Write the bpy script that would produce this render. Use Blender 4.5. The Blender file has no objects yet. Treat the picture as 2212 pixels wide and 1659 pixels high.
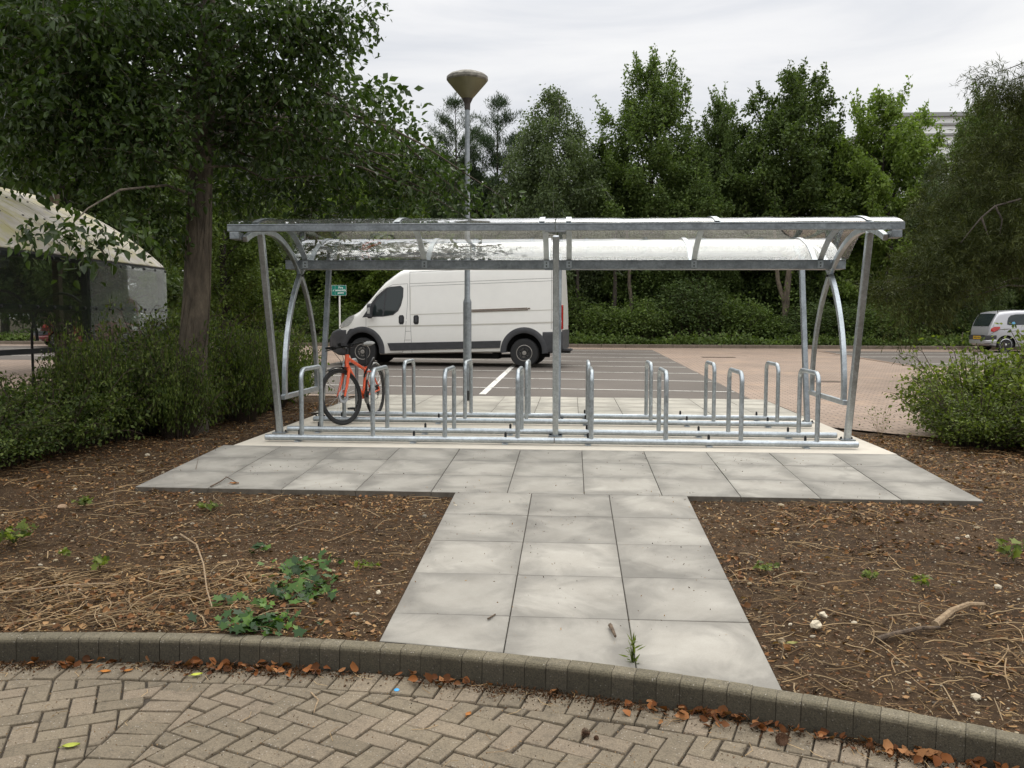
import bpy, bmesh, math, random
import numpy as np
from mathutils import Vector, Matrix, noise as mnoise

random.seed(7)
RNG = np.random.default_rng(11)
SC = bpy.context.scene
COL = SC.collection
PI = math.pi
R = math.radians

# ------------------------------------------------------------------ camera numbers (solved from the photograph)
CAM = Vector((3.5238, -6.8178, 1.2759))
YAW, PITCH, ROLL = R(3.888), R(4.155), 0.0037
FOC = 3459.29 / 4032.0            # focal length / picture width
CAM_ROT = Matrix.Rotation(YAW, 4, 'Z') @ Matrix.Rotation(PI / 2 - PITCH, 4, 'X') @ Matrix.Rotation(ROLL, 4, 'Z')


def at(u, v, depth):
    """world point seen at (u, v) of a 2212 x 1659 picture at a given depth (used to read positions off the photo)"""
    d = Vector(((u - 1106.0) / 2212.0 / FOC, -(v - 829.5) / 2212.0 / FOC, -1.0)) * depth
    return CAM + (CAM_ROT.to_3x3() @ d)


def zg(y):
    return 0.0 if y < 7.7 else 0.012 * (y - 7.7)


# ------------------------------------------------------------------ materials
def new_mat(name):
    m = bpy.data.materials.new(name)
    m.use_nodes = True
    nt = m.node_tree
    b = nt.nodes['Principled BSDF']
    return m, nt, b


def N(nt, kind, **kw):
    n = nt.nodes.new(kind)
    for k, v in kw.items():
        if k in n.inputs.keys() if isinstance(k, str) else False:
            n.inputs[k].default_value = v
        else:
            setattr(n, k, v)
    return n


def noise_node(nt, scale, detail=4, rough=0.55, coord='Object', dist=0.0, vec=None):
    tc = N(nt, 'ShaderNodeTexCoord')
    n = N(nt, 'ShaderNodeTexNoise')
    n.inputs['Scale'].default_value = scale
    n.inputs['Detail'].default_value = detail
    n.inputs['Roughness'].default_value = rough
    n.inputs['Distortion'].default_value = dist
    nt.links.new(vec if vec is not None else tc.outputs[coord], n.inputs['Vector'])
    return n.outputs['Fac']


def ramp(nt, fac, stops):
    r = N(nt, 'ShaderNodeValToRGB')
    el = r.color_ramp.elements
    while len(el) < len(stops):
        el.new(0.5)
    for e, (p, c) in zip(el, stops):
        e.position = p
        e.color = (c, c, c, 1) if isinstance(c, (int, float)) else (c[0], c[1], c[2], 1)
    nt.links.new(fac, r.inputs['Fac'])
    return r.outputs['Color']


def mixc(nt, fac, a, b, mode='MIX'):
    m = N(nt, 'ShaderNodeMix', data_type='RGBA', blend_type=mode)
    for s, v in ((0, fac), (6, a), (7, b)):
        if isinstance(v, (int, float)):
            m.inputs[s].default_value = v
        elif isinstance(v, (tuple, list)):
            m.inputs[s].default_value = (v[0], v[1], v[2], 1)
        else:
            nt.links.new(v, m.inputs[s])
    return m.outputs[2]


def math_node(nt, op, a, b=0.0):
    m = N(nt, 'ShaderNodeMath', operation=op)
    for s, v in ((0, a), (1, b)):
        if isinstance(v, (int, float)):
            m.inputs[s].default_value = v
        else:
            nt.links.new(v, m.inputs[s])
    return m.outputs[0]


def bump(nt, b, height, strength=0.3, dist=0.01):
    bm = N(nt, 'ShaderNodeBump')
    bm.inputs['Strength'].default_value = strength
    bm.inputs['Distance'].default_value = dist
    nt.links.new(height, bm.inputs['Height'])
    nt.links.new(bm.outputs[0], b.inputs['Normal'])


def simple(name, col, rough=0.5, metal=0.0, var=0.0, vscale=8.0, bmp=0.0, bscale=60.0, spec=None, coat=0.0):
    m, nt, b = new_mat(name)
    b.inputs['Roughness'].default_value = rough
    b.inputs['Metallic'].default_value = metal
    if spec is not None:
        b.inputs['Specular IOR Level'].default_value = spec
    if coat:
        b.inputs['Coat Weight'].default_value = coat
        b.inputs['Coat Roughness'].default_value = 0.08
    if var:
        f = noise_node(nt, vscale, 5, 0.6)
        lo = [c * (1 - var) for c in col]
        hi = [min(1, c * (1 + var)) for c in col]
        nt.links.new(ramp(nt, f, [(0.3, lo), (0.7, hi)]), b.inputs['Base Color'])
        nt.links.new(ramp(nt, f, [(0.3, min(1, rough * 1.25)), (0.7, rough * 0.85)]), b.inputs['Roughness'])
    else:
        b.inputs['Base Color'].default_value = (col[0], col[1], col[2], 1)
    if bmp:
        bump(nt, b, noise_node(nt, bscale, 3), bmp)
    return m


def leaf_mat(name, cols, trans=0.35, gloss=0.28, rough=0.45):
    m, nt, b = new_mat(name)
    out = nt.nodes['Material Output']
    g = N(nt, 'ShaderNodeNewGeometry')
    oi = N(nt, 'ShaderNodeObjectInfo')
    n = len(cols)
    c = ramp(nt, g.outputs['Random Per Island'], [(i / max(1, n - 1), cc) for i, cc in enumerate(cols)])
    lum = ramp(nt, noise_node(nt, 1.3, 3, 0.6), [(0.3, 0.72), (0.7, 1.3)])
    c = mixc(nt, 1.0, c, lum, 'MULTIPLY')
    ov = ramp(nt, oi.outputs['Random'], [(0.0, (0.85, 0.86, 0.9)), (1.0, (1.12, 1.1, 0.95))])
    c = mixc(nt, 1.0, c, ov, 'MULTIPLY')
    d = N(nt, 'ShaderNodeBsdfDiffuse')
    t = N(nt, 'ShaderNodeBsdfTranslucent')
    nt.links.new(c, d.inputs['Color'])
    tcol = mixc(nt, 1.0, c, (1.5, 1.7, 0.7), 'MULTIPLY')
    nt.links.new(tcol, t.inputs['Color'])
    mx = N(nt, 'ShaderNodeMixShader')
    mx.inputs[0].default_value = trans
    nt.links.new(d.outputs[0], mx.inputs[1])
    nt.links.new(t.outputs[0], mx.inputs[2])
    gl = N(nt, 'ShaderNodeBsdfGlossy')
    gl.inputs['Roughness'].default_value = rough
    gl.inputs['Color'].default_value = (1, 1, 1, 1)
    fr = N(nt, 'ShaderNodeFresnel')
    io = mixc(nt, g.outputs['Backfacing'], (1.4, 1.4, 1.4), (1 / 1.4, 1 / 1.4, 1 / 1.4))
    nt.links.new(io, fr.inputs['IOR'])
    k = math_node(nt, 'MULTIPLY', fr.outputs[0], gloss)
    mx2 = N(nt, 'ShaderNodeMixShader')
    nt.links.new(k, mx2.inputs[0])
    nt.links.new(mx.outputs[0], mx2.inputs[1])
    nt.links.new(gl.outputs[0], mx2.inputs[2])
    nt.links.new(mx2.outputs[0], out.inputs['Surface'])
    nt.nodes.remove(b)
    return m


def clear_sheet(name, tint=(0.96, 0.97, 0.97), ior=1.6, haze=0.05, rough=0.02, haze_col=(0.8, 0.8, 0.8), spots=True):
    """thin clear plastic: Fresnel mix of a straight-through and a mirror ray, with scattering that serves as dirt and as painted reflection"""
    m, nt, b = new_mat(name)
    out = nt.nodes['Material Output']
    nt.nodes.remove(b)
    geo = N(nt, 'ShaderNodeNewGeometry')
    fr = N(nt, 'ShaderNodeFresnel')
    io = mixc(nt, geo.outputs['Backfacing'], (ior, ior, ior), (1 / ior, 1 / ior, 1 / ior))
    nt.links.new(io, fr.inputs['IOR'])
    tr = N(nt, 'ShaderNodeBsdfTransparent')
    tr.inputs['Color'].default_value = (*tint, 1)
    gl = N(nt, 'ShaderNodeBsdfGlossy')
    gl.inputs['Roughness'].default_value = rough
    gl.inputs['Color'].default_value = (1, 1, 1, 1)
    df = N(nt, 'ShaderNodeBsdfDiffuse')
    df.inputs['Color'].default_value = (*haze_col, 1)
    tl = N(nt, 'ShaderNodeBsdfTranslucent')
    tl.inputs['Color'].default_value = (*haze_col, 1)
    dm = N(nt, 'ShaderNodeMixShader')
    nt.links.new(df.outputs[0], dm.inputs[1])
    nt.links.new(tl.outputs[0], dm.inputs[2])
    hz = N(nt, 'ShaderNodeMixShader')
    spot = ramp(nt, noise_node(nt, 46, 2, 0.5), [(0.62, haze), (0.75, min(1, haze * 3 + 0.03) if spots else haze * 1.12)])
    nt.links.new(spot, hz.inputs[0])
    nt.links.new(tr.outputs[0], hz.inputs[1])
    nt.links.new(dm.outputs[0], hz.inputs[2])
    mx = N(nt, 'ShaderNodeMixShader')
    nt.links.new(fr.outputs[0], mx.inputs[0])
    nt.links.new(hz.outputs[0], mx.inputs[1])
    nt.links.new(gl.outputs[0], mx.inputs[2])
    nt.links.new(mx.outputs[0], out.inputs['Surface'])
    return m


def galvanised(name, base=0.6, rough=0.42, spangle=70.0, metal=0.75, stain=0.3):
    m, nt, b = new_mat(name)
    tc = N(nt, 'ShaderNodeTexCoord')
    v = N(nt, 'ShaderNodeTexVoronoi')
    v.inputs['Scale'].default_value = spangle
    nt.links.new(tc.outputs['Object'], v.inputs['Vector'])
    sp = ramp(nt, v.outputs['Color'], [(0.1, (base * 0.80, base * 0.87, base * 0.92)), (0.9, (base * 1.04, base * 1.13, base * 1.18))])
    dirt = ramp(nt, noise_node(nt, 5.0, 6, 0.7), [(0.38, 1.0 - stain), (0.62, 1.0)])
    nt.links.new(mixc(nt, 1.0, sp, dirt, 'MULTIPLY'), b.inputs['Base Color'])
    b.inputs['Metallic'].default_value = metal
    nt.links.new(ramp(nt, v.outputs['Color'], [(0, rough - 0.08), (1, rough + 0.1)]), b.inputs['Roughness'])
    bump(nt, b, noise_node(nt, 35.0, 3), 0.06)
    return m


# ------------------------------------------------------------------ objects
def link(o, parent=None):
    COL.objects.link(o)
    if parent is not None:
        o.parent = parent
    return o


def thing(name, label, cat, loc=(0, 0, 0), rotz=0.0, group=None):
    o = bpy.data.objects.new(name, None)
    o.empty_display_size = 0.2
    o.location = loc
    o.rotation_euler = (0, 0, rotz)
    link(o)
    return tag(o, label, cat, group)


def tag(o, label=None, cat=None, group=None, kind=None):
    if label:
        o['label'] = label
    if cat:
        o['category'] = cat
    if group:
        o['group'] = group
    if kind:
        o['kind'] = kind
    return o


def copy_tree(o, parent=None):
    kids = list(o.children)
    c = o.copy()
    COL.objects.link(c)
    c.parent = parent
    for k in kids:
        copy_tree(k, c)
    return c


def fast_mesh(name, verts, faces_flat, sizes, mat, parent=None, smooth=False):
    me = bpy.data.meshes.new(name)
    verts = np.asarray(verts, np.float32)
    faces_flat = np.asarray(faces_flat, np.int32).ravel()
    sizes = np.asarray(sizes, np.int32)
    me.vertices.add(len(verts))
    me.vertices.foreach_set('co', verts.ravel())
    me.loops.add(len(faces_flat))
    me.loops.foreach_set('vertex_index', faces_flat)
    me.polygons.add(len(sizes))
    st = np.concatenate([[0], np.cumsum(sizes)[:-1]]).astype(np.int32)
    me.polygons.foreach_set('loop_start', st)
    me.polygons.foreach_set('loop_total', sizes)
    if smooth:
        me.polygons.foreach_set('use_smooth', np.ones(len(sizes), bool))
    me.update(calc_edges=True)
    mats = mat if isinstance(mat, (list, tuple)) else [mat]
    for mm in mats:
        me.materials.append(mm)
    o = bpy.data.objects.new(name, me)
    return link(o, parent)


class MB:
    """collects shapes into one mesh object"""

    def __init__(self):
        self.v, self.f, self.m = [], [], []

    def add(self, verts, faces, mi=0):
        o = len(self.v)
        self.v += [tuple(p) for p in verts]
        self.f += [tuple(i + o for i in fc) for fc in faces]
        self.m += [mi] * len(faces)
        return self

    def box(self, lo, hi, mi=0, M=None):
        x0, y0, z0 = lo
        x1, y1, z1 = hi
        vs = [Vector(p) for p in ((x0, y0, z0), (x1, y0, z0), (x1, y1, z0), (x0, y1, z0), (x0, y0, z1), (x1, y0, z1), (x1, y1, z1), (x0, y1, z1))]
        if M is not None:
            vs = [M @ p for p in vs]
        return self.add(vs, [(3, 2, 1, 0), (4, 5, 6, 7), (0, 1, 5, 4), (1, 2, 6, 5), (2, 3, 7, 6), (3, 0, 4, 7)], mi)

    def tube(self, pts, r, n=10, mi=0, caps=True, closed=False, flat=1.0):
        pts = [Vector(p) for p in pts]
        k = len(pts)
        rs = r if isinstance(r, (list, tuple)) else [r] * k
        vs, fs = [], []
        prev = None
        for i, p in enumerate(pts):
            a = pts[(i - 1) % k] if (i > 0 or closed) else p
            b = pts[(i + 1) % k] if (i < k - 1 or closed) else p
            t = (b - a)
            t = t.normalized() if t.length > 1e-9 else Vector((0, 0, 1))
            if prev is None:
                up = Vector((0, 0, 1)) if abs(t.z) < 0.95 else Vector((1, 0, 0))
                u = t.cross(up).normalized()
            else:
                u = (prev - t * prev.dot(t))
                u = u.normalized() if u.length > 1e-6 else t.orthogonal().normalized()
            prev = u
            w = t.cross(u)
            for j in range(n):
                a_ = 2 * PI * j / n
                vs.append(p + u * (math.cos(a_) * rs[i]) + w * (math.sin(a_) * rs[i] * flat))
        for i in range(k if closed else k - 1):
            i2 = (i + 1) % k
            for j in range(n):
                j2 = (j + 1) % n
                fs.append((i * n + j, i * n + j2, i2 * n + j2, i2 * n + j))
        if caps and not closed:
            fs.append(tuple(range(n))[::-1])
            fs.append(tuple((k - 1) * n + j for j in range(n)))
        return self.add(vs, fs, mi)

    def bar(self, pts, w, h, side, mi=0):
        """rectangular section w (along side) x h swept along pts"""
        pts = [Vector(p) for p in pts]
        s = Vector(side).normalized()
        vs, fs = [], []
        k = len(pts)
        for i, p in enumerate(pts):
            t = (pts[min(i + 1, k - 1)] - pts[max(i - 1, 0)]).normalized()
            nn = s.cross(t).normalized()
            for a, b in ((-1, -1), (1, -1), (1, 1), (-1, 1)):
                vs.append(p + s * (a * w / 2) + nn * (b * h / 2))
        for i in range(k - 1):
            for j in range(4):
                j2 = (j + 1) % 4
                fs.append((i * 4 + j, i * 4 + j2, i * 4 + 4 + j2, i * 4 + 4 + j))
        fs.append((3, 2, 1, 0))
        fs.append(tuple((k - 1) * 4 + j for j in range(4)))
        return self.add(vs, fs, mi)

    def lathe(self, prof, n=24, c=(0, 0, 0), axis='Z', mi=0, closed=True):
        """profile [(radius, height)] turned round an axis"""
        vs, fs = [], []
        k = len(prof)
        for r_, h in prof:
            for j in range(n):
                a = 2 * PI * j / n
                x, y = math.cos(a) * r_, math.sin(a) * r_
                if axis == 'Z':
                    p = (c[0] + x, c[1] + y, c[2] + h)
                elif axis == 'Y':
                    p = (c[0] + x, c[1] + h, c[2] + y)
                else:
                    p = (c[0] + h, c[1] + x, c[2] + y)
                vs.append(p)
        for i in range(k - 1):
            for j in range(n):
                j2 = (j + 1) % n
                fs.append((i * n + j, i * n + j2, (i + 1) * n + j2, (i + 1) * n + j))
        if closed:
            fs.append(tuple(range(n))[::-1])
            fs.append(tuple((k - 1) * n + j for j in range(n)))
        return self.add(vs, fs, mi)

    def prism(self, poly, f0, f1, mi=0):
        """polygon (list of 2D) between two maps 2D -> 3D"""
        n = len(poly)
        vs = [f0(*p) for p in poly] + [f1(*p) for p in poly]
        fs = [tuple(range(n))[::-1], tuple(range(n, 2 * n))]
        for i in range(n):
            j = (i + 1) % n
            fs.append((i, j, n + j, n + i))
        return self.add(vs, fs, mi)

    def build(self, name, mat, parent=None, smooth=False, bevel=0.0, seg=2, angle=35):
        me = bpy.data.meshes.new(name)
        me.from_pydata([tuple(p) for p in self.v], [], self.f)
        mats = mat if isinstance(mat, (list, tuple)) else [mat]
        for mm in mats:
            me.materials.append(mm)
        if len(mats) > 1:
            me.polygons.foreach_set('material_index', self.m)
        bm = bmesh.new()
        bm.from_mesh(me)
        bmesh.ops.recalc_face_normals(bm, faces=bm.faces)
        if smooth:
            for f in bm.faces:
                f.smooth = True
            for e in bm.edges:
                if len(e.link_faces) == 2 and e.calc_face_angle(0) > R(angle):
                    e.smooth = False
        bm.to_mesh(me)
        bm.free()
        o = bpy.data.objects.new(name, me)
        link(o, parent)
        if bevel:
            md = o.modifiers.new('edge', 'BEVEL')
            md.width = bevel
            md.segments = seg
            md.limit_method = 'ANGLE'
            md.angle_limit = R(40)
            md.harden_normals = False
        return o


def fillet(pts, r, seg=6):
    """round the inner corners of a polyline"""
    pts = [Vector(p) for p in pts]
    out = [pts[0]]
    for i in range(1, len(pts) - 1):
        a, b, c = pts[i - 1], pts[i], pts[i + 1]
        u, w = (a - b).normalized(), (c - b).normalized()
        ang = u.angle(w)
        d = r / math.tan(ang / 2)
        p0, p1 = b + u * d, b + w * d
        cen = b + (u + w).normalized() * (r / math.sin(ang / 2))
        for k in range(seg + 1):
            t = k / seg
            v = (p0 - cen).lerp(p1 - cen, t).normalized() * r
            out.append(cen + v)
    out.append(pts[-1])
    return out


def apply_bool(o, cutter):
    md = o.modifiers.new('cut', 'BOOLEAN')
    md.operation = 'DIFFERENCE'
    md.object = cutter
    md.solver = 'EXACT'
    try:
        md.material_mode = 'TRANSFER'
    except Exception:
        pass
    dg = bpy.context.evaluated_depsgraph_get()
    me = bpy.data.meshes.new_from_object(o.evaluated_get(dg))
    o.modifiers.clear()
    o.data = me
    bpy.data.objects.remove(cutter)


def text_mesh(name, body, size, mat, parent, loc, rot, extrude=0.001, align='CENTER'):
    cu = bpy.data.curves.new(name, 'FONT')
    cu.body = body
    cu.size = size
    cu.extrude = extrude
    cu.align_x = align
    cu.align_y = 'CENTER'
    cu.offset = size * 0.018
    o = bpy.data.objects.new(name, cu)
    COL.objects.link(o)
    dg = bpy.context.evaluated_depsgraph_get()
    me = bpy.data.meshes.new_from_object(o.evaluated_get(dg))
    bpy.data.objects.remove(o)
    me.materials.clear()
    me.materials.append(mat)
    ob = bpy.data.objects.new(name, me)
    ob.location = loc
    ob.rotation_euler = rot
    return link(ob, parent)
SKY_H, SKY_Z, SUN_E, EXPO = 0.72, 2.2, 1.05, 0.26
# ================================================================== ground, paths, roads
W6 = 0.605                       # slab pitch
KC = Vector((1.75, -10.72))      # kerb line is an arc about this centre
KR = 8.0
KTOP, ROADZ = -0.262, -0.377


def kerb_y(x, r=KR):
    d = x - KC.x
    lim = 0.82 * r
    if abs(d) <= lim:
        return KC.y + math.sqrt(r * r - d * d)
    s = lim / math.sqrt(r * r - lim * lim)
    return KC.y + math.sqrt(r * r - lim * lim) - s * (abs(d) - lim)


def t_z(y):
    return 0.0448 * min(0.0, y - 3 * W6)


def path_z(y):
    return -0.0448 * 3 * W6 + 0.0648 * y


# ---- materials
def slab_material(name, lo, hi, stain, rnd=0.16):
    m, nt, b = new_mat(name)
    geo = N(nt, 'ShaderNodeNewGeometry')
    uv = N(nt, 'ShaderNodeUVMap')
    sep = N(nt, 'ShaderNodeSeparateXYZ')
    nt.links.new(uv.outputs[0], sep.inputs[0])
    du = math_node(nt, 'ABSOLUTE', math_node(nt, 'SUBTRACT', sep.outputs[0], 0.5))
    dv = math_node(nt, 'ABSOLUTE', math_node(nt, 'SUBTRACT', sep.outputs[1], 0.5))
    edge = math_node(nt, 'MAXIMUM', du, dv)
    tcs = N(nt, 'ShaderNodeTexCoord')
    va = N(nt, 'ShaderNodeVectorMath', operation='ADD')
    off = math_node(nt, 'MULTIPLY', geo.outputs['Random Per Island'], 60.0)
    nt.links.new(tcs.outputs['Object'], va.inputs[0])
    nt.links.new(off, va.inputs[1])
    n1 = noise_node(nt, 2.2, 6, 0.58, dist=0.9, vec=va.outputs[0])
    e2 = math_node(nt, 'ADD', math_node(nt, 'MULTIPLY', edge, 0.75), math_node(nt, 'MULTIPLY', n1, 0.95))
    st = ramp(nt, e2, [(0.58, 1.02), (0.66, 0.97), (0.72, 0.87), (0.90, 1 - stain)])
    fine = ramp(nt, noise_node(nt, 180, 3, 0.7), [(0.3, 0.93), (0.7, 1.05)])
    base = ramp(nt, noise_node(nt, 4.0, 6, 0.65), [(0.3, lo), (0.7, hi)])
    n2 = noise_node(nt, 1.3, 5, 0.6, dist=1.2, vec=va.outputs[0])
    base = mixc(nt, ramp(nt, n2, [(0.57, 0), (0.61, 0.3), (0.74, 0.5)]), base, [k * 1.14 for k in hi])
    isl = ramp(nt, geo.outputs['Random Per Island'], [(0, 1 - rnd), (1, 1 + rnd * 0.5)])
    c = mixc(nt, 1.0, base, st, 'MULTIPLY')
    c = mixc(nt, 1.0, c, fine, 'MULTIPLY')
    c = mixc(nt, 1.0, c, isl, 'MULTIPLY')
    mud = ramp(nt, noise_node(nt, 11.0, 9, 0.8), [(0.63, 0.0), (0.70, 0.6)])
    c = mixc(nt, mud, c, (0.25, 0.19, 0.12))
    nt.links.new(c, b.inputs['Base Color'])
    b.inputs['Roughness'].default_value = 0.85
    bump(nt, b, noise_node(nt, 120, 4), 0.12, 0.004)
    return m


M_SLAB = slab_material('paving slab concrete', (0.275, 0.256, 0.219), (0.345, 0.325, 0.282), 0.38)
M_SLAB2 = slab_material('pale paving slab', (0.35, 0.325, 0.27), (0.44, 0.415, 0.35), 0.25)
M_SLABEDGE = simple('dark slab edge', (0.10, 0.085, 0.065), 0.9, 0, 0.3, 12)  # slab side faces, darker than the tops
M_CONC = simple('fresh concrete', (0.56, 0.51, 0.425), 0.85, 0, 0.07, 3.0, 0.15, 90)


def paver_mat(name, c0, c1, c2, speck=0.5):
    m, nt, b = new_mat(name)
    geo = N(nt, 'ShaderNodeNewGeometry')
    isl = ramp(nt, geo.outputs['Random Per Island'], [(0, c0), (0.5, c1), (1, c2)])
    big = ramp(nt, noise_node(nt, 1.7, 4, 0.6), [(0.3, 0.82), (0.7, 1.12)])
    fine = ramp(nt, noise_node(nt, 140, 3, 0.85), [(0.25, 1 - speck * 1.3), (0.5, 1.0), (0.8, 1 + speck)])
    v = N(nt, 'ShaderNodeTexVoronoi')
    tc = N(nt, 'ShaderNodeTexCoord')
    v.inputs['Scale'].default_value = 95
    nt.links.new(tc.outputs['Object'], v.inputs['Vector'])
    pick = math_node(nt, 'GREATER_THAN', N_sep(nt, v.outputs['Color']), 0.9)
    near = math_node(nt, 'LESS_THAN', v.outputs['Distance'], 0.28)
    grit = math_node(nt, 'MULTIPLY', pick, near)
    blot = ramp(nt, noise_node(nt, 22, 6, 0.75), [(0.33, 0.7), (0.5, 1.0)])
    c = mixc(nt, 1.0, isl, big, 'MULTIPLY')
    c = mixc(nt, 1.0, c, fine, 'MULTIPLY')
    c = mixc(nt, 1.0, c, blot, 'MULTIPLY')
    c = mixc(nt, math_node(nt, 'MULTIPLY', grit, 0.4), c, (0.5, 0.46, 0.4))
    nt.links.new(c, b.inputs['Base Color'])
    b.inputs['Roughness'].default_value = 0.88
    bump(nt, b, noise_node(nt, 150, 4, 0.7), 0.5, 0.006)
    return m


def kerb_face_tone(m):
    """darkens the upright face of each kerb block, with a ragged upper edge"""
    nt = m.node_tree
    b = nt.nodes['Principled BSDF']
    src = b.inputs['Base Color'].links[0].from_socket
    tc = N(nt, 'ShaderNodeTexCoord')
    sp = N(nt, 'ShaderNodeSeparateXYZ')
    nt.links.new(tc.outputs['Object'], sp.inputs[0])
    h = math_node(nt, 'ADD', sp.outputs[2], math_node(nt, 'MULTIPLY', noise_node(nt, 30, 5, .7), .022))
    st = ramp(nt, math_node(nt, 'MULTIPLY', math_node(nt, 'ADD', h, .40), 5.0), [(0.0, .36), (.60, .44), (.72, 1.0)])
    nt.links.new(mixc(nt, 1.0, src, st, 'MULTIPLY'), b.inputs['Base Color'])
    return m


def N_sep(nt, col):
    s = N(nt, 'ShaderNodeSeparateColor')
    nt.links.new(col, s.inputs[0])
    return s.outputs[0]


M_PAVER = paver_mat('grey brown block paver', (0.140, 0.112, 0.074), (0.168, 0.135, 0.090), (0.192, 0.150, 0.103))
M_KERB = kerb_face_tone(paver_mat('weathered kerb block', (0.115, 0.098, 0.062), (0.135, 0.115, 0.074), (0.155, 0.132, 0.088), 0.6))
M_JOINT = simple('mossy joint sand', (0.045, 0.034, 0.022), 0.95, 0, 0.35, 40, 0.8, 160)


def soil_mat(name, c0, c1, chips=1.0):
    m, nt, b = new_mat(name)
    big = noise_node(nt, 1.4, 6, 0.65)
    mid = noise_node(nt, 22, 6, 0.7)
    c = ramp(nt, mid, [(0.3, [k * 0.6 for k in c0]), (0.5, c0), (0.72, c1)])
    c = mixc(nt, 1.0, c, ramp(nt, big, [(0.3, 0.75), (0.7, 1.2)]), 'MULTIPLY')
    tc = N(nt, 'ShaderNodeTexCoord')
    for sc, thr, rad, col in ((60, 0.88, 0.3, (0.36, 0.29, 0.2)), (34, 0.9, 0.33, (0.17, 0.075, 0.03)), (120, 0.85, 0.33, (0.28, 0.19, 0.11))):
        v = N(nt, 'ShaderNodeTexVoronoi')
        v.inputs['Scale'].default_value = sc
        nt.links.new(tc.outputs['Object'], v.inputs['Vector'])
        pick = math_node(nt, 'GREATER_THAN', N_sep(nt, v.outputs['Color']), thr)
        near = math_node(nt, 'LESS_THAN', v.outputs['Distance'], rad)
        c = mixc(nt, math_node(nt, 'MULTIPLY', math_node(nt, 'MULTIPLY', pick, near), 0.8 * chips), c, col)
    nt.links.new(c, b.inputs['Base Color'])
    b.inputs['Roughness'].default_value = 0.95
    b.inputs['Specular IOR Level'].default_value = 0.2
    h = math_node(nt, 'ADD', noise_node(nt, 40, 6, 0.7), math_node(nt, 'MULTIPLY', noise_node(nt, 130, 4, 0.7), 0.5))
    bump(nt, b, h, 0.8, 0.02)
    return m


M_SOIL = soil_mat('bare brown soil', (0.050, 0.029, 0.0135), (0.094, 0.056, 0.0265))
M_GROUND = soil_mat('planting bed earth', (0.05, 0.036, 0.022), (0.075, 0.052, 0.03), 0.4)


def asphalt_mat():
    m, nt, b = new_mat('worn asphalt')
    big = ramp(nt, noise_node(nt, 0.35, 5, 0.6), [(0.3, (0.088, 0.074, 0.061)), (0.7, (0.125, 0.106, 0.088))])
    fine = ramp(nt, noise_node(nt, 60, 4, 0.75), [(0.3, 0.72), (0.7, 1.28)])
    c = mixc(nt, 1.0, big, fine, 'MULTIPLY')
    sandy = ramp(nt, noise_node(nt, 0.8, 5, 0.7), [(0.6, 0), (0.78, 0.5)])
    c = mixc(nt, sandy, c, (0.16, 0.125, 0.085))
    nt.links.new(c, b.inputs['Base Color'])
    b.inputs['Roughness'].default_value = 0.9
    bump(nt, b, noise_node(nt, 80, 3), 0.3, 0.005)
    return m


M_ASPH = asphalt_mat()


def lane_mat():
    m, nt, b = new_mat('pink block paving')
    tc = N(nt, 'ShaderNodeTexCoord')
    mp = N(nt, 'ShaderNodeMapping')
    mp.inputs['Rotation'].default_value = (0, 0, R(2))
    nt.links.new(tc.outputs['Object'], mp.inputs['Vector'])
    br = N(nt, 'ShaderNodeTexBrick')
    br.inputs['Scale'].default_value = 1.0
    br.inputs['Brick Width'].default_value = 0.21
    br.inputs['Row Height'].default_value = 0.105
    br.inputs['Mortar Size'].default_value = 0.010
    br.inputs['Mortar Smooth'].default_value = 0.3
    br.inputs['Color1'].default_value = (0.27, 0.198, 0.148, 1)
    br.inputs['Color2'].default_value = (0.33, 0.248, 0.19, 1)
    br.inputs['Mortar'].default_value = (0.11, 0.08, 0.055, 1)
    nt.links.new(mp.outputs[0], br.inputs['Vector'])
    big = ramp(nt, noise_node(nt, 0.5, 6, 0.65), [(0.3, 0.84), (0.7, 1.1)])
    c = mixc(nt, 1.0, br.outputs['Color'], big, 'MULTIPLY')
    sand = ramp(nt, noise_node(nt, 0.9, 6, 0.7, dist=0.5), [(0.52, 0), (0.72, 0.5)])
    c = mixc(nt, sand, c, (0.42, 0.29, 0.19))
    oil = ramp(nt, noise_node(nt, 1.7, 6, 0.7, dist=1.0), [(0.60, 1.0), (0.74, 0.62)])
    c = mixc(nt, 1.0, c, oil, 'MULTIPLY')
    nt.links.new(c, b.inputs['Base Color'])
    b.inputs['Roughness'].default_value = 0.9
    bump(nt, b, br.outputs['Fac'], 0.35, -0.004)
    return m


M_LANE = lane_mat()


def line_mat():
    m, nt, b = new_mat('worn white road paint')
    f = ramp(nt, noise_node(nt, 9, 7, 0.75), [(0.36, 0.0), (0.46, 1.0)])
    c = mixc(nt, f, (0.10, 0.09, 0.08), (0.66, 0.64, 0.58))
    nt.links.new(c, b.inputs['Base Color'])
    b.inputs['Roughness'].default_value = 0.8
    return m


M_LINE = line_mat()


# ---- wide ground sheet out to the horizon
def ground_profile(y):
    ys = [(-400, -0.47), (-1.0, -0.47), (1.0, -0.13), (1.8, -0.085), (8.0, -0.085), (27.4, 0.15), (27.6, 0.33), (60, 0.5), (700, 1.2)]
    for (a, za), (b_, zb) in zip(ys, ys[1:]):
        if y <= b_:
            return za + (zb - za) * (y - a) / (b_ - a)
    return ys[-1][1]


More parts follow.
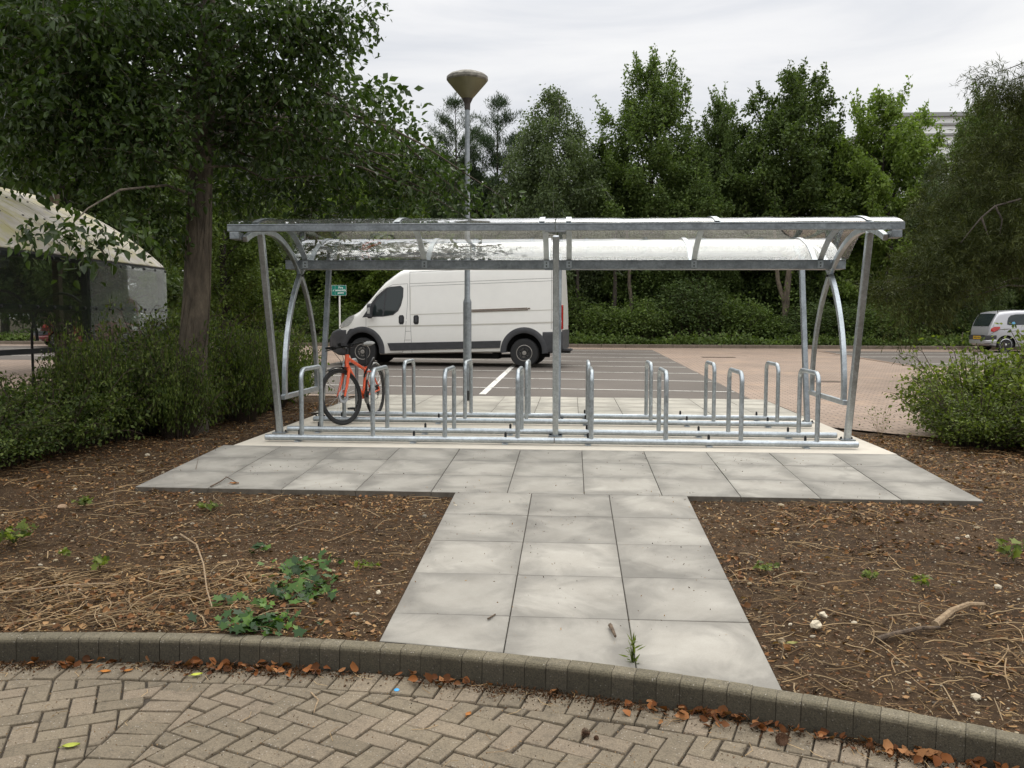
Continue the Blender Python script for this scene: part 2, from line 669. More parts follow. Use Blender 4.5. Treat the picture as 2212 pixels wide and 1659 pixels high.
ysg = [-400, -100, -30, -10, -4, -1, 0, 1, 1.8, 5, 8, 14, 20, 27.4, 27.6, 30, 34, 40, 50, 60, 90, 150, 300, 700]
xsg = [-500, -150, -60, -30, -15, -8, -4, 0, 4, 8, 15, 30, 60, 150, 500]
mb = MB()
for y in ysg:
    for x in xsg:
        mb.v.append((x, y, ground_profile(y)))
nx = len(xsg)
for j in range(len(ysg) - 1):
    for i in range(nx - 1):
        mb.f.append((j * nx + i, j * nx + i + 1, (j + 1) * nx + i + 1, (j + 1) * nx + i))
        mb.m.append(0)
tag(mb.build('ground', M_GROUND), kind='structure')


# ---- soil bed round the path (fine bumpy sheet)
def on_paving(x, y, mgn=0.0):
    if -0.01 - mgn < x < 11 * W6 + mgn and -mgn < y < 7.8:
        return True
    return 4.32 * W6 - mgn < x < 7.32 * W6 + mgn and y <= 0.05


def soil_z(x, y):
    if y < 0:
        z = -0.118 + y * (0.144 / 2.7)
    else:
        z = -0.118 + min(1.0, y / 1.5) * 0.098
    # soil banks up slightly against the path, hangs low along the front edge of the slabs
    n = mnoise.noise(Vector((x * 1.1, y * 1.1, 3.3))) * 0.022 + mnoise.noise(Vector((x * 5, y * 5, 1.7))) * 0.010 + mnoise.noise(Vector((x * 16, y * 16, 9.1))) * 0.006
    n += mnoise.noise(Vector((x * 38, y * 38, 4.4))) * 0.0035
    kb = kerb_y(x)
    fade = min(1.0, max(0.0, (y - kb) / 0.25))
    n = n * fade
    if y > 0.2 and (x < 0.3 or x > 6.4):
        n = n * 0.8 - 0.004
    z = z + n
    if y < 0.0 and abs(x - 5.82 * W6) < 1.4:
        d = max(0.0, abs(x - 5.82 * W6) - 1.5 * W6)
        k = max(0.0, 1 - d / 0.35)
        z = z * (1 - k) + min(z, path_z(y) - 0.016) * k if y > -0.6 else z * (1 - k) + (path_z(y) - 0.014 + n * 0.4) * k
    if on_paving(x, y, -0.012):
        z = min(z, (t_z(y) if y > 0 else path_z(y)) - 0.075)
    return z


X0, X1, NXS = -3.2, 9.6, 520
NYS = 330
xs = np.linspace(X0, X1, NXS)
verts = np.zeros((NYS, NXS, 3), np.float32)
for i, x in enumerate(xs):
    kb = kerb_y(x) + 0.0
    ytop = 7.7 if x < 0.2 else 4.6
    for j in range(NYS):
        t = (j / (NYS - 1)) ** 1.25
        y = kb + t * (ytop - kb)
        verts[j, i] = (x, y, soil_z(x, y))
idx = np.arange(NYS * NXS).reshape(NYS, NXS)
q = np.stack([idx[:-1, :-1], idx[:-1, 1:], idx[1:, 1:], idx[1:, :-1]], -1).reshape(-1, 4)
# right-hand bed stops at the lane paving: soil / lane edge runs (6.69,3.95)-(7.2,3.45)-(8.2,2.7)-(9.6,2.0)
LANE_EDGE = [(6.60, 4.04), (7.2, 3.46), (8.2, 2.7), (9.6, 2.0)]
cx_ = verts.reshape(-1, 3)[q].mean(1)
edge_y = np.interp(cx_[:, 0], [p[0] for p in LANE_EDGE], [p[1] for p in LANE_EDGE])
keep = (cx_[:, 0] < 6.6) | (cx_[:, 1] < edge_y + 0.05)
q = q[keep]
tag(fast_mesh('bare_ground', verts.reshape(-1, 3), q, np.full(len(q), 4), M_SOIL, smooth=True), kind='structure')


# ---- slabs
def slabs(name, cells, zf, mat, thick=0.05, gap=0.0045):
    """cells: list of polygons [(x, y)...] with uv box"""
    me = bpy.data.meshes.new(name)
    bm = bmesh.new()
    uvl = bm.loops.layers.uv.new('UVMap')
    for poly, (x0, x1, y0, y1) in cells:
        dz = random.uniform(-0.0015, 0.0015)
        tilt = random.uniform(-0.002, 0.002)
        cxm = sum(p[0] for p in poly) / len(poly)
        cym = sum(p[1] for p in poly) / len(poly)

        def shr(p, k):
            v = Vector((cxm - p[0], cym - p[1]))
            s = max(abs(v.x), abs(v.y))
            return Vector((p[0] + (1 if v.x > 0 else -1) * k, p[1] + (1 if v.y > 0 else -1) * k))
        top = [shr(p, gap / 2 + 0.003) for p in poly]
        mid = [shr(p, gap / 2) for p in poly]
        zt = lambda p: zf(p[1]) + dz + tilt * (p[0] - cxm)
        vt = [bm.verts.new((p.x, p.y, zt(p))) for p in top]
        vm = [bm.verts.new((p.x, p.y, zt(p) - 0.003)) for p in mid]
        vb = [bm.verts.new((p.x, p.y, zt(p) - thick)) for p in mid]
        n = len(poly)
        fs = [bm.faces.new(vt)]
        side0 = len(fs) + n
        for a, b_ in ((vt, vm), (vm, vb)):
            for i in range(n):
                j = (i + 1) % n
                fs.append(bm.faces.new((b_[i], b_[j], a[j], a[i])))
        for f in fs[side0:]:
            f.material_index = 1
        for f in fs:
            for l in f.loops:
                l[uvl].uv = ((l.vert.co.x - x0) / (x1 - x0), (l.vert.co.y - y0) / (y1 - y0))
    bmesh.ops.recalc_face_normals(bm, faces=bm.faces)
    bm.to_mesh(me)
    bm.free()
    me.materials.append(mat)
    me.materials.append(M_SLABEDGE)
    o = bpy.data.objects.new(name, me)
    link(o)
    return tag(o, kind='structure')


def cell(x0, x1, y0, y1):
    return ([(x0, y0), (x1, y0), (x1, y1), (x0, y1)], (x0, x1, y0, y1))


slabs('slab_pavement', [cell(i * W6, (i + 1) * W6, j * W6, (j + 1) * W6) for i in range(11) for j in range(3)], t_z, M_SLAB, 0.055)
cells = []
for i in range(3):
    xa, xb = (4.32 + i) * W6, (5.32 + i) * W6
    for j in range(4):
        cells.append(cell(xa, xb, -(j + 1) * W6, -j * W6))
    nseg = 6
    poly = [(xb, -4 * W6), (xa, -4 * W6)] + [(xa + (xb - xa) * k / nseg, kerb_y(xa + (xb - xa) * k / nseg) + 0.006) for k in range(nseg + 1)]
    cells.append((poly, (xa, xb, -5 * W6, -4 * W6)))
slabs('slab_path', cells, path_z, M_SLAB, 0.05)

# dark sand bed under the joints
mb = MB()
mb.add([(0.01, 0.01, t_z(0) - 0.012), (11 * W6 - .01, 0.01, t_z(0) - 0.012), (11 * W6 - .01, 1.80, t_z(1.8) - 0.012), (0.01, 1.80, t_z(1.8) - 0.012)], [(0, 1, 2, 3)])
xa, xb = 4.32 * W6 + .01, 7.32 * W6 - .01
mb.add([(xa, -2.66, path_z(-2.66) - 0.012), (xb, -2.75, path_z(-2.75) - 0.012), (xb, 0.0, path_z(0) - 0.012), (xa, 0.0, path_z(0) - 0.012)], [(0, 1, 2, 3)])
mb.add([(-0.08, 4.97, -0.012), (11 * W6, 4.97, -0.012), (11 * W6, 7.68, -0.012), (-0.10, 7.86, -0.012)], [(0, 1, 2, 3)])
tag(mb.build('joint_sand', M_JOINT), kind='structure')

# concrete base
mb = MB()
mb.box((0.10, 1.822, -0.12), (6.665, 4.955, 0.0))
tag(mb.build('concrete_pavement', M_CONC, bevel=0.006), kind='structure')


# rear footway between base and car park
def asph_front(x):
    return 7.69 + (6.47 - x) * 0.042


cells = []
for i in range(11):
    for j in range(5):
        y0, y1 = 4.965 + j * W6, 4.965 + (j + 1) * W6
        xa, xb = i * W6 - 0.01, (i + 1) * W6 - 0.01
        if j == 4:
            if asph_front(xb) - y0 < 0.08:
                continue
            cells.append(([(xa, y0), (xb, y0), (xb, asph_front(xb) - .01), (xa, asph_front(xa) - .01)], (xa, xb, y0, y0 + W6)))
        else:
            cells.append(cell(xa, xb, y0, y1))
slabs('rear_pavement', cells, lambda y: 0.002, M_SLAB2, 0.05)

# ---- kerb along the road
mb = MB()
prof = [(0.0, -0.16), (0.0, 0.0), (-0.064, 0.0), (-0.073, -0.003), (-0.080, -0.010), (-0.084, -0.020), (-0.089, -0.16)]
da = 0.1 / KR
for k in range(-60, 75):
    a0, a1 = PI / 2 - k * da, PI / 2 - (k + 1) * da
    dr = random.uniform(-0.0022, 0.0022)
    dz = random.uniform(-0.0016, 0.0016)
    g_ = (0.0008 if random.random() < .5 else 0.002) / KR
    vs = []
    for a in (a0 - g_, a1 + g_):
        for r_, z_ in prof:
            rr = KR + r_ + dr
            vs.append((KC.x + math.cos(a) * rr, KC.y + math.sin(a) * rr, KTOP + z_ + dz))
    n = len(prof)
    fs = [(i, (i + 1) % n, n + (i + 1) % n, n + i) for i in range(n)] + [tuple(range(n)), tuple(range(n, 2 * n))[::-1]]
    mb.add(vs, fs)
tag(mb.build('kerb', M_KERB, bevel=0.001, seg=1), kind='structure')
mb = MB()
vs, fs = [], []
for k in range(-60, 76):
    a = PI / 2 - k * da
    for r_, z_ in ((KR - 0.004, 0.001), (KR - 0.068, 0.0), (KR - 0.078, -0.016), (KR - 0.085, -0.16)):
        vs.append((KC.x + math.cos(a) * r_, KC.y + math.sin(a) * r_, KTOP + z_ - 0.004))
for k in range(135):
    for j in range(3):
        fs.append((k * 4 + j, k * 4 + j + 1, k * 4 + 5 + j, k * 4 + 4 + j))
mb.add(vs, fs)
tag(mb.build('kerb_joint_filling', simple('kerb joint dirt', (0.085, 0.072, 0.05), 0.95, 0, 0.3, 30)), kind='structure')


# ---- herringbone road
def clip(poly, nx_, ny_, d):
    """keep the side n.p <= d"""
    out = []
    for i in range(len(poly)):
        a, b_ = poly[i], poly[(i + 1) % len(poly)]
        da_, db = nx_ * a[0] + ny_ * a[1] - d, nx_ * b_[0] + ny_ * b_[1] - d
        if da_ <= 0:
            out.append(a)
        if da_ * db < 0:
            t = da_ / (da_ - db)
            out.append((a[0] + (b_[0] - a[0]) * t, a[1] + (b_[1] - a[1]) * t))
    return out


def area(p):
    return abs(sum(p[i][0] * p[(i + 1) % len(p)][1] - p[(i + 1) % len(p)][0] * p[i][1] for i in range(len(p)))) / 2


HR = KR - 0.089 - 0.008          # outer radius of the header course
HI = HR - 0.205
pave = MB()


def paver(poly):
    if len(poly) < 3 or area(poly) < 0.0012:
        return
    cx0 = sum(p[0] for p in poly) / len(poly)
    cy0 = sum(p[1] for p in poly) / len(poly)
    dz = random.uniform(-0.0035, 0.0035)
    tx, ty = random.uniform(-0.025, 0.025), random.uniform(-0.025, 0.025)
    n = len(poly)

    def sh(p, k):
        vx, vy = cx0 - p[0], cy0 - p[1]
        L = math.hypot(vx, vy) + 1e-9
        return (p[0] + vx / L * k, p[1] + vy / L * k)
    vs = []
    for k, z in ((0.0135, 0.0), (0.0095, -0.0022), (0.0072, -0.008), (0.0072, -0.05)):
        for p in poly:
            s = sh(p, k)
            vs.append((s[0], s[1], ROADZ + z + dz + tx * (s[0] - cx0) + ty * (s[1] - cy0)))
    fs = [tuple(range(n))]
    for r_ in range(3):
        for i in range(n):
            j = (i + 1) % n
            fs.append((r_ * n + i, r_ * n + n + i, r_ * n + n + j, r_ * n + j))
    pave.add(vs, fs)


# header blocks
dh = 0.101 / HR
for k in range(-45, 60):
    a0, a1 = PI / 2 - k * dh, PI / 2 - (k + 1) * dh
    paver([(KC.x + math.cos(a) * r_, KC.y + math.sin(a) * r_) for a, r_ in ((a0, HI), (a1, HI), (a1, HR), (a0, HR))][::-1])
# straight column that separates the two herringbone fields
CX0, CX1 = 1.70, 1.902
for k in range(60):
    y1 = KC.y + HI - 0.004 - k * 0.1005
    paver([(CX0, y1 - 0.1005), (CX1, y1 - 0.1005), (CX1, y1), (CX0, y1)])


def herring(angle, ox, oy, xlo, xhi):
    ca, sa = math.cos(angle), math.sin(angle)
    b_ = 0.0995
    for i in range(-60, 60):
        for j in range(-60, 60):
            # standard herringbone lattice: horizontals and verticals
            for kind in (0, 1):
                gx, gy = i * b_ + j * b_, -i * b_ + j * b_
                gx += i * b_ * 0
                bx, by = (i + 3 * 0) * b_, j * b_
                s = (i - j) % 4
                if kind == 0:
                    if s != 0:
                        continue
                    rect = [(bx, by), (bx + 2 * b_, by), (bx + 2 * b_, by + b_), (bx, by + b_)]
                else:
                    if s != 3:
                        continue
                    rect = [(bx, by), (bx + b_, by), (bx + b_, by + 2 * b_), (bx, by + 2 * b_)]
                pts = [(ox + p[0] * ca - p[1] * sa, oy + p[0] * sa + p[1] * ca) for p in rect]
                mx = sum(p[0] for p in pts) / 4
                my = sum(p[1] for p in pts) / 4
                if mx < xlo - 0.3 or mx > xhi + 0.3 or my < -7.4 or my > -2.8:
                    continue
                pts = clip(pts, -1, 0, -xlo)
                pts = clip(pts, 1, 0, xhi) if len(pts) > 2 else pts
                if len(pts) < 3:
                    continue
                ddx, ddy = mx - KC.x, my - KC.y
                L = math.hypot(ddx, ddy)
                nx_, ny_ = ddx / L, ddy / L
                pts = clip(pts, nx_, ny_, nx_ * KC.x + ny_ * KC.y + HI - 0.004)
                if len(pts) >= 3:
                    paver(pts)


herring(R(24.8), 0.4, -4.0, -2.2, CX0)
herring(R(-23.8), 4.0, -4.2, CX1, 7.6)
tag(pave.build('block_paved_road', M_PAVER), kind='structure')
mb = MB()
mb.add([(-30, -40, ROADZ - 0.012), (40, -40, ROADZ - 0.012), (40, -2.5, ROADZ - 0.012), (-30, -2.5, ROADZ - 0.012)], [(0, 1, 2, 3)])
tag(mb.build('road_joint_sand', M_JOINT), kind='structure')

# ---- lane paving, car parks, lines
def sheet(name, polys, mat, dz):
    mb = MB()
    for p in polys:
        mb.add([(x, y, zg(y) + dz) for x, y in p], [tuple(range(len(p)))])
    return tag(mb.build(name, mat), kind='structure')


FK = 27.35
sheet('paved_lane_road', [
    [(6.675, 4.03), (7.2, 3.47), (8.2, 2.7), (9.6, 2.0), (40, 1.0), (40, 7.7), (6.675, 7.7)],
    [(-40, 1.0), (-3.3, 1.0), (-3.3, 3.0), (-2.5, 7.7), (-40, 7.7)],
    [(-40, 7.7), (40, 7.7), (40, FK), (-40, FK)]], M_LANE, -0.006)
sheet('asphalt_road', [[(6.45, 7.7), (6.45, 25.6), (-2.9, 25.6), (-2.9, 14.9), (-3.4, 14.0), (-6.2, 13.5), (-6.0, 8.2), (-0.1, 7.97)],
                   [(12.35, 25.4), (12.42, 16.55), (32, 16.9), (32, 25.6)],
                   [(-9, 17), (-9, 25.6), (-30, 25.6), (-30, 17)]], M_ASPH, -0.001)
lines = MB()


def pline(x0, y0, x1, y1, w=0.09):
    d = Vector((x1 - x0, y1 - y0)).normalized()
    nrm = Vector((-d.y, d.x)) * w / 2
    ps = []
    k = 8
    for i in range(k):
        xa_, ya_ = x0 + (x1 - x0) * i / k, y0 + (y1 - y0) * i / k
        xb_, yb_ = x0 + (x1 - x0) * (i + 1) / k, y0 + (y1 - y0) * (i + 1) / k
        c4 = [(xa_ - nrm.x, ya_ - nrm.y), (xb_ - nrm.x, yb_ - nrm.y), (xb_ + nrm.x, yb_ + nrm.y), (xa_ + nrm.x, ya_ + nrm.y)]
        lines.add([(a, b_, zg(b_) + 0.004) for a, b_ in c4], [(0, 1, 2, 3)])


for y in (9.0, 11.28, 13.5, 15.72, 17.85, 20.05, 22.2, 24.4):
    pline(6.42, y, -2.85 if y > 14 else -5.6, y + (6.42 + (2.85 if y > 14 else 5.6)) * 0.095, 0.075)
pline(2.0, 8.12, 2.03, 24.8, 0.12)
for x0, y in ((12.45, 24.5), (12.45, 22.3), (12.6, 18.7)):
    pline(x0 - 0.05, y - 0.9, 30, y + 1.2, 0.085)
for y in (18.5, 20.7, 22.9, 25.1):
    pline(-9.2, y + 0.3, -28, y + 1.6, 0.08)
tag(lines.build('road_markings', M_LINE), kind='structure')
# narrow edging that frames the right-hand car park
mb = MB()
for a, b_ in (((12.35, 25.4), (12.42, 16.55)), ((12.42, 16.55), (32, 16.9))):
    d = (Vector(b_) - Vector(a)).normalized()
    n2 = Vector((-d.y, d.x)) * 0.06
    mb.add([(p.x, p.y, zg(p.y) + 0.006) for p in (Vector(a) - n2, Vector(b_) - n2, Vector(b_) + n2, Vector(a) + n2)], [(0, 1, 2, 3)])
tag(mb.build('edging_kerb', simple('edging block', (0.25, 0.17, 0.12), 0.9)), kind='structure')
mb = MB()
k = 0
x = -42.0
while x < 42:
    L = 0.915
    mb.box((x + 0.004, FK, 0.1), (x + L - 0.004, FK + 0.15, zg(FK) + 0.125 + random.uniform(-.004, .004)))
    x += L
tag(mb.build('far_kerb', simple('old concrete kerb', (0.15, 0.12, 0.09), 0.9, 0, 0.25, 3), bevel=0.015), kind='structure')
# iron covers in the lane
M_IRON = simple('rusty iron cover', (0.10, 0.07, 0.05), 0.8, 0.2, 0.3, 20)
for (x, y, w, l) in ((8.75, 11.6, .55, .4), (8.05, 20.8, 1.0, .5), (10.6, 10.2, .3, .3)):
    mb = MB()
    mb.box((x - w / 2, y - l / 2, zg(y) - .03), (x + w / 2, y + l / 2, zg(y) + .002))
    o = mb.build('drain_cover', M_IRON, bevel=.003)
    tag(o, {8.75: 'rusty rectangular iron cover in the pink paving nearest the shelter end', 8.05: 'long dark iron cover far out in the pink paving', 10.6: 'small square iron cover in the pink paving right of the others'}[x], 'drain cover', 'iron covers in the lane paving')
# ================================================================== cycle shelter and racks
M_GALV = galvanised('galvanised steel', 0.53, 0.36, 70, 0.9, 0.25)
M_GALVT = galvanised('galvanised tube', 0.52, 0.38, 55, 0.86, 0.22)
M_GALVD = galvanised('dull galvanised steel', 0.31, 0.40, 60, 0.92, 0.32)
M_SHEET = clear_sheet('clear roof sheet', (0.965, 0.975, 0.975), 1.6, 0.022, 0.012)
M_BLACK = simple('black plastic', (0.012, 0.012, 0.013), 0.45)
M_BOLT = simple('dark bolt', (0.06, 0.06, 0.06), 0.5, 0.6)

XL, XM, XR = 0.261, 3.352, 6.487
YC = 3.60
ARC_R = 1.735
shelter = thing('bike_shelter', 'long galvanised bike shelter with two curved clear roofs over the racks', 'bike shelter', (XM, YC, 0))


def rel(p):
    return (p[0] - XM, p[1] - YC, p[2])


def arc_pt(a, flip, r=ARC_R):
    """front-top to back-bottom circle in the end plane"""
    y = 2.5 + math.sin(a) * r
    z = 0.49 + math.cos(a) * r
    if flip:
        y = 2 * YC - y
    return y, z


# leaning posts (front set lean to the viewer, back set away)
for x in (XL, XM, XR):
    for s in (-1, 1):
        mb = MB()
        b0 = Vector((x - XM, s * 0.81, 0.012))
        b1 = Vector((x - XM, s * 1.32, 2.17 if x != XM else 2.14))
        mb.bar([b0, b1], 0.064, 0.070, (1, 0, 0))
        p = mb.build('post', M_GALV if s < 0 else M_GALVD, shelter, bevel=0.008)
        mb = MB()
        mb.box((x - XM - .075, s * .81 - .06, 0.002), (x - XM + .075, s * .81 + .06, 0.014))
        mb.build('base_plate', M_GALVD, shelter, bevel=.002)
        mb = MB()
        bp = COL.objects[-1]
        for bx in (-.055, .055):
            mb = MB()
            mb.lathe([(0.012, 0.0145), (0.012, 0.03), (0.006, 0.036)], 8, (x - XM + bx, s * .81 + (.03 if s < 0 else -.03), 0))
            mb.build('anchor_bolt', M_BLACK, bp)
# crossing arcs of the end frames, stub and low rail
for x in (XL, XR):
    for flip in (False, True):
        pts = []
        for k in range(41):
            a = -0.40 + (1.62 + 0.40) * k / 40
            y, z = arc_pt(a, flip)
            pts.append(Vector((x - XM + (0.003 if flip else 0), y - YC, z - 0.015)))
        mb = MB()
        mb.bar(pts, 0.052 if flip else 0.049, 0.062, (1, 0, 0))
        mb.build('arched_member', M_GALV, shelter, bevel=0.006)
        y0 = (1.80 - YC) * (-1 if flip else 1)
        sx = 1 if x > XM else -1
        mb = MB()
        mb.box((x - XM + (sx * .027 if sx > 0 else -.12), y0 - .07, 2.065), (x - XM + (.12 if sx > 0 else -.027), y0 + .07, 2.135))
        mb.build('eaves_bracket', M_GALVD, shelter, bevel=.004)
    mb = MB()
    mb.bar([(x - XM, -.70, .395), (x - XM, .70, .395)], .05, .055, (1, 0, 0))
    mb.build('low_rail', M_GALV, shelter, bevel=.005)
    for yy in (-.64, .64):
        mb = MB()
        mb.lathe([(.011, 0), (.011, .012)], 8, (x - XM, yy, .455))
        mb.build('frame_bolt', M_BOLT, shelter)
    mb = MB()
    mb.lathe([(.014, -.045), (.014, .045)], 8, (x - XM, 0, 1.80), 'X')
    mb.build('frame_bolt', M_BOLT, shelter)

XA, XB = 0.09 - XM, 6.655 - XM
# beams: two eaves beams and the valley gutter, each in two lengths
for s in (-1, 1):
    y0 = s * 1.80
    for (xa_, xb_) in ((XA, -0.004), (0.004, XB)):
        mb = MB()
        dz = 0.0
        mb.box((xa_, min(y0, y0 - s * .05), 2.147 + dz), (xb_, max(y0, y0 - s * .05), 2.205 + dz))
        mb.box((xa_ + .002, min(y0 + s * .004, y0 - s * .075), 2.2055), (xb_ - .002, max(y0 + s * .004, y0 - s * .075), 2.217))
        mb.build('eaves_beam', M_GALVD, shelter, bevel=.003)
for (xa_, xb_) in ((XA + .03, -0.004), (0.004, XB - .03)):
    mb = MB()
    mb.box((xa_, -.115, 1.872), (xb_, -.108, 1.968))
    mb.box((xa_, .108, 1.872), (xb_, .115, 1.968))
    mb.box((xa_, -.1075, 1.872), (xb_, .1075, 1.879))
    mb.box((xa_, -.128, 1.9685), (xb_, -.100, 1.975))
    mb.box((xa_, .100, 1.9685), (xb_, .128, 1.975))
    mb.build('valley_gutter', M_GALVD, shelter, bevel=.002)
mb = MB()
mb.box((-.15, -.1195, 1.858), (.15, -.1155, 1.960))
mb.build('joint_plate', M_GALVD, shelter, bevel=.002)
mb = MB()
mb.box((-.10, -1.8555, 2.128), (.10, -1.803, 2.1365))
mb.build('joint_plate', M_GALVD, shelter, bevel=.002)


# roof profile: eaves -> crest -> valley  (y measured from the centre, z)
def roof_profile(n=30):
    pts = [(-1.775, 2.226), (-1.60, 2.276), (-1.38, 2.312), (-1.14, 2.326), (-0.90, 2.310), (-0.66, 2.258), (-0.43, 2.182), (-0.24, 2.075), (-0.118, 1.982)]
    out = []
    P = [Vector((a, b_)) for a, b_ in pts]
    for i in range(len(P) - 1):
        p0 = P[max(0, i - 1)]
        p1, p2 = P[i], P[i + 1]
        p3 = P[min(len(P) - 1, i + 2)]
        for k in range(5):
            t = k / 5
            out.append(0.5 * ((2 * p1) + (p2 - p0) * t + (2 * p0 - 5 * p1 + 4 * p2 - p3) * t * t + (3 * p1 - p0 - 3 * p2 + p3) * t ** 3))
    out.append(P[-1])
    return out


RP = roof_profile()
RIBX = (-2.99, -1.565, -0.131, 0.131, 1.565, 2.99)
for s in (1, -1):           # s = 1: front roof, -1: back roof
    for (xa_, xb_) in ((XA + .005, -0.006), (0.006, XB - .005)):
        vs, fs = [], []
        nxd = 24
        for (dz) in (0.0, 0.004):
            for p in RP:
                for i in range(nxd + 1):
                    x = xa_ + (xb_ - xa_) * i / nxd
                    wob = 0.0016 * math.sin(x * 5.3 + p.x * 3) + 0.0012 * math.sin(x * 11.7 - p.x * 6)
                    vs.append((x, s * p.x, p.y + dz + wob))
        n1 = nxd + 1
        m1 = len(RP) * n1
        for j in range(len(RP) - 1):
            for i in range(nxd):
                a = j * n1 + i
                fs.append((a, a + 1, a + n1 + 1, a + n1))
                fs.append((m1 + a, m1 + a + n1, m1 + a + n1 + 1, m1 + a + 1))
        for j in range(len(RP) - 1):
            for i in (0, nxd):
                a = j * n1 + i
                fs.append((a, a + n1, m1 + a + n1, m1 + a))
        for i in range(nxd):
            for a in (i, (len(RP) - 1) * n1 + i):
                fs.append((a, a + 1, m1 + a + 1, m1 + a))
        mb = MB()
        mb.add(vs, fs)
        mb.build('roof_sheet', M_SHEET, shelter, smooth=True)
    for rx in RIBX:
        mb = MB()
        pts = [Vector((rx, s * p.x, p.y - 0.006)) for p in RP]
        pts += [Vector((rx, s * -0.121, 1.965)), Vector((rx, s * -0.121, 1.885))]
        mb.bar(pts, 0.062, 0.006, (1, 0, 0))
        rb = mb.build('roof_strap', M_GALV, shelter)
        mb = MB()
        pts = [Vector((rx, s * p.x, p.y + 0.010)) for p in RP]
        mb.bar(pts, 0.056, 0.004, (1, 0, 0))
        mb.build('cover_strip', M_GALV, rb)
        for zz in (1.905, 1.94):
            mb = MB()
            mb.lathe([(.009, 0), (.009, s * -.006)], 8, (rx, s * -.1245, zz), 'Y')
            mb.build('strap_bolt', M_BOLT, rb)

# ------------------------------------------------------------------ racks
RAILY = (2.118, 2.835, 3.836, 4.482)
PITCHX = 0.752
HX = [3.352 + (k - 3.5) * PITCHX for k in range(8)]


def make_rack(x0, x1, hoops, ya, yb, label):
    cxm, cym = (x0 + x1) / 2, (ya + yb) / 2
    t = thing('cycle_rack', label, 'bike rack', (cxm, cym, 0), 0, 'toast rack cycle stands under the shelter')
    for y in (ya, yb):
        mb = MB()
        mb.tube([(x0 - cxm, y - cym, .047), (x1 - cxm, y - cym, .047)], .0315, 20)
        r_ = mb.build('floor_rail', M_GALVT, t, smooth=True)
        for xe, sg in ((x0 - cxm, -1), (x1 - cxm, 1)):
            mb = MB()
            mb.tube([(xe + sg * .0005, y - cym, .047), (xe + sg * .004, y - cym, .047)], [.030, .027], 16)
            mb.build('end_cap', M_BLACK, r_, smooth=True)
        for fx in (x0 + .34, (x0 + x1) / 2 + .05, x1 - .5):
            mb = MB()
            mb.box((fx - cxm - .03, y - cym - .03, 0.001), (fx - cxm + .03, y - cym + .08, .012))
            ft = mb.build('foot_plate', M_GALVT, t, bevel=.002)
            mb = MB()
            mb.lathe([(.013, .0145), (.013, .105), (.011, .118), (.004, .124)], 10, (fx - cxm, y - cym + .06, 0))
            mb.build('anchor_bolt', M_BLACK, ft, smooth=True)
    for hx in hoops:
        pts = fillet([(hx - cxm, ya - cym, .06), (hx - cxm, ya - cym, .755), (hx - cxm, yb - cym, .755), (hx - cxm, yb - cym, .06)], .10, 8)
        mb = MB()
        mb.tube(pts, .0235, 16)
        mb.build('hoop', M_GALVT, t, smooth=True)
    return t


make_rack(.335, 3.347, HX[:4], RAILY[0], RAILY[1], 'empty galvanised four-hoop rack directly in front of the orange bicycle')
make_rack(3.357, 6.385, HX[4:], RAILY[0], RAILY[1], 'empty galvanised front rack beside the soil bed, away from the bicycle')
make_rack(.335, 3.347, HX[:4], RAILY[2], RAILY[3], 'galvanised four-hoop rack with the orange bicycle standing in it')
make_rack(3.357, 6.385, HX[4:], RAILY[2], RAILY[3], 'empty galvanised back rack in line with the bicycle, next to the pink paving')

# ------------------------------------------------------------------ lamp post
M_LAMPG = simple('weathered lamp bowl', (0.17, 0.155, 0.085), 0.4, 0, 0.2, 3)
M_LAMPC = simple('lichen covered lamp cap', (0.22, 0.205, 0.175), 0.85, 0, 0.45, 14)
M_LAMPN = simple('dark lamp neck', (0.045, 0.035, 0.03), 0.6)
M_LAMPP = galvanised('lamp column steel', 0.36, 0.5, 30, 0.6, 0.3)
lp = thing('street_lamp', 'grey lamp column with a wide inverted cone lantern behind the shelter', 'street lamp', (1.872, 7.02, 0))
mb = MB()
mb.lathe([(.066, -.05), (.066, 1.55), (.0655, 1.56), (.046, 1.62), (.042, 2.4), (.038, 4.57)], 12)
mb.build('column', M_LAMPP, lp, smooth=True)
mb = MB()
mb.lathe([(.068, 0.002), (.068, .16)], 12)
mb.build('base_band', simple('black base paint', (.02, .02, .02), .7), lp, smooth=True)
mb = MB()
mb.lathe([(.045, 4.53), (.047, 4.61), (.05, 4.63), (.085, 4.70)], 24)
mb.build('neck', M_LAMPN, lp, smooth=True)
mb = MB()
mb.lathe([(.083, 4.702), (.30, 4.955), (.303, 4.962)], 40)
mb.build('bowl', M_LAMPG, lp, smooth=True)
mb = MB()
mb.lathe([(.305, 4.963), (.322, 4.985), (.320, 5.025), (.28, 5.06), (.17, 5.10), (.08, 5.12), (.02, 5.125)], 40)
mb.build('cap', M_LAMPC, lp, smooth=True)

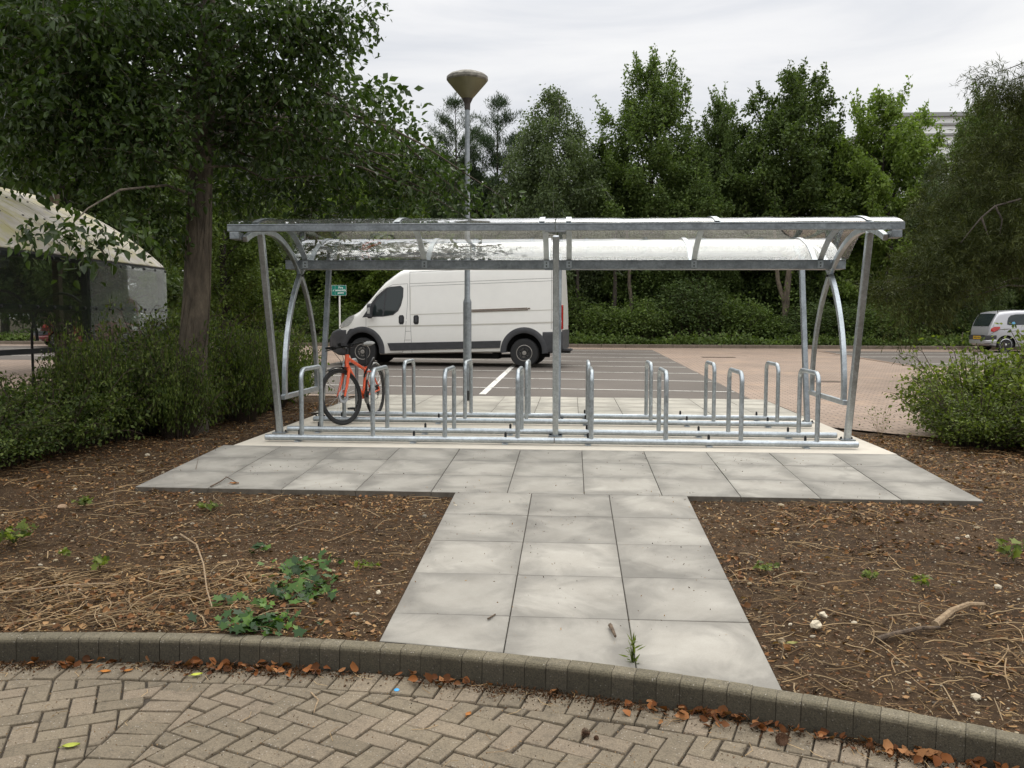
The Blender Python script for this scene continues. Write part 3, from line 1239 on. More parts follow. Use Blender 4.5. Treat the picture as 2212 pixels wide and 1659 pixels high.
# ------------------------------------------------------------------ fire assembly sign
M_GREEN = simple('sign green', (0.004, 0.20, 0.15), 0.4)
M_WHITE = simple('white paint', (0.78, 0.78, 0.75), 0.5)
M_SIGNW = simple('sign lettering white', (0.85, 0.87, 0.85), 0.5)
sg = thing('assembly_sign', 'green fire assembly point sign on a white post by the hedge', 'sign', (-5.55, 27.1, zg(27.1)))
mb = MB()
mb.tube([(0, .04, -.05), (0, .04, 2.36)], .034, 12)
mb.build('post', M_WHITE, sg, smooth=True)
mb = MB()
mb.box((-.30, -.012, 1.98), (.28, .003, 2.38))
pl = mb.build('panel', M_GREEN, sg, bevel=.003)
for lo, hi in (((-.30, -.0155, 1.98), (.28, -.0125, 1.988)), ((-.30, -.0155, 2.372), (.28, -.0125, 2.38)), ((-.30, -.0155, 1.9885), (-.292, -.0125, 2.3715)), ((.272, -.0155, 1.9885), (.28, -.0125, 2.3715)), ((-.163, -.0155, 1.9885), (-.158, -.0125, 2.3715))):
    mb = MB()
    mb.box(lo, hi)
    mb.build('border', M_SIGNW, pl)
for k, wd in enumerate(('Fire', 'assembly', 'point')):
    text_mesh('lettering', wd, 0.115, M_SIGNW, pl, (.060, -.0135, 2.285 - k * .10), (PI / 2, 0, 0), .0008)
mb = MB()
mb.bar([(-.262, -.0145, 2.17), (-.245, -.0145, 2.14), (-.200, -.0145, 2.215)], .002, .014, (0, 1, 0))
mb.build('tick_mark', M_SIGNW, pl)
# ================================================================== the orange bicycle
M_ORANGE = simple('orange frame paint', (0.86, 0.105, 0.018), 0.38, 0, 0, coat=0.25)
M_TYRE = simple('tyre rubber', (0.018, 0.018, 0.018), 0.75, 0, 0, bmp=0.3, bscale=120)
M_RIM = simple('black rim', (0.03, 0.03, 0.03), 0.3, 0.3)
M_STEELS = simple('bright steel', (0.6, 0.6, 0.6), 0.28, 1.0)
M_SADDLE = simple('grey saddle cover', (0.20, 0.20, 0.19), 0.55)
M_MUD = simple('mudguard plastic', (0.55, 0.55, 0.53), 0.3)
FW, RW = Vector((0.775, 3.63, 0)), Vector((0.925, 4.70, 0))
hd = (FW - RW)
BASE = hd.length
bang = math.atan2(hd.y, hd.x)
bike = thing('bicycle', 'orange bicycle with black tyres parked in the rack', 'bicycle', tuple(RW), bang)
WR = 0.345


def wheel(parent, name='wheel', disc=True):
    """spins about local Y, centre at the origin of its mesh"""
    mb = MB()
    ring = [(math.cos(2 * PI * k / 48) * (WR - .017), 0, math.sin(2 * PI * k / 48) * (WR - .017)) for k in range(48)]
    mb.tube(ring, .019, 10, closed=True)
    w = mb.build(name, M_TYRE, parent, smooth=True)
    mb = MB()
    n = 48
    vs, fs = [], []
    pr_ = [(WR - .034, -.011), (WR - .034, .011), (WR - .056, .008), (WR - .056, -.008)]
    for k in range(n):
        a = 2 * PI * k / n
        for r_, y in pr_:
            vs.append((math.cos(a) * r_, y, math.sin(a) * r_))
    for k in range(n):
        for j in range(4):
            fs.append((k * 4 + j, k * 4 + (j + 1) % 4, ((k + 1) % n) * 4 + (j + 1) % 4, ((k + 1) % n) * 4 + j))
    mb.add(vs, fs)
    mb.build('rim', M_RIM, w, smooth=True)
    mb = MB()
    for k in range(28):
        a = 2 * PI * k / 28
        s = 1 if k % 2 else -1
        a2 = a + (0.9 if (k // 2) % 2 else -0.9)
        mb.tube([(math.cos(a2) * .022, s * .03, math.sin(a2) * .022), (math.cos(a) * (WR - .05), 0, math.sin(a) * (WR - .05))], .0013, 4, caps=False)
    mb.build('spokes', M_STEELS, w)
    mb = MB()
    mb.lathe([(.008, -.055), (.012, -.05), (.024, -.035), (.016, -.02), (.016, .02), (.024, .035), (.012, .05), (.008, .055)], 14, axis='Y')
    mb.build('hub', M_RIM, w, smooth=True)
    if disc:
        mb = MB()
        mb.lathe([(.05, .040), (.08, .040), (.08, .042), (.05, .042)], 24, axis='Y', closed=False)
        mb.build('brake_disc', M_STEELS, w, smooth=True)
    return w


rear = wheel(bike)
rear.location = (0, 0, WR)
# local frame: x forwards (towards the front wheel), z up
BBp = Vector((.43, 0, .285))
SEAT_T = Vector((.295, 0, .655))
HEAD_B = Vector((.925, 0, .69))
HEAD_T = Vector((.885, 0, .845))
mb = MB()
mb.tube([BBp, SEAT_T + Vector((-.012, 0, .03))], .0165, 12)
mb.tube([BBp, HEAD_B + Vector((-.01, 0, .03))], [.024, .027], 12)
mb.tube([SEAT_T + Vector((.01, 0, -.03)), HEAD_T + Vector((.012, 0, -.035))], [.018, .022], 12)
mb.tube([HEAD_B, HEAD_T], .026, 14)
for s in (-1, 1):
    mb.tube([BBp + Vector((0, s * .02, 0)), (.30, s * .04, .31), (.01, s * .066, WR)], [.012, .011, .010], 10)
    mb.tube([SEAT_T + Vector((.01, s * .015, -.05)), (.20, s * .045, .60), (.01, s * .066, WR + .01)], [.010, .010, .009], 10)
mb.lathe([(.024, -.036), (.024, .036)], 14, tuple(BBp), 'Y')
mb.build('frame', M_ORANGE, bike, smooth=True)
mb = MB()
mb.tube([SEAT_T + Vector((-.012, 0, .02)), (.225, 0, .925)], .0136, 12)
mb.lathe([(.021, -.012), (.021, .012)], 12, tuple(SEAT_T + Vector((-.008, 0, .03))))
mb.build('seatpost', M_BLACK, bike, smooth=True)
# saddle
mb = MB()
vs, fs = [], []
secs = [(-.13, .068, .012), (-.10, .078, .03), (-.04, .070, .034), (.03, .040, .030), (.09, .024, .026), (.135, .016, .016)]
n = 12
for x, w, h in secs:
    for k in range(n):
        a = 2 * PI * k / n
        vs.append((.222 + x, math.cos(a) * w, .955 + math.sin(a) * h * (1 if math.sin(a) > 0 else .7) + (0.012 if x < -.08 else 0)))
for i in range(len(secs) - 1):
    for k in range(n):
        fs.append((i * n + k, i * n + (k + 1) % n, (i + 1) * n + (k + 1) % n, (i + 1) * n + k))
fs += [tuple(range(n))[::-1], tuple((len(secs) - 1) * n + k for k in range(n))]
mb.add(vs, fs)
mb.build('saddle', M_SADDLE, bike, smooth=True)
# cranks, pedals, chainwheel, chain
mb = MB()
mb.lathe([(.03, .045), (.085, .045), (.088, .047), (.085, .049), (.03, .049)], 30, tuple(BBp), 'Y')
mb.tube([BBp + Vector((0, -.05, 0)), BBp + Vector((.10, -.065, -.135))], [.012, .009], 8)
mb.tube([BBp + Vector((0, .06, 0)), BBp + Vector((-.10, .07, .135))], [.012, .009], 8)
ck = mb.build('crankset', M_RIM, bike, smooth=True)
for s, q in ((-1, Vector((.10, -.115, -.135))), (1, Vector((-.10, .12, .135)))):
    mb = MB()
    p = BBp + q
    mb.box((p.x - .05, p.y - .045, p.z - .012), (p.x + .05, p.y + .045, p.z - .004))
    mb.box((p.x - .05, p.y - .045, p.z + .004), (p.x + .05, p.y + .045, p.z + .012))
    for e in (-.046, .040):
        mb.box((p.x - .048, p.y + e, p.z - .0035), (p.x + .048, p.y + e + .006, p.z + .0035))
    mb.build('pedal', M_BLACK, bike)
mb = MB()
mb.tube([BBp + Vector((0, .047, .086)), (0, .047, WR + .045)], .004, 5)
mb.tube([BBp + Vector((0, .047, -.086)), (0.03, .047, WR - .11), (0, .047, WR - .045)], .004, 5)
mb.lathe([(.015, .040), (.05, .042), (.05, .052), (.03, .054)], 20, (0, 0, WR), 'Y')
mb.build('chain', M_RIM, bike, smooth=True)
# rear mudguard
mb = MB()
vs, fs = [], []
for k in range(25):
    a = R(25 + 150 * k / 24)
    for y, dr in ((-.028, -.008), (-.018, .004), (.018, .004), (.028, -.008)):
        r_ = WR + .018 + dr
        vs.append((math.cos(a) * r_, y, WR + math.sin(a) * r_))
for k in range(24):
    for j in range(3):
        fs.append((k * 4 + j, k * 4 + j + 1, k * 4 + 5 + j, k * 4 + 4 + j))
mb.add(vs, fs)
mg = mb.build('rear_mudguard', M_MUD, bike, smooth=True)
md = mg.modifiers.new('t', 'SOLIDIFY')
md.thickness = .003
# lock round the frame
mb = MB()
lk = [Vector((.30 + .13 * math.cos(t), .05 * math.sin(t * 1) + .05, .66 + .10 * math.sin(t) - .06 * math.cos(t))) for t in [2 * PI * k / 20 for k in range(20)]]
mb.tube(lk, .013, 8, closed=True)
mb.build('cable_lock', M_BLACK, bike, smooth=True)
# steered group: fork, front wheel, bars turn about the head axis
ax = (HEAD_T - HEAD_B).normalized()
steer = Matrix.Translation(HEAD_B) @ Matrix.Rotation(R(-23), 4, ax) @ Matrix.Translation(-HEAD_B)
fc = Vector((BASE, 0, WR))


def steered(o):
    me = o.data
    me.transform(steer)
    for c in o.children:
        c.data.transform(steer)
    return o


crown = HEAD_B + (HEAD_B - HEAD_T).normalized() * .03
mb = MB()
mb.tube([crown + Vector((0, -.05, 0)), crown + Vector((0, .05, 0))], .022, 10)
for s in (-1, 1):
    mb.tube([crown + Vector((0, s * .047, .01)), (crown + fc) / 2 + Vector((-.006, s * .055, 0)), fc + Vector((0, s * .062, 0))], [.021, .018, .013], 12)
steered(mb.build('fork', M_ORANGE, bike, smooth=True))
fwl = wheel(bike)
for o in (fwl, *fwl.children):
    o.data.transform(Matrix.Translation(fc))
steered(fwl)
mb = MB()
st0 = HEAD_T + ax * .015
stem_t = HEAD_T + ax * .065
clamp = stem_t + Vector((.075, 0, .035))
mb.tube([HEAD_T, HEAD_T + ax * .08], .019, 12)
mb.tube([stem_t, clamp], .017, 10)
bar = fillet([clamp + Vector((-.035, -.31, .02)), clamp + Vector((0, -.10, .004)), clamp + Vector((0, .10, .004)), clamp + Vector((-.035, .31, .02))], .12, 5)
mb.tube(bar, .013, 10)
hb = mb.build('handlebar', M_BLACK, bike, smooth=True)
for s in (-1, 1):
    mb = MB()
    mb.tube([clamp + Vector((-.017, s * .19, .012)), clamp + Vector((-.035, s * .32, .021))], .0165, 10)
    mb.build('grip', M_TYRE, hb, smooth=True)
mb = MB()
for s in (-1, 1):
    mb.tube([clamp + Vector((.0, s * .15, .0)), clamp + Vector((.045, s * .17, -.012)), clamp + Vector((.03, s * .27, -.016))], .007, 8)
    mb.box(tuple(clamp + Vector((-.01, s * .15 - .025, -.022))), tuple(clamp + Vector((.03, s * .15 + .025, .026))))
    mb.tube([clamp + Vector((.02, s * .14, -.01)), clamp + Vector((.09, s * .06, -.06)), clamp + Vector((.04, s * .03, -.16)), crown + Vector((.03, s * .03, -.02))], .0032, 6)
mb.box(tuple(clamp + Vector((.0, -.03, .012))), tuple(clamp + Vector((.05, .03, .05))))
mb.build('brake_levers', M_BLACK, hb)
steered(hb)
# short front mudguard
mb = MB()
vs, fs = [], []
for k in range(11):
    a = R(62 + 50 * k / 10)
    for y, dr in ((-.03, -.006), (-.018, .004), (.018, .004), (.03, -.006)):
        r_ = WR + .020 + dr
        vs.append((fc.x + math.cos(a) * r_, y, WR + math.sin(a) * r_))
for k in range(10):
    for j in range(3):
        fs.append((k * 4 + j, k * 4 + j + 1, k * 4 + 5 + j, k * 4 + 4 + j))
mb.add(vs, fs)
o = mb.build('front_mudguard', M_BLACK, bike, smooth=True)
md = o.modifiers.new('t', 'SOLIDIFY')
md.thickness = .003
steered(o)
# lean a little against the hoop
bike.rotation_euler = (R(2.5), 0, bang)
# ================================================================== vehicles
def car_paint(name, col, rough=0.35, metal=0.0, coat=0.5, dirt=0.12):
    m, nt, b = new_mat(name)
    g = ramp(nt, noise_node(nt, 2.2, 6, 0.7), [(0.3, [c * (1 - dirt) for c in col]), (0.65, col)])
    tc = N(nt, 'ShaderNodeTexCoord')
    sp = N(nt, 'ShaderNodeSeparateXYZ')
    nt.links.new(tc.outputs['Object'], sp.inputs[0])
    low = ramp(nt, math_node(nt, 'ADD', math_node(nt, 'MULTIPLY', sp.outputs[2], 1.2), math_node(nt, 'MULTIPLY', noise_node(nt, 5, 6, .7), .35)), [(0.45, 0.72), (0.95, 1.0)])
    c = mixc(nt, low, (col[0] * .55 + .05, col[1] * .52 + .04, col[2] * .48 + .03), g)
    nt.links.new(c, b.inputs['Base Color'])
    b.inputs['Roughness'].default_value = rough
    b.inputs['Metallic'].default_value = metal
    b.inputs['Coat Weight'].default_value = coat
    b.inputs['Coat Roughness'].default_value = 0.12
    return m


def glass_dark(name, col=(0.022, 0.03, 0.03)):
    m, nt, b = new_mat(name)
    b.inputs['Base Color'].default_value = (*col, 1)
    b.inputs['Roughness'].default_value = 0.03
    b.inputs['Specular IOR Level'].default_value = 0.6
    return m


M_VANW = car_paint('white van paint', (0.86, 0.85, 0.80), dirt=.05)
M_CLAD = simple('dark grey bumper plastic', (0.042, 0.043, 0.046), 0.6, 0, 0.15, 6)
M_GLASS = glass_dark('vehicle glass')
M_GAP = simple('panel gap shadow line', (0.03, 0.03, 0.03), 0.9)
M_WELL = simple('wheel arch liner', (0.012, 0.012, 0.012), 0.9)
M_RIMV = simple('steel wheel silver', (0.34, 0.32, 0.29), 0.45, 0.5, 0.2, 14)
M_CHROME = simple('lamp reflector', (0.75, 0.75, 0.74), 0.15, 0.9)
M_LENS = simple('clear headlamp lens', (0.62, 0.62, 0.60), 0.08, 0.35, 0.25, 30, coat=1.0)
M_RED = simple('red tail lamp', (0.42, 0.02, 0.016), 0.15, coat=1.0)
M_RUST = simple('grimy slide track', (0.17, 0.13, 0.10), 0.7, 0, 0.3, 20)
M_SILVER = car_paint('silver car paint', (0.50, 0.50, 0.52), 0.34, 0.45, 0.6, 0.05)
M_REDP = car_paint('red car paint', (0.13, 0.014, 0.012), 0.3, 0, 0.8)
M_BLUEP = car_paint('blue car paint', (0.03, 0.12, 0.36), 0.3, 0, 0.8)
M_PLATE = simple('yellow number plate', (0.75, 0.46, 0.03), 0.5)


def interp(tab, x):
    return float(np.interp(x, [t[0] for t in tab], [t[1] for t in tab]))


class Loft:
    """car body: side profile top/bottom, half width in plan, tumblehome above the waist"""

    def __init__(self, top, bot, half, waist, lean, rc):
        self.top, self.bot, self.half, self.waist, self.lean, self.rc = top, bot, half, waist, lean, rc

    def y(self, x, z):
        return interp(self.half, x) * (1 - self.lean * max(0.0, z - self.waist))

    def section(self, x):
        zb, zt = interp(self.bot, x), interp(self.top, x)
        rc = min(self.rc, (zt - zb) * 0.45)
        pts = [(0.0, zb), (self.y(x, zb) * 0.9, zb), (self.y(x, zb) * 0.985, zb + 0.03), (self.y(x, zb + .08), zb + 0.08)]
        for t in (0.2, 0.4, 0.6, 0.8, 1.0):
            z = zb + .08 + (zt - rc - zb - .08) * t
            pts.append((self.y(x, z), z))
        ye = self.y(x, zt - rc)
        for k in range(1, 6):
            a = PI / 2 * k / 5
            pts.append((ye - rc * 1.25 * (1 - math.cos(a)), zt - rc + rc * math.sin(a)))
        pts += [(ye * 0.5, zt + rc * .12), (0.0, zt + rc * .18)]
        return pts

    def build(self, xs, name, mat, parent, yc):
        mb = MB()
        vs, fs = [], []
        secs = []
        for x in xs:
            s = self.section(x)
            ring = [(x, yc - y, z) for y, z in s] + [(x, yc + y, z) for y, z in s[-2:0:-1]]
            secs.append(ring)
        n = len(secs[0])
        for r_ in secs:
            vs += r_
        for i in range(len(secs) - 1):
            for k in range(n):
                fs.append((i * n + k, i * n + (k + 1) % n, (i + 1) * n + (k + 1) % n, (i + 1) * n + k))
        fs += [tuple(range(n))[::-1], tuple((len(secs) - 1) * n + k for k in range(n))]
        mb.add(vs, fs)
        return mb.build(name, mat, parent, smooth=True, angle=32)


def side_patch(body, poly, name, mat, parent, yc, out=0.004, thick=0.02, sides=(-1,), smooth=False):
    """flat-ish part lying on the body side, polygon given as (x, z)"""
    first = None
    for s in sides:
        mb = MB()
        mb.prism(poly, lambda x, z: (x, yc + s * (body.y(x, z) - thick), z), lambda x, z: (x, yc + s * (body.y(x, z) + out), z))
        o = mb.build(name, mat, parent)
        first = first or o
    return first


def side_line(mb, body, pts, yc, w=0.009, out=0.0025, s=-1):
    for a, b_ in zip(pts, pts[1:]):
        d = Vector((b_[0] - a[0], b_[1] - a[1]))
        if d.length < 1e-6:
            continue
        nrm = Vector((-d.y, d.x)).normalized() * w / 2
        k = max(1, int(d.length / 0.25))
        for i in range(k):
            p, q_ = Vector(a) + d * i / k, Vector(a) + d * (i + 1) / k
            c4 = [p - nrm, q_ - nrm, q_ + nrm, p + nrm]
            mb.add([(c.x, yc + s * (body.y(c.x, c.y) + out), c.y) for c in c4], [(0, 1, 2, 3)])


def road_wheel(parent, pos, r, w, s, rim_mat, style, rr=0.62):
    """axis along Y; s = -1 outer face to -Y"""
    mb = MB()
    c = pos
    prof = [(r * rr, -w / 2 + .012), (r * .80, -w / 2), (r * .93, -w / 2 + .008), (r * .985, -w / 2 + .035), (r, -w / 2 + .06), (r, w / 2 - .06), (r * .985, w / 2 - .035), (r * .93, w / 2 - .008), (r * .8, w / 2), (r * rr, w / 2 - .012)]
    mb.lathe(prof, 40, c, 'Y')
    t = mb.build('wheel', M_TYRE, parent, smooth=True)
    f = lambda d: s * (w / 2 + d)
    mb = MB()
    if style == 'steel':
        mb.lathe([(r * rr, f(-.008)), (r * (rr - .03), f(-.004)), (r * (rr - .07), f(-.02)), (r * .50, f(-.045)), (r * .44, f(-.03)), (r * .34, f(-.012)), (r * .22, f(-.012)), (r * .17, f(-.022)), (r * .13, f(.004)), (r * .02, f(.006))], 40, c, 'Y', closed=False)
        mb.build('rim', rim_mat, t, smooth=True)
        mb = MB()
        for k in range(12):
            a = 2 * PI * k / 12
            mb.lathe([(r * .043, f(-.034)), (r * .043, f(-.030))], 10, (c[0] + math.cos(a) * r * .475, c[1], c[2] + math.sin(a) * r * .475), 'Y')
        for k in range(5):
            a = 2 * PI * k / 5 + .3
            mb.lathe([(r * .045, f(-.011)), (r * .045, f(-.009))], 10, (c[0] + math.cos(a) * r * .275, c[1], c[2] + math.sin(a) * r * .275), 'Y')
        mb.build('rim_holes', M_WELL, t)
    else:
        mb.lathe([(r * rr, f(-.006)), (r * (rr - .04), f(-.002)), (r * (rr - .07), f(-.03)), (r * (rr - .08), f(-.03))], 40, c, 'Y', closed=False)
        ns = 14 if style == 'multi' else 5
        ww = .020 if style == 'multi' else .05
        for k in range(ns):
            a = 2 * PI * k / ns
            u = Vector((math.cos(a), 0, math.sin(a)))
            v = Vector((-math.sin(a), 0, math.cos(a)))
            i0, i1 = Vector(c) + u * r * .08, Vector(c) + u * r * (rr - .05)
            w0, w1 = ww * (1.1 if style == 'multi' else .9), ww * .65
            ps = [i0 - v * w0, i1 - v * w1, i1 + v * w1, i0 + v * w0]
            vs = [(p.x, c[1] + f(-.016), p.z) for p in ps] + [(p.x, c[1] + f(-.035), p.z) for p in ps]
            mb.add(vs, [(0, 1, 2, 3), (4, 7, 6, 5), (0, 4, 5, 1), (1, 5, 6, 2), (2, 6, 7, 3), (3, 7, 4, 0)])
        mb.lathe([(r * .16, f(-.03)), (r * .15, f(-.008)), (r * .02, f(-.004))], 20, c, 'Y', closed=False)
        mb.build('rim', rim_mat, t, smooth=True)
        mb = MB()
        mb.lathe([(r * (rr - .05), f(-.06)), (r * .02, f(-.06))], 30, c, 'Y', closed=False)
        mb.build('brake_backing', M_WELL, t)
    return t


# ------------------------------------------------------------------ white van; traced in metres from the photograph
def V(px, py):
    if px > 1870:
        px = 1870 + (px - 1870) * .60
    elif px < 210:
        px = 210 - (210 - px) * 1.42
    return ((px - 355) / 306.0, (915 - py) / 306.0)


vang = math.atan2(15.11 - 15.45, 2.347 + 1.854)
van = thing('delivery_van', 'white high roof panel van parked behind the shelter', 'van', (-1.854, 15.45, zg(15.3)), vang)
VW = 2.0
VC = VW / 2
vtop = [V(*p) for p in ((100, 690), (118, 655), (165, 622), (200, 570), (245, 530), (290, 505), (330, 480), (410, 395), (470, 325), (530, 262), (600, 208), (650, 174), (690, 157), (740, 149), (900, 143), (1170, 134), (1500, 122), (1840, 112), (1905, 115), (1932, 135), (1945, 250), (1957, 380), (1966, 500), (1972, 640))]
vtop = [(x, z) for x, z in vtop]
vbot = [V(*p) for p in ((100, 770), (115, 800), (160, 830), (260, 838), (540, 826), (1000, 812), (1500, 800), (1750, 806), (1900, 800), (1972, 765))]
vhalf = [(V(100, 0)[0], .62), (V(118, 0)[0], .74), (V(150, 0)[0], .84), (V(200, 0)[0], .91), (V(280, 0)[0], .955), (V(380, 0)[0], .985), (V(500, 0)[0], 1.0), (V(1880, 0)[0], 1.0), (V(1930, 0)[0], .98), (V(1972, 0)[0], .93)]
vb = Loft(vtop, vbot, vhalf, 1.15, 0.075, 0.16)
xs_ = sorted(set([round(x, 4) for x, z in vtop] + [round(x, 4) for x, z in vbot] + [round(x, 4) for x, z in vhalf] + list(np.arange(-.8, 5.2, .12).round(3))))
xs_ = [x for i, x in enumerate(xs_) if (i == 0 or x - xs_[i - 1] > .004) and V(100, 0)[0] <= x <= V(1972, 0)[0]]
WRV = 0.365
body = vb.build(xs_, 'body', M_VANW, van, VC)
for wx in (0.0, 4.2):
    mb = MB()
    for yy0, yy1 in ((-.1, .34), (VW - .34, VW + .1)):
        mb.lathe([(.47, yy0), (.47, yy1)], 40, (wx, 0, .395 if wx == 0 else .40), 'Y')
    cut = mb.build('cutter', M_WELL)
    cut.parent = van
    bpy.context.view_layer.update()
    apply_bool(body, cut)
# side glass
glassp = [V(*p) for p in ((440, 520), (447, 455), (478, 398), (520, 352), (552, 322), (580, 306), (660, 297), (682, 310), (678, 372), (664, 432), (645, 474), (608, 505), (540, 522))]
trim = [V(*p) for p in ((356, 535), (395, 480), (432, 420), (468, 372), (510, 334), (548, 308), (580, 296), (664, 288), (688, 305), (686, 376), (670, 440), (648, 484), (608, 516), (520, 529))]
side_patch(vb, trim, 'window_seal', M_CLAD, van, VC, .004, .01, (-1, 1))
win = side_patch(vb, glassp, 'side_window', M_GLASS, van, VC, .008, .005, (-1, 1))
side_patch(vb, [V(*p) for p in ((520, 524), (546, 318), (556, 314), (532, 522))], 'window_divider', M_CLAD, win, VC, .011, .004, (-1, 1))
# windscreen wrapped on the sloping top
mb = MB()
wsx = [V(p, 0)[0] for p in (352, 380, 410, 440, 470, 500, 530, 560, 590)]
vs, fs = [], []
for x in wsx:
    zt = interp(vtop, x)
    sl = Vector((-(interp(vtop, x + .05) - interp(vtop, x - .05)), 0.1)).normalized()
    ye = vb.y(x, zt - .1) - .13
    for k in range(9):
        t = -1 + 2 * k / 8
        bow = vb.rc * .17 * (1 - abs(t)) + .006
        vs.append((x + sl.x * (bow + .004), VC + t * ye, zt + sl.y * (bow + .004)))
for i in range(len(wsx) - 1):
    for k in range(8):
        fs.append((i * 9 + k, i * 9 + k + 1, (i + 1) * 9 + k + 1, (i + 1) * 9 + k))
mb.add(vs, fs)
mb.build('windscreen', M_GLASS, van, smooth=True)
# plastic: bumpers, arches, strips
fb = [V(*p) for p in ((98, 772), (100, 688), (118, 652), (165, 626), (250, 624), (225, 655), (206, 700), (203, 760), (200, 834), (160, 832), (116, 802))]


def bumper_half(poly_top, poly_bot, x0, x1, name, grow=.014):
    lf = Loft(poly_top, poly_bot, [(x, w + grow) for x, w in vhalf], 9, 0, .07)
    xs = np.linspace(x0, x1, 16)
    return lf.build(list(xs), name, M_CLAD, van, VC)


bumper_half([(V(96, 0)[0], V(0, 688)[1]), (V(118, 0)[0], V(0, 650)[1]), (V(165, 0)[0], V(0, 624)[1]), (V(222, 0)[0], V(0, 624)[1])], [(V(96, 0)[0], V(0, 776)[1]), (V(115, 0)[0], V(0, 806)[1]), (V(160, 0)[0], V(0, 834)[1]), (V(222, 0)[0], V(0, 838)[1])], V(96, 0)[0], V(218, 0)[0], 'front_bumper')
bumper_half([(V(1780, 0)[0], V(0, 632)[1]), (V(1978, 0)[0], V(0, 628)[1])], [(V(1780, 0)[0], V(0, 806)[1]), (V(1930, 0)[0], V(0, 800)[1]), (V(1978, 0)[0], V(0, 770)[1])], V(1782, 0)[0], V(1976, 0)[0], 'rear_bumper')


def arch(cx, cz, r0, r1, a0, a1, extra=None):
    for s in (-1, 1):
        mb = MB()
        vs, fs = [], []
        n = 36
        for k in range(n + 1):
            a = R(a0 + (a1 - a0) * k / n)
            for r_, o in ((r0, -.05), (r0, .012), (r0 + .02, .022), (r1 - .03, .022), (r1, .004), (r1, -.02)):
                x, z = cx + math.cos(a) * r_, cz + math.sin(a) * r_ * (1.02)
                z = max(z, interp(vbot, x) - .002)
                vs.append((x, VC + s * (vb.y(x, z) + o), z))
        for k in range(n):
            for j in range(5):
                fs.append((k * 6 + j, k * 6 + j + 1, k * 6 + 7 + j, k * 6 + 6 + j))
        mb.add(vs, fs)
        mb.build('wheel_arch_trim', M_CLAD, van, smooth=True)


arch(0.0, .395, .455, .60, -8, 176)
arch(4.2, .40, .455, .60, -8, 188)
side_patch(vb, [V(*p) for p in ((225, 655), (250, 626), (330, 618), (330, 640))], 'arch_link', M_CLAD, van, VC, .010, .02, (-1, 1))
side_patch(vb, [V(*p) for p in ((562, 735), (1462, 710), (1453, 765), (585, 793))], 'side_moulding', M_CLAD, van, VC, .02, .02, (-1, 1))
M_SWAGE = simple('grey swage line', (0.56, 0.54, 0.48), .5)  # flat grey strips that draw the creases of the body side
# lamps
hl = side_patch(vb, [V(*p) for p in ((173, 612), (186, 585), (215, 552), (250, 528), (288, 514), (283, 545), (262, 580), (235, 603), (200, 613))], 'headlight', M_LENS, van, VC, .012, .05, (-1, 1))
tl = side_patch(vb, [V(*p) for p in ((1930, 436), (1956, 436), (1968, 622), (1930, 624))], 'tail_light', M_RED, van, VC, .012, .05, (-1, 1))
side_patch(vb, [V(*p) for p in ((1931, 500), (1960, 500), (1964, 565), (1931, 566))], 'reversing_lens', M_LENS, tl, VC, .015, .03, (-1, 1))
mb = MB()
xe = V(1972, 0)[0]
mb.box((xe - .06, VC - .955, V(0, 620)[1]), (xe + .012, VC - .80, V(0, 436)[1]))
mb.build('tail_light', M_RED, van, bevel=.01)
# handles, track, mirror, lines
for px in (653, 771):
    mb = MB()
    poly = [V(px + a, b_) for a, b_ in ((6, 518), (34, 516), (43, 530), (43, 572), (36, 587), (10, 588), (1, 575), (0, 532))]
    mb.prism(poly, lambda x, z: (x, VC - vb.y(x, z) + .01, z), lambda x, z: (x, VC - vb.y(x, z) - .006, z))
    hd_ = mb.build('door_handle', M_BLACK, van)
    mb = MB()
    poly = [V(px + a, b_) for a, b_ in ((12, 526), (32, 525), (34, 560), (30, 570), (15, 570), (10, 560))]
    mb.prism(poly, lambda x, z: (x, VC - vb.y(x, z) - .004, z), lambda x, z: (x, VC - vb.y(x, z) - .022, z))
    mb.build('grip', M_CLAD, hd_, bevel=.004)
for a, b_ in (((1172, 489), (1668, 472)), ((1172, 478), (1664, 460))):
    p, q_ = V(*a), V(*b_)
    mb = MB()
    mb.bar([(p[0], VC - vb.y(*p) - .006, p[1]), (q_[0], VC - vb.y(*q_) - .006, q_[1])], .018, .024, (0, 1, 0))
    mb.build('door_track', M_RUST, van)
p = V(1674, 463)
mb = MB()
mb.box((p[0] - .02, VC - vb.y(*p) - .016, p[1] - .016), (p[0] + .035, VC - vb.y(*p), p[1] + .016))
mb.build('door_track', M_RUST, van)
mb = MB()
p0 = V(430, 500)
y_ = VC - vb.y(*p0)
sec = []
for k, (dx, wz, hz) in enumerate(((-.055, .05, .15), (-.03, .07, .185), (.03, .075, .19), (.06, .06, .17))):
    sec.append([(p0[0] + dx, y_ - .16 + wz * a, p0[1] + .05 + hz * b_) for a, b_ in ((-1, -.8), (-.6, -1), (.6, -1), (1, -.8), (1, .75), (.5, 1), (-.5, 1), (-1, .75))])
vs = [p for s in sec for p in s]
fs = [(i * 8 + k, i * 8 + (k + 1) % 8, (i + 1) * 8 + (k + 1) % 8, (i + 1) * 8 + k) for i in range(3) for k in range(8)] + [tuple(range(8))[::-1], tuple(24 + k for k in range(8))]
mb.add(vs, fs)
mb.tube([(p0[0] - .02, y_ + .02, p0[1] - .06), (p0[0], y_ - .13, p0[1] - .05)], .03, 8)
mr = mb.build('wing_mirror', M_CLAD, van, bevel=.01)
mb = MB()
mb.box((p0[0] - .035, y_ - .242, p0[1] - .02), (p0[0] + .035, y_ - .232, p0[1] + .13))
mb.build('indicator_lens', M_LENS, mr, bevel=.004)
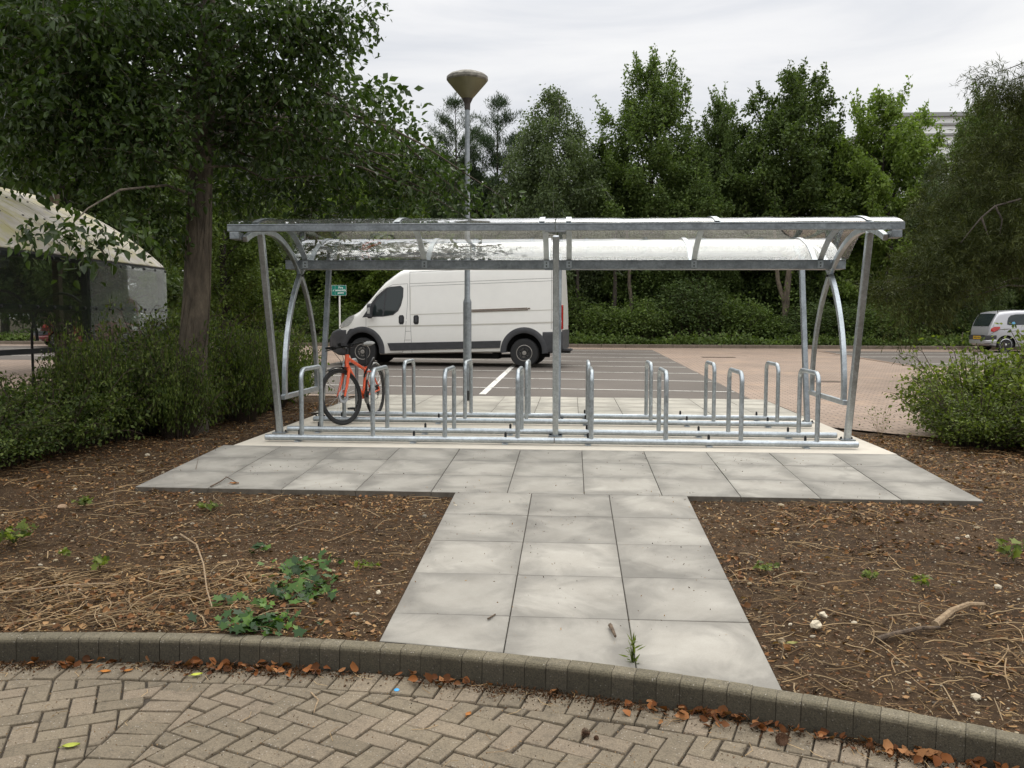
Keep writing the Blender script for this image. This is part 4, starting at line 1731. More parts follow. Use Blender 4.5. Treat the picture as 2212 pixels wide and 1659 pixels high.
for pl_ in ([(387, 540), (387, 628)], [(737, 180), (737, 290), (742, 470), (758, 790), (758, 806)], [(737, 182), (1865, 138)], [(737, 292), (1870, 252)], [(738, 272), (1870, 232)],
            [(560, 300), (600, 280), (720, 272), (722, 420), (712, 580), (702, 700), (690, 780), (683, 806), (560, 815)], [(430, 410), (500, 330), (560, 300)], [(706, 642), (748, 641)], [(700, 710), (750, 709)], [(1845, 140), (1848, 620)]):
    mb = MB()
    side_line(mb, vb, [V(*p) for p in pl_], VC, .0065)
    mb.build('panel_gap', M_GAP, van)
for pl_, w in (([(742, 512), (1160, 498), (1868, 472)], .018), ([(400, 607), (1160, 590), (1868, 566)], .03), ([(745, 300), (745, 500)], .012)):
    mb = MB()
    side_line(mb, vb, [V(*p) for p in pl_], VC, w, .005)
    mb.build('swage_line', M_SWAGE, van)
mb = MB()
mb.box((5.05, VC - .78, .42), (5.36, VC - .30, .47))
mb.box((5.03, VC - .70, .36), (5.32, VC - .40, .42))
for k in range(5):
    mb.box((5.12 + k * .045, VC - .77, .471), (5.14 + k * .045, VC - .31, .478))
mb.box((5.362, VC - .76, .435), (5.368, VC - .66, .46))
mb.build('rear_step', M_CLAD, van, bevel=.005)
for px_, pz in ((1938, 300), (1945, 580)):
    mb = MB()
    p = V(px_, pz)
    mb.box((p[0] - .01, VC - vb.y(*p) - .02, p[1] - .05), (p[0] + .03, VC - vb.y(*p) + .02, p[1] + .05))
    mb.build('door_hinge', M_VANW, van, bevel=.006)
mb = MB()
mb.box((.55, .35, .2), (3.5, .75, .33))
mb.tube([(3.2, .45, .26), (4.8, .45, .3)], .05, 10)
mb.lathe([(.09, 0), (.09, .5)], 14, (3.42, .3, .3), 'Y')
mb.build('underbody', M_WELL, van)
for wx, z in ((0, .36), (4.2, .365)):
    road_wheel(van, (wx, .135, z), WRV, .225, -1, M_RIMV, 'steel', .56)
    road_wheel(van, (wx, VW - .135, z), WRV, .225, 1, M_RIMV, 'steel', .56)


# ------------------------------------------------------------------ hatchbacks (x = 0 at the rear axle, front to +x, near side -y)
def hatchback(name, label, paint, loc, rotz, rim, plate=None, group=None):
    t = thing(name, label, 'car', loc, rotz, group)
    Wd = 1.62
    yc = Wd / 2
    top = [(-.56, .62), (-.545, .80), (-.50, .93), (-.40, 1.16), (-.28, 1.36), (-.20, 1.405), (-.05, 1.435), (.4, 1.475), (.9, 1.478), (1.3, 1.45), (1.6, 1.37), (1.9, 1.19), (2.2, .985), (2.45, .93), (2.75, .83), (2.95, .70), (3.02, .58), (3.04, .45)]
    bot = [(-.56, .36), (-.50, .24), (-.3, .20), (.4, .19), (2.0, .19), (2.9, .2), (3.04, .3)]
    half = [(-.56, .60), (-.52, .69), (-.42, .765), (-.2, .80), (.3, .815), (2.2, .815), (2.7, .76), (2.9, .66), (3.04, .5)]
    lf = Loft(top, bot, half, .82, .20, .11)
    xs = sorted(set([round(p[0], 3) for p in top + half] + list(np.arange(-.5, 3.0, .1).round(3))))
    xs = [x for i, x in enumerate(xs) if i == 0 or x - xs[i - 1] > .004]
    b = lf.build(xs, 'body', paint, t, yc)
    for wx in (0, 2.37):
        mb = MB()
        for a, c in ((-.1, .24), (Wd - .24, Wd + .1)):
            mb.lathe([(.325, a), (.325, c)], 32, (wx, 0, .285), 'Y')
        cut = mb.build('cutter', M_WELL)
        cut.parent = t
        bpy.context.view_layer.update()
        apply_bool(b, cut)
    w1 = side_patch(lf, [(.02, .98), (.03, 1.10), (.07, 1.22), (.15, 1.30), (.32, 1.335), (.74, 1.35), (.74, .975), (.30, .965), (.10, .955)], 'rear_side_window', M_GLASS, t, yc, .006, .01, (-1, 1))
    side_patch(lf, [(.80, .975), (.80, 1.352), (1.15, 1.338), (1.42, 1.27), (1.72, 1.08), (1.80, .98)], 'front_side_window', M_GLASS, t, yc, .006, .01, (-1, 1))
    # tailgate glass, windscreen on the sloping ends
    for nm, xr in (('tailgate_window', (-.505, -.46, -.40, -.34, -.285)), ('windscreen', (1.52, 1.6, 1.7, 1.8, 1.9, 2.0, 2.1))):
        mb = MB()
        vs, fs = [], []
        for x in xr:
            zt = interp(top, x)
            dx = interp(top, x + .02) - interp(top, x - .02)
            sl = Vector((-dx, .04)).normalized()
            ye = lf.y(x, zt - .06) - .12
            for k in range(9):
                tt = -1 + 2 * k / 8
                bow = lf.rc * .18 * (1 - abs(tt)) + .008
                vs.append((x + sl.x * bow, yc + tt * ye, zt + sl.y * bow))
        for i in range(len(xr) - 1):
            for k in range(8):
                fs.append((i * 9 + k, i * 9 + k + 1, (i + 1) * 9 + k + 1, (i + 1) * 9 + k))
        mb.add(vs, fs)
        mb.build(nm, M_GLASS, t, smooth=True)
    # rear bumper: dark upper band, painted lower lip
    lb = Loft([(-.62, .60), (-.15, .62)], [(-.62, .42), (-.15, .46)], [(-.62, .60), (-.56, .69), (-.45, .78), (-.2, .822), (-.15, .826)], 9, 0, .04)
    lb.build([-.62, -.6, -.57, -.52, -.46, -.38, -.33], 'rear_bumper', M_CLAD, t, yc)
    lb = Loft([(-.63, .43), (-.15, .44)], [(-.63, .30), (-.15, .26)], [(-.63, .58), (-.57, .69), (-.46, .785), (-.2, .824)], 9, 0, .03)
    lb.build([-.63, -.61, -.57, -.52, -.46, -.38, -.33], 'bumper_lip', paint, t, yc)
    side_patch(lf, [(-.50, .74), (-.49, .84), (-.40, .90), (-.24, .905), (-.22, .86), (-.30, .76), (-.42, .72)], 'tail_light', M_RED, t, yc, .018, .08, (-1, 1))
    side_patch(lf, [(2.55, .66), (2.62, .80), (2.80, .74), (2.9, .62), (2.75, .60)], 'headlight', M_LENS, t, yc, .015, .08, (-1, 1))
    if plate:
        mb = MB()
        mb.box((-.632, yc - .26, .46), (-.622, yc + .26, .57))
        pp = mb.build('number_plate', M_PLATE, t)
        mb = MB()
        for k in range(7):
            y_ = yc + .20 - k * .062 - (.03 if k > 3 else 0)
            mb.box((-.6345, y_ - .019, .482), (-.6325, y_ + .019, .55))
        mb.build('plate_characters', M_GAP, pp)
    for pl_ in ([(.77, 1.35), (.77, .95), (.80, .35)], [(.80, .35), (1.9, .33)], [(1.9, .33), (1.92, .93)]):
        for s in (-1, 1):
            mb = MB()
            side_line(mb, lf, pl_, yc, .008, .003, s)
            mb.build('panel_gap', M_GAP, t)
    side_patch(lf, [(.86, .80), (.86, .84), (1.03, .845), (1.03, .805)], 'door_handle', paint, t, yc, .03, .01, (-1, 1))
    side_patch(lf, [(.37, .36), (1.98, .355), (1.98, .385), (.37, .39)], 'sill_strip', paint, t, yc, .014, .01, (-1, 1))
    for s in (-1, 1):
        mb = MB()
        p = (1.62, yc + s * (lf.y(1.62, 1.0) + .09), 1.0)
        mb.box((p[0] - .05, p[1] - .09, p[2] - .06), (p[0] + .06, p[1] + .07, p[2] + .06))
        mb.build('wing_mirror', paint, t, bevel=.03)
    for wx in (0, 2.37):
        road_wheel(t, (wx, .10, .275), .275, .18, -1, M_CHROME if rim == 'multi' else M_RIMV, rim, .76)
        road_wheel(t, (wx, Wd - .10, .275), .275, .18, 1, M_CHROME if rim == 'multi' else M_RIMV, rim, .76)
    mb = MB()
    mb.box((-.2, .3, .2), (2.6, Wd - .3, .32))
    mb.build('underbody', M_WELL, t)
    return t


car = hatchback('parked_car', 'silver three-door hatchback parked beyond the bush on the right', M_SILVER, (18.66, 25.0, zg(25)), R(1.5), 'multi', True, 'cars parked at the far hedge')
mb = MB()
mb.prism([(.16, 1.00), (.20, 1.07), (.27, 1.08), (.30, 1.02), (.26, .99)], lambda x, z: (x, .81 - .815 * (1 - .2 * (z - .82)) - .007, z), lambda x, z: (x, .81 - .815 * (1 - .2 * (z - .82)) - .009, z))
st = mb.build('window_sticker', simple('pale blue sticker', (.12, .35, .55), .5), car)
hatchback('parked_car', 'red hatchback with five-spoke wheels seen through the old shelter', M_REDP, (-15.5, 24.6, zg(24.6)), R(40), 'five', None, 'cars parked at the far hedge')
hatchback('parked_car', 'blue car half hidden behind the old shelter at the left edge', M_BLUEP, (-16.4, 18.3, zg(18)), R(182), 'five', None, 'cars parked at the far hedge')
# ================================================================== trees, shrubs and ground plants
M_LEAF_F = leaf_mat('broad dark green leaf', [(0.018, 0.034, 0.009), (0.030, 0.052, 0.013), (0.055, 0.088, 0.022), (0.038, 0.064, 0.016)], 0.32, 0.45, 0.35)
M_LEAF_L = leaf_mat('lighter green leaf', [(0.10, 0.15, 0.032), (0.135, 0.19, 0.044), (0.17, 0.225, 0.06)], 0.4, 0.3)
M_LEAF_M = leaf_mat('mid green leaf', [(0.066, 0.100, 0.027), (0.10, 0.145, 0.042), (0.145, 0.19, 0.06)], 0.3, 0.25)
M_LEAF_D = leaf_mat('dark green leaf', [(0.044, 0.070, 0.02), (0.068, 0.10, 0.03), (0.098, 0.134, 0.042)], 0.25, 0.25)
M_LEAF_B = leaf_mat('birch leaf', [(0.07, 0.098, 0.042), (0.098, 0.13, 0.056), (0.12, 0.152, 0.07)], 0.3, 0.25)
M_NEEDLE = leaf_mat('blue green needle', [(0.030, 0.050, 0.028), (0.042, 0.066, 0.036), (0.055, 0.08, 0.044)], 0.15, 0.2)
M_NEEDLE_B = leaf_mat('olive brown needle spray', [(0.028, 0.036, 0.010), (0.050, 0.060, 0.017), (0.082, 0.092, 0.030)], 0.2, 0.15)
M_SHRUB = leaf_mat('small shrub leaf', [(0.028, 0.046, 0.012), (0.050, 0.075, 0.018), (0.090, 0.120, 0.030), (0.13, 0.16, 0.045)], 0.3, 0.25)
M_SHRUB_L = leaf_mat('yellow green shrub leaf', [(0.045, 0.065, 0.014), (0.08, 0.108, 0.022), (0.13, 0.165, 0.034), (0.17, 0.20, 0.045)], 0.35, 0.25)
M_IVY = leaf_mat('ivy leaf', [(0.012, 0.032, 0.009), (0.022, 0.055, 0.014), (0.05, 0.105, 0.02), (0.09, 0.16, 0.03)], 0.2, 0.5, 0.35)


def bark_mat(name, c0, c1, scale=7.0):
    m, nt, b = new_mat(name)
    tc = N(nt, 'ShaderNodeTexCoord')
    mp = N(nt, 'ShaderNodeMapping')
    mp.inputs['Scale'].default_value = (1, 1, 0.35)
    nt.links.new(tc.outputs['Object'], mp.inputs['Vector'])
    f = noise_node(nt, scale, 7, 0.7, vec=mp.outputs[0], dist=0.4)
    g = noise_node(nt, scale * 5, 5, 0.7, vec=mp.outputs[0])
    c = ramp(nt, f, [(0.35, c0), (0.62, c1)])
    c = mixc(nt, 1.0, c, ramp(nt, g, [(0.3, .7), (0.7, 1.25)]), 'MULTIPLY')
    nt.links.new(c, b.inputs['Base Color'])
    b.inputs['Roughness'].default_value = 0.9
    bump(nt, b, g, 0.9, 0.02)
    return m


M_BARK = bark_mat('smooth brown grey bark', (0.035, 0.027, 0.019), (0.13, 0.105, 0.074), 4.5)
M_BARK_D = bark_mat('dark tree bark', (0.025, 0.02, 0.016), (0.06, 0.047, 0.036))
M_BARK_W = bark_mat('pale birch bark', (0.10, 0.095, 0.09), (0.30, 0.29, 0.27), 3.0)
M_TWIG = simple('thin brown twig', (0.06, 0.042, 0.028), 0.9)


def unit(v):
    return v / (np.linalg.norm(v, axis=-1, keepdims=True) + 1e-9)


def leaves(name, P, size, mat, parent=None, droop=0.35, wid=0.5, out=None, outw=0.5, fold=0.18, kind='big', jitter=0.35):
    """one mesh of separate leaves at points P (N,3)"""
    n = len(P)
    s = (size * (1 + jitter * RNG.uniform(-1, 1, n)))[:, None]
    d = RNG.normal(size=(n, 3))
    d[:, 2] -= droop * 1.6
    if out is not None:
        d += out * outw * 1.5
    d = unit(d)
    up = RNG.normal(size=(n, 3)) * 0.7
    up[:, 2] += 1.0
    side = unit(np.cross(d, up))
    nor = np.cross(side, d)
    w = s * wid * 0.5
    if kind == 'big':
        b = P
        t = P + d * s - nor * s * 0.10
        r1 = P + d * s * 0.30 + side * w + nor * w * fold * 2
        r2 = P + d * s * 0.68 + side * w * 0.72 + nor * w * fold
        l1 = P + d * s * 0.30 - side * w + nor * w * fold * 2
        l2 = P + d * s * 0.68 - side * w * 0.72 + nor * w * fold
        V_ = np.stack([b, r1, r2, t, l2, l1], 1).reshape(-1, 3)
        k = np.arange(n)[:, None] * 6
        F = np.concatenate([k + np.array([[0, 1, 2, 3]]), k + np.array([[0, 3, 4, 5]])], 1).reshape(-1, 4)
    else:
        b = P
        t = P + d * s
        r1 = P + d * s * 0.45 + side * w + nor * w * fold
        l1 = P + d * s * 0.45 - side * w + nor * w * fold
        V_ = np.stack([b, r1, t, l1], 1).reshape(-1, 3)
        k = np.arange(n)[:, None] * 4
        F = (k + np.array([[0, 1, 2, 3]])).reshape(-1, 4)
    return fast_mesh(name, V_, F, np.full(len(F), 4), mat, parent)


def curve_pts(a, b, sag=0.0, n=6, wob=0.0, rnd=random):
    a, b = Vector(a), Vector(b)
    L = (b - a).length
    out = []
    for i in range(n + 1):
        t = i / n
        p = a.lerp(b, t)
        p.z += sag * L * math.sin(PI * t)
        if wob and 0 < i < n:
            p += Vector((rnd.uniform(-1, 1), rnd.uniform(-1, 1), rnd.uniform(-1, 1))) * wob * L
        out.append(p)
    return out


def sprays(blobs, dens, tw, leaf_gap, mbt=None, spread=0.06, droop=0.25, twig_r=0.004):
    """leafy twigs filling blobs (centre, radius): returns leaf points and outward directions"""
    P, O = [], []
    for c, r_ in blobs:
        c = np.array(c, float)
        nt_ = max(3, int(dens * r_ * r_))
        d = unit(RNG.normal(size=(nt_, 3)))
        d[:, 2] *= 0.8
        base = c + d * r_ * RNG.uniform(0.0, 0.75, (nt_, 1))
        tip_d = unit(d + RNG.normal(size=(nt_, 3)) * 0.55 + np.array([0, 0, -droop]))
        L = tw * RNG.uniform(0.6, 1.25, nt_)
        for i in range(nt_):
            m = max(3, int(L[i] / leaf_gap))
            t = (np.arange(m) + RNG.uniform(0, 1, m) * .6) / m
            t = 0.12 + 0.88 * t
            pts = base[i] + tip_d[i] * (L[i] * t)[:, None]
            pts[:, 2] -= droop * L[i] * t * t * 0.6
            P.append(pts + RNG.normal(size=(m, 3)) * spread)
            O.append(np.repeat(tip_d[i][None], m, 0))
            if mbt is not None and i % 2 == 0:
                e = base[i] + tip_d[i] * L[i]
                e[2] -= droop * L[i] * 0.6
                mid = base[i] + tip_d[i] * L[i] * .5
                mid[2] -= droop * L[i] * 0.15
                mbt.tube([tuple(base[i]), tuple(mid), tuple(e)], [twig_r, twig_r * .7, twig_r * .3], 3, caps=False)
    return np.concatenate(P), np.concatenate(O)


def to_obj(root, o):
    """keep world placement of a mesh made in world space under a root that is only translated"""
    o.data.transform(Matrix.Translation(-Vector(root.location)))
    o.parent = root
    return o


# ------------------------------------------------------------------ the big tree on the left, beside the shelter
tb = Vector((-0.86, 2.95, -0.05))
tree = thing('broadleaf_tree', 'large dark-leaved tree with a thick bare trunk overhanging the left end of the shelter', 'tree', tuple(tb))
trunk_c = [(-0.86, 2.95, -.06), (-0.84, 2.95, .25), (-0.80, 2.96, .9), (-0.735, 2.96, 1.6), (-0.70, 2.97, 2.3), (-0.665, 2.98, 3.0), (-0.60, 2.98, 3.8), (-0.55, 3.0, 4.8), (-0.48, 3.05, 6.2), (-.45, 3.1, 7.6), (-.4, 3.1, 8.8)]
trunk_r = [.225, .178, .160, .150, .142, .120, .105, .085, .06, .035, .012]
mb = MB()
mb.tube(trunk_c, trunk_r, 18)
blob_px = [(40, 40, 9, 1.0), (170, 60, 8.6, .95), (300, 50, 9.2, .85), (420, 40, 10, .8), (520, 40, 9.4, .7), (600, 40, 9.2, .6), (680, 30, 9.5, .5), (745, 35, 9.6, .36), (795, 28, 9.6, .18),
           (40, 170, 9.5, .9), (170, 190, 8.8, .75), (290, 200, 9, .7), (400, 160, 10.3, .7), (490, 180, 9.4, .6), (570, 150, 9.4, .55), (640, 190, 9.5, .46), (675, 120, 9.5, .33), (700, 80, 9.6, .3), (740, 80, 9.6, .2),
           (725, 225, 9.6, .36), (790, 240, 9.8, .28), (835, 265, 9.8, .16), (700, 300, 10, .45), (610, 290, 9.6, .5), (510, 290, 9.8, .5),
           (60, 260, 9, .75), (180, 270, 8.8, .66), (300, 310, 9, .6), (370, 280, 9.0, .4),
           (40, 335, 9.4, .38), (150, 345, 9.2, .40), (260, 385, 9, .38), (335, 430, 9.3, .42), (380, 500, 9.9, .3), (480, 410, 10.3, .42), (570, 400, 10.4, .42), (650, 390, 10.5, .45), (740, 370, 10.6, .5), (820, 350, 10.8, .42), (880, 380, 10.8, .42), (940, 350, 11.0, .38), (900, 310, 11, .25), (975, 410, 11, .34), (1030, 440, 11, .22), (1085, 425, 11, .16), (1000, 465, 11, .16),
           (860, 430, 10.8, .35), (770, 440, 10.6, .35), (690, 450, 10.5, .3)]
low_px = [(150, 495, 7.0, .20), (95, 505, 7.0, .15), (200, 515, 7.0, .17), (180, 545, 7.0, .13), (290, 505, 7.3, .14), (320, 490, 7.3, .10), (55, 480, 7.0, .12), (240, 490, 7.1, .12)]
blobs = [(at(u, v, d), r_) for u, v, d, r_ in blob_px]
lows = [(at(u, v, d), r_) for u, v, d, r_ in low_px]
topb = [((-.5 + dx, 3 + dy, z), r_) for dx, dy, z, r_ in ((0, 0, 6.4, 1.1), (-1.5, .6, 6.0, 1.2), (-.4, 1.5, 5.6, 1.2), (.3, -1.2, 6.0, 1.0), (-.2, .2, 7.6, 1.1), (-1.6, -1.0, 5.8, 1.1), (-2.4, .5, 5.2, 1.1), (-1.9, 1.8, 4.2, 1.0), (-.2, 2.0, 3.9, .8), (-3.0, .6, 3.6, 1.0), (.3, 2.8, 4.4, .8), (-.3, 2.5, 3.6, .8), (.9, 2.8, 3.8, .75), (.6, 3.5, 4.6, .8), (1.6, 3.2, 3.7, .55), (-.5, 3.8, 4.0, .9), (1.1, 4.2, 4.4, .5), (.2, 3.4, 5.4, .8), (-.9, 3.0, 4.2, 1.0))]
rnd = random.Random(3)
tpt = lambda z: Vector([float(np.interp(z, [c[2] for c in trunk_c], [c[k] for c in trunk_c])) for k in range(3)])
for (c, r_) in blobs + topb:
    c = Vector(c)
    if r_ < .3 and rnd.random() < .3:
        continue
    hz = math.hypot(c.x - tb.x, c.y - tb.y)
    z0 = max(rnd.uniform(2.9, 4.6), min(7.8, c.z - hz * rnd.uniform(.15, .5) + .1))
    s = tpt(z0)
    pts = curve_pts(s, c, rnd.uniform(.02, .10), 7, .018, rnd)
    r0 = .007 + .006 * hz
    mb.tube(pts, [r0 * (1 - .85 * i / 7) for i in range(8)], 6, caps=False)
for px in ([(430, 262, 9.75), (448, 274, 9.7), (535, 270, 9.9), (620, 288, 10.1), (694, 305, 10.3), (745, 332, 10.5), (798, 357, 10.7), (880, 392, 10.9), (960, 425, 11)],
           [(425, 370, 9.7), (452, 360, 9.7), (515, 358, 9.8), (575, 388, 9.9), (640, 383, 10.1), (700, 378, 10.2), (735, 352, 10.3)],
           [(428, 260, 9.7), (400, 245, 9.6), (350, 225, 9.4), (300, 215, 9.2)], [(415, 420, 9.6), (360, 400, 9.2), (260, 410, 8.2), (190, 450, 7.4), (150, 490, 7.0)]):
    pts = [at(*p) for p in px]
    k = len(pts) - 1
    mb.tube(pts, [(.034 if px[0][1] < 300 else .017) * (1 - .8 * i / k) for i in range(k + 1)], 8, caps=False)
# ivy stems clinging to the bark
for k in range(5):
    a0 = rnd.uniform(3.6, 5.9)
    pts = []
    for i in range(12):
        z = .3 + i * .26
        r_ = float(np.interp(z, [c[2] for c in trunk_c], trunk_r)) + .004
        a = a0 + .25 * math.sin(i * .9 + k) + i * .04
        p = tpt(z)
        pts.append((p.x + math.cos(a) * r_, p.y + math.sin(a) * r_, z))
    mb.tube(pts, .006, 5, caps=False)
to_obj(tree, mb.build('trunk', M_BARK, None, smooth=True))
twg = MB()
P, O = sprays(blobs, 250, .34, .040, twg, .03, .32, .003)
P2, O2 = sprays(lows, 420, .20, .04, twg, .02, .5, .0025)
P3, O3 = sprays(topb, 90, .5, .055, None, .05, .3)
to_obj(tree, twg.build('twigs', M_TWIG, None))
P_, O_ = np.concatenate([P, P2]), np.concatenate([O, O2])
to_obj(tree, leaves('crown', P_, .080, M_LEAF_F, None, .45, .52, O_, .45, .2))
to_obj(tree, leaves('upper_crown', P3, .13, M_LEAF_F, None, .4, .6, O3, .4, .2, 'small'))


# ------------------------------------------------------------------ background trees
def profile_tree(name, H, Rad, prof, n_br, leafn, leaf, mat, bark, seed, updir=0.5, droop=0.2, clus=0.34, bare=0.16, trunk_r=.14, leaders=1, flat=0.75, wid=0.6, kind='small', gap=1.0, trunk_lean=0.0, whorl=0, spire=1.0):
    """a tree at the origin: trunk part and crown part"""
    rnd = random.Random(seed)
    t = bpy.data.objects.new(name, None)
    link(t)
    mb = MB()
    tc = [(trunk_lean * (z / H) ** 2 + rnd.uniform(-.06, .06) * (1 if 0 < i < 8 else 0), rnd.uniform(-.06, .06) * (1 if 0 < i < 8 else 0), z) for i, z in enumerate(np.linspace(-.1, H * .97, 9))]
    mb.tube(tc, [trunk_r * (1 - .92 * i / 8) for i in range(9)], 9, caps=False)
    at_z = lambda z: Vector((float(np.interp(z, [c[2] for c in tc], [c[0] for c in tc])), float(np.interp(z, [c[2] for c in tc], [c[1] for c in tc])), z))
    cl = []
    lead = [(0.0, 0.0, 1.0)]
    for k in range(leaders - 1):
        a = rnd.uniform(0, 2 * PI)
        lead.append((math.cos(a) * Rad * rnd.uniform(.3, .6), math.sin(a) * Rad * rnd.uniform(.3, .6), rnd.uniform(.80, .95)))
    for k in range(n_br):
        f = (k + rnd.random()) / n_br
        if whorl:
            f = (int(f * whorl) + .15 * rnd.random() + .3) / whorl
        h = bare + (1 - bare) * f
        a = k * 2.399 + rnd.uniform(-.5, .5)
        L = Rad * float(np.interp(h, [p[0] for p in prof], [p[1] for p in prof])) * rnd.uniform(.72, 1.12)
        z0 = h * H - L * updir * .55
        s = at_z(max(bare * H * .6, z0))
        e = at_z(h * H) + Vector((math.cos(a) * L, math.sin(a) * L, L * updir * .35 - droop * L * .3))
        e.z = min(e.z, H * .985)
        pts = curve_pts(s, e, .06 if updir > .2 else -.05, 5, .02, rnd)
        mb.tube(pts, [max(.008, trunk_r * .26 * (1 - f * .7)) * (1 - .8 * i / 5) for i in range(6)], 5, caps=False)
        m = max(2, int(L / (clus * (.8 if not whorl else .55))))
        for j in range(m):
            tt = .35 + .65 * (j + rnd.random() * .7) / m
            tt = min(tt, 1.0)
            p = pts[min(5, int(tt * 5))].lerp(pts[min(5, int(tt * 5) + 1)], tt * 5 - int(tt * 5))
            p = p + Vector((rnd.gauss(0, 1), rnd.gauss(0, 1), rnd.gauss(0, .6))) * clus * (.55 if not whorl else .25)
            if rnd.random() < gap:
                cl.append((p, clus * rnd.uniform(.6, 1.25) * (1.0 if h < .85 else .75)))
        if h > .3 and spire > 0 and not whorl:
            u_ = Vector((math.cos(a), math.sin(a), 0)) * rnd.uniform(.1, .6) + Vector((rnd.gauss(0, .15), rnd.gauss(0, .15), 1.0 if droop < .5 else -.8))
            u_ = u_.normalized() * rnd.uniform(.5, 1.25) * spire
            for j in range(5):
                cl.append((e + u_ * (j / 4), clus * (.62 - .11 * j)))
            mb.tube([e, e + u_ * .5, e + u_], [.014, .009, .003], 4, caps=False)
    for lx, ly, lh in lead:
        top = lh * H
        n = 7
        for j in range(n):
            z = top - j * clus * .62
            p = Vector((lx, ly, z)) + at_z(min(H, z)) * Vector((1, 1, 0)).x * 0 + Vector((at_z(z).x, at_z(z).y, 0))
            cl.append((p + Vector((rnd.gauss(0, .1), rnd.gauss(0, .1), 0)) * (j * .4), clus * (.32 + .13 * j)))
        if lx or ly:
            mb.tube(curve_pts(at_z(top * .55), (lx, ly, top), .03, 5, .02, rnd), [.05, .04, .032, .024, .016, .006], 5, caps=False)
    w = np.array([c[1] ** 2 for c in cl])
    cnt = np.maximum(6, (w / w.sum() * leafn)).astype(int)
    P, O = [], []
    for (p, r_), m in zip(cl, cnt):
        g = RNG.normal(size=(m, 3)) * r_ * .58
        g[:, 2] *= flat
        if droop > .5:
            g[:, 2] -= np.abs(RNG.normal(size=m)) * r_ * .6
        P.append(np.array(p) + g)
        O.append(unit(g + np.array([0, 0, .15])))
    P, O = np.concatenate(P), np.concatenate(O)
    tr = mb.build('trunk', bark, t, smooth=True)
    cr = leaves('crown', P, leaf, mat, t, droop, wid, O, .5, .2, kind, .4)
    t['proto'] = 1
    return t


def place(proto, label, cat, x, y, z, s, rz, group=None, first=[]):
    o = proto if proto.name not in first else copy_tree(proto)
    if o is proto:
        first.append(proto.name)
        if 'proto' in o:
            del o['proto']
    o.location = (x, y, z)
    o.rotation_euler = (0, 0, rz)
    o.scale = s if isinstance(s, tuple) else (s, s, s)
    return tag(o, label, cat, group)


PR_OVAL = [(0, .55), (.15, .85), (.35, 1.0), (.55, .92), (.75, .68), (.9, .38), (1, .08)]
PR_CONE = [(0, .9), (.15, 1.0), (.4, .85), (.6, .62), (.8, .36), (.92, .18), (1, .04)]
PR_BROAD = [(0, .6), (.2, .9), (.45, 1.0), (.65, .95), (.82, .72), (.93, .42), (1, .12)]
PR_PINE = [(0, .5), (.3, .8), (.45, 1.0), (.6, .85), (.75, .62), (.88, .36), (1, .06)]
maple = profile_tree('maple_tree', 11, 2.7, PR_OVAL, 62, 80000, .135, M_LEAF_M, M_BARK_D, 21, .8, .25, .36, .12, .16, 5, .8)
lime = profile_tree('cherry_tree', 10, 3.0, PR_BROAD, 60, 70000, .155, M_LEAF_L, M_BARK_D, 22, .7, .45, .37, .14, .15, 5, .65)
oak = profile_tree('oak_tree', 12, 2.9, PR_OVAL, 72, 90000, .125, M_LEAF_M, M_BARK_D, 23, .9, .15, .34, .12, .18, 4, .9)
darkt = profile_tree('sycamore_tree', 11, 3.1, PR_BROAD, 66, 80000, .15, M_LEAF_D, M_BARK_D, 24, .75, .3, .38, .12, .18, 6, .6)
birch = profile_tree('birch_tree', 10.5, 2.5, PR_OVAL, 66, 80000, .10, M_LEAF_B, M_BARK_W, 25, .6, .8, .34, .14, .12, 3, 1.0)
pine = profile_tree('pine_tree', 11, 2.3, PR_PINE, 64, 52000, .17, M_NEEDLE, M_BARK_D, 26, .9, -.6, .21, .22, .13, 1, .9, .12, whorl=10)
GB = 'trees in the belt beyond the car park'
zt_ = ground_profile(33)
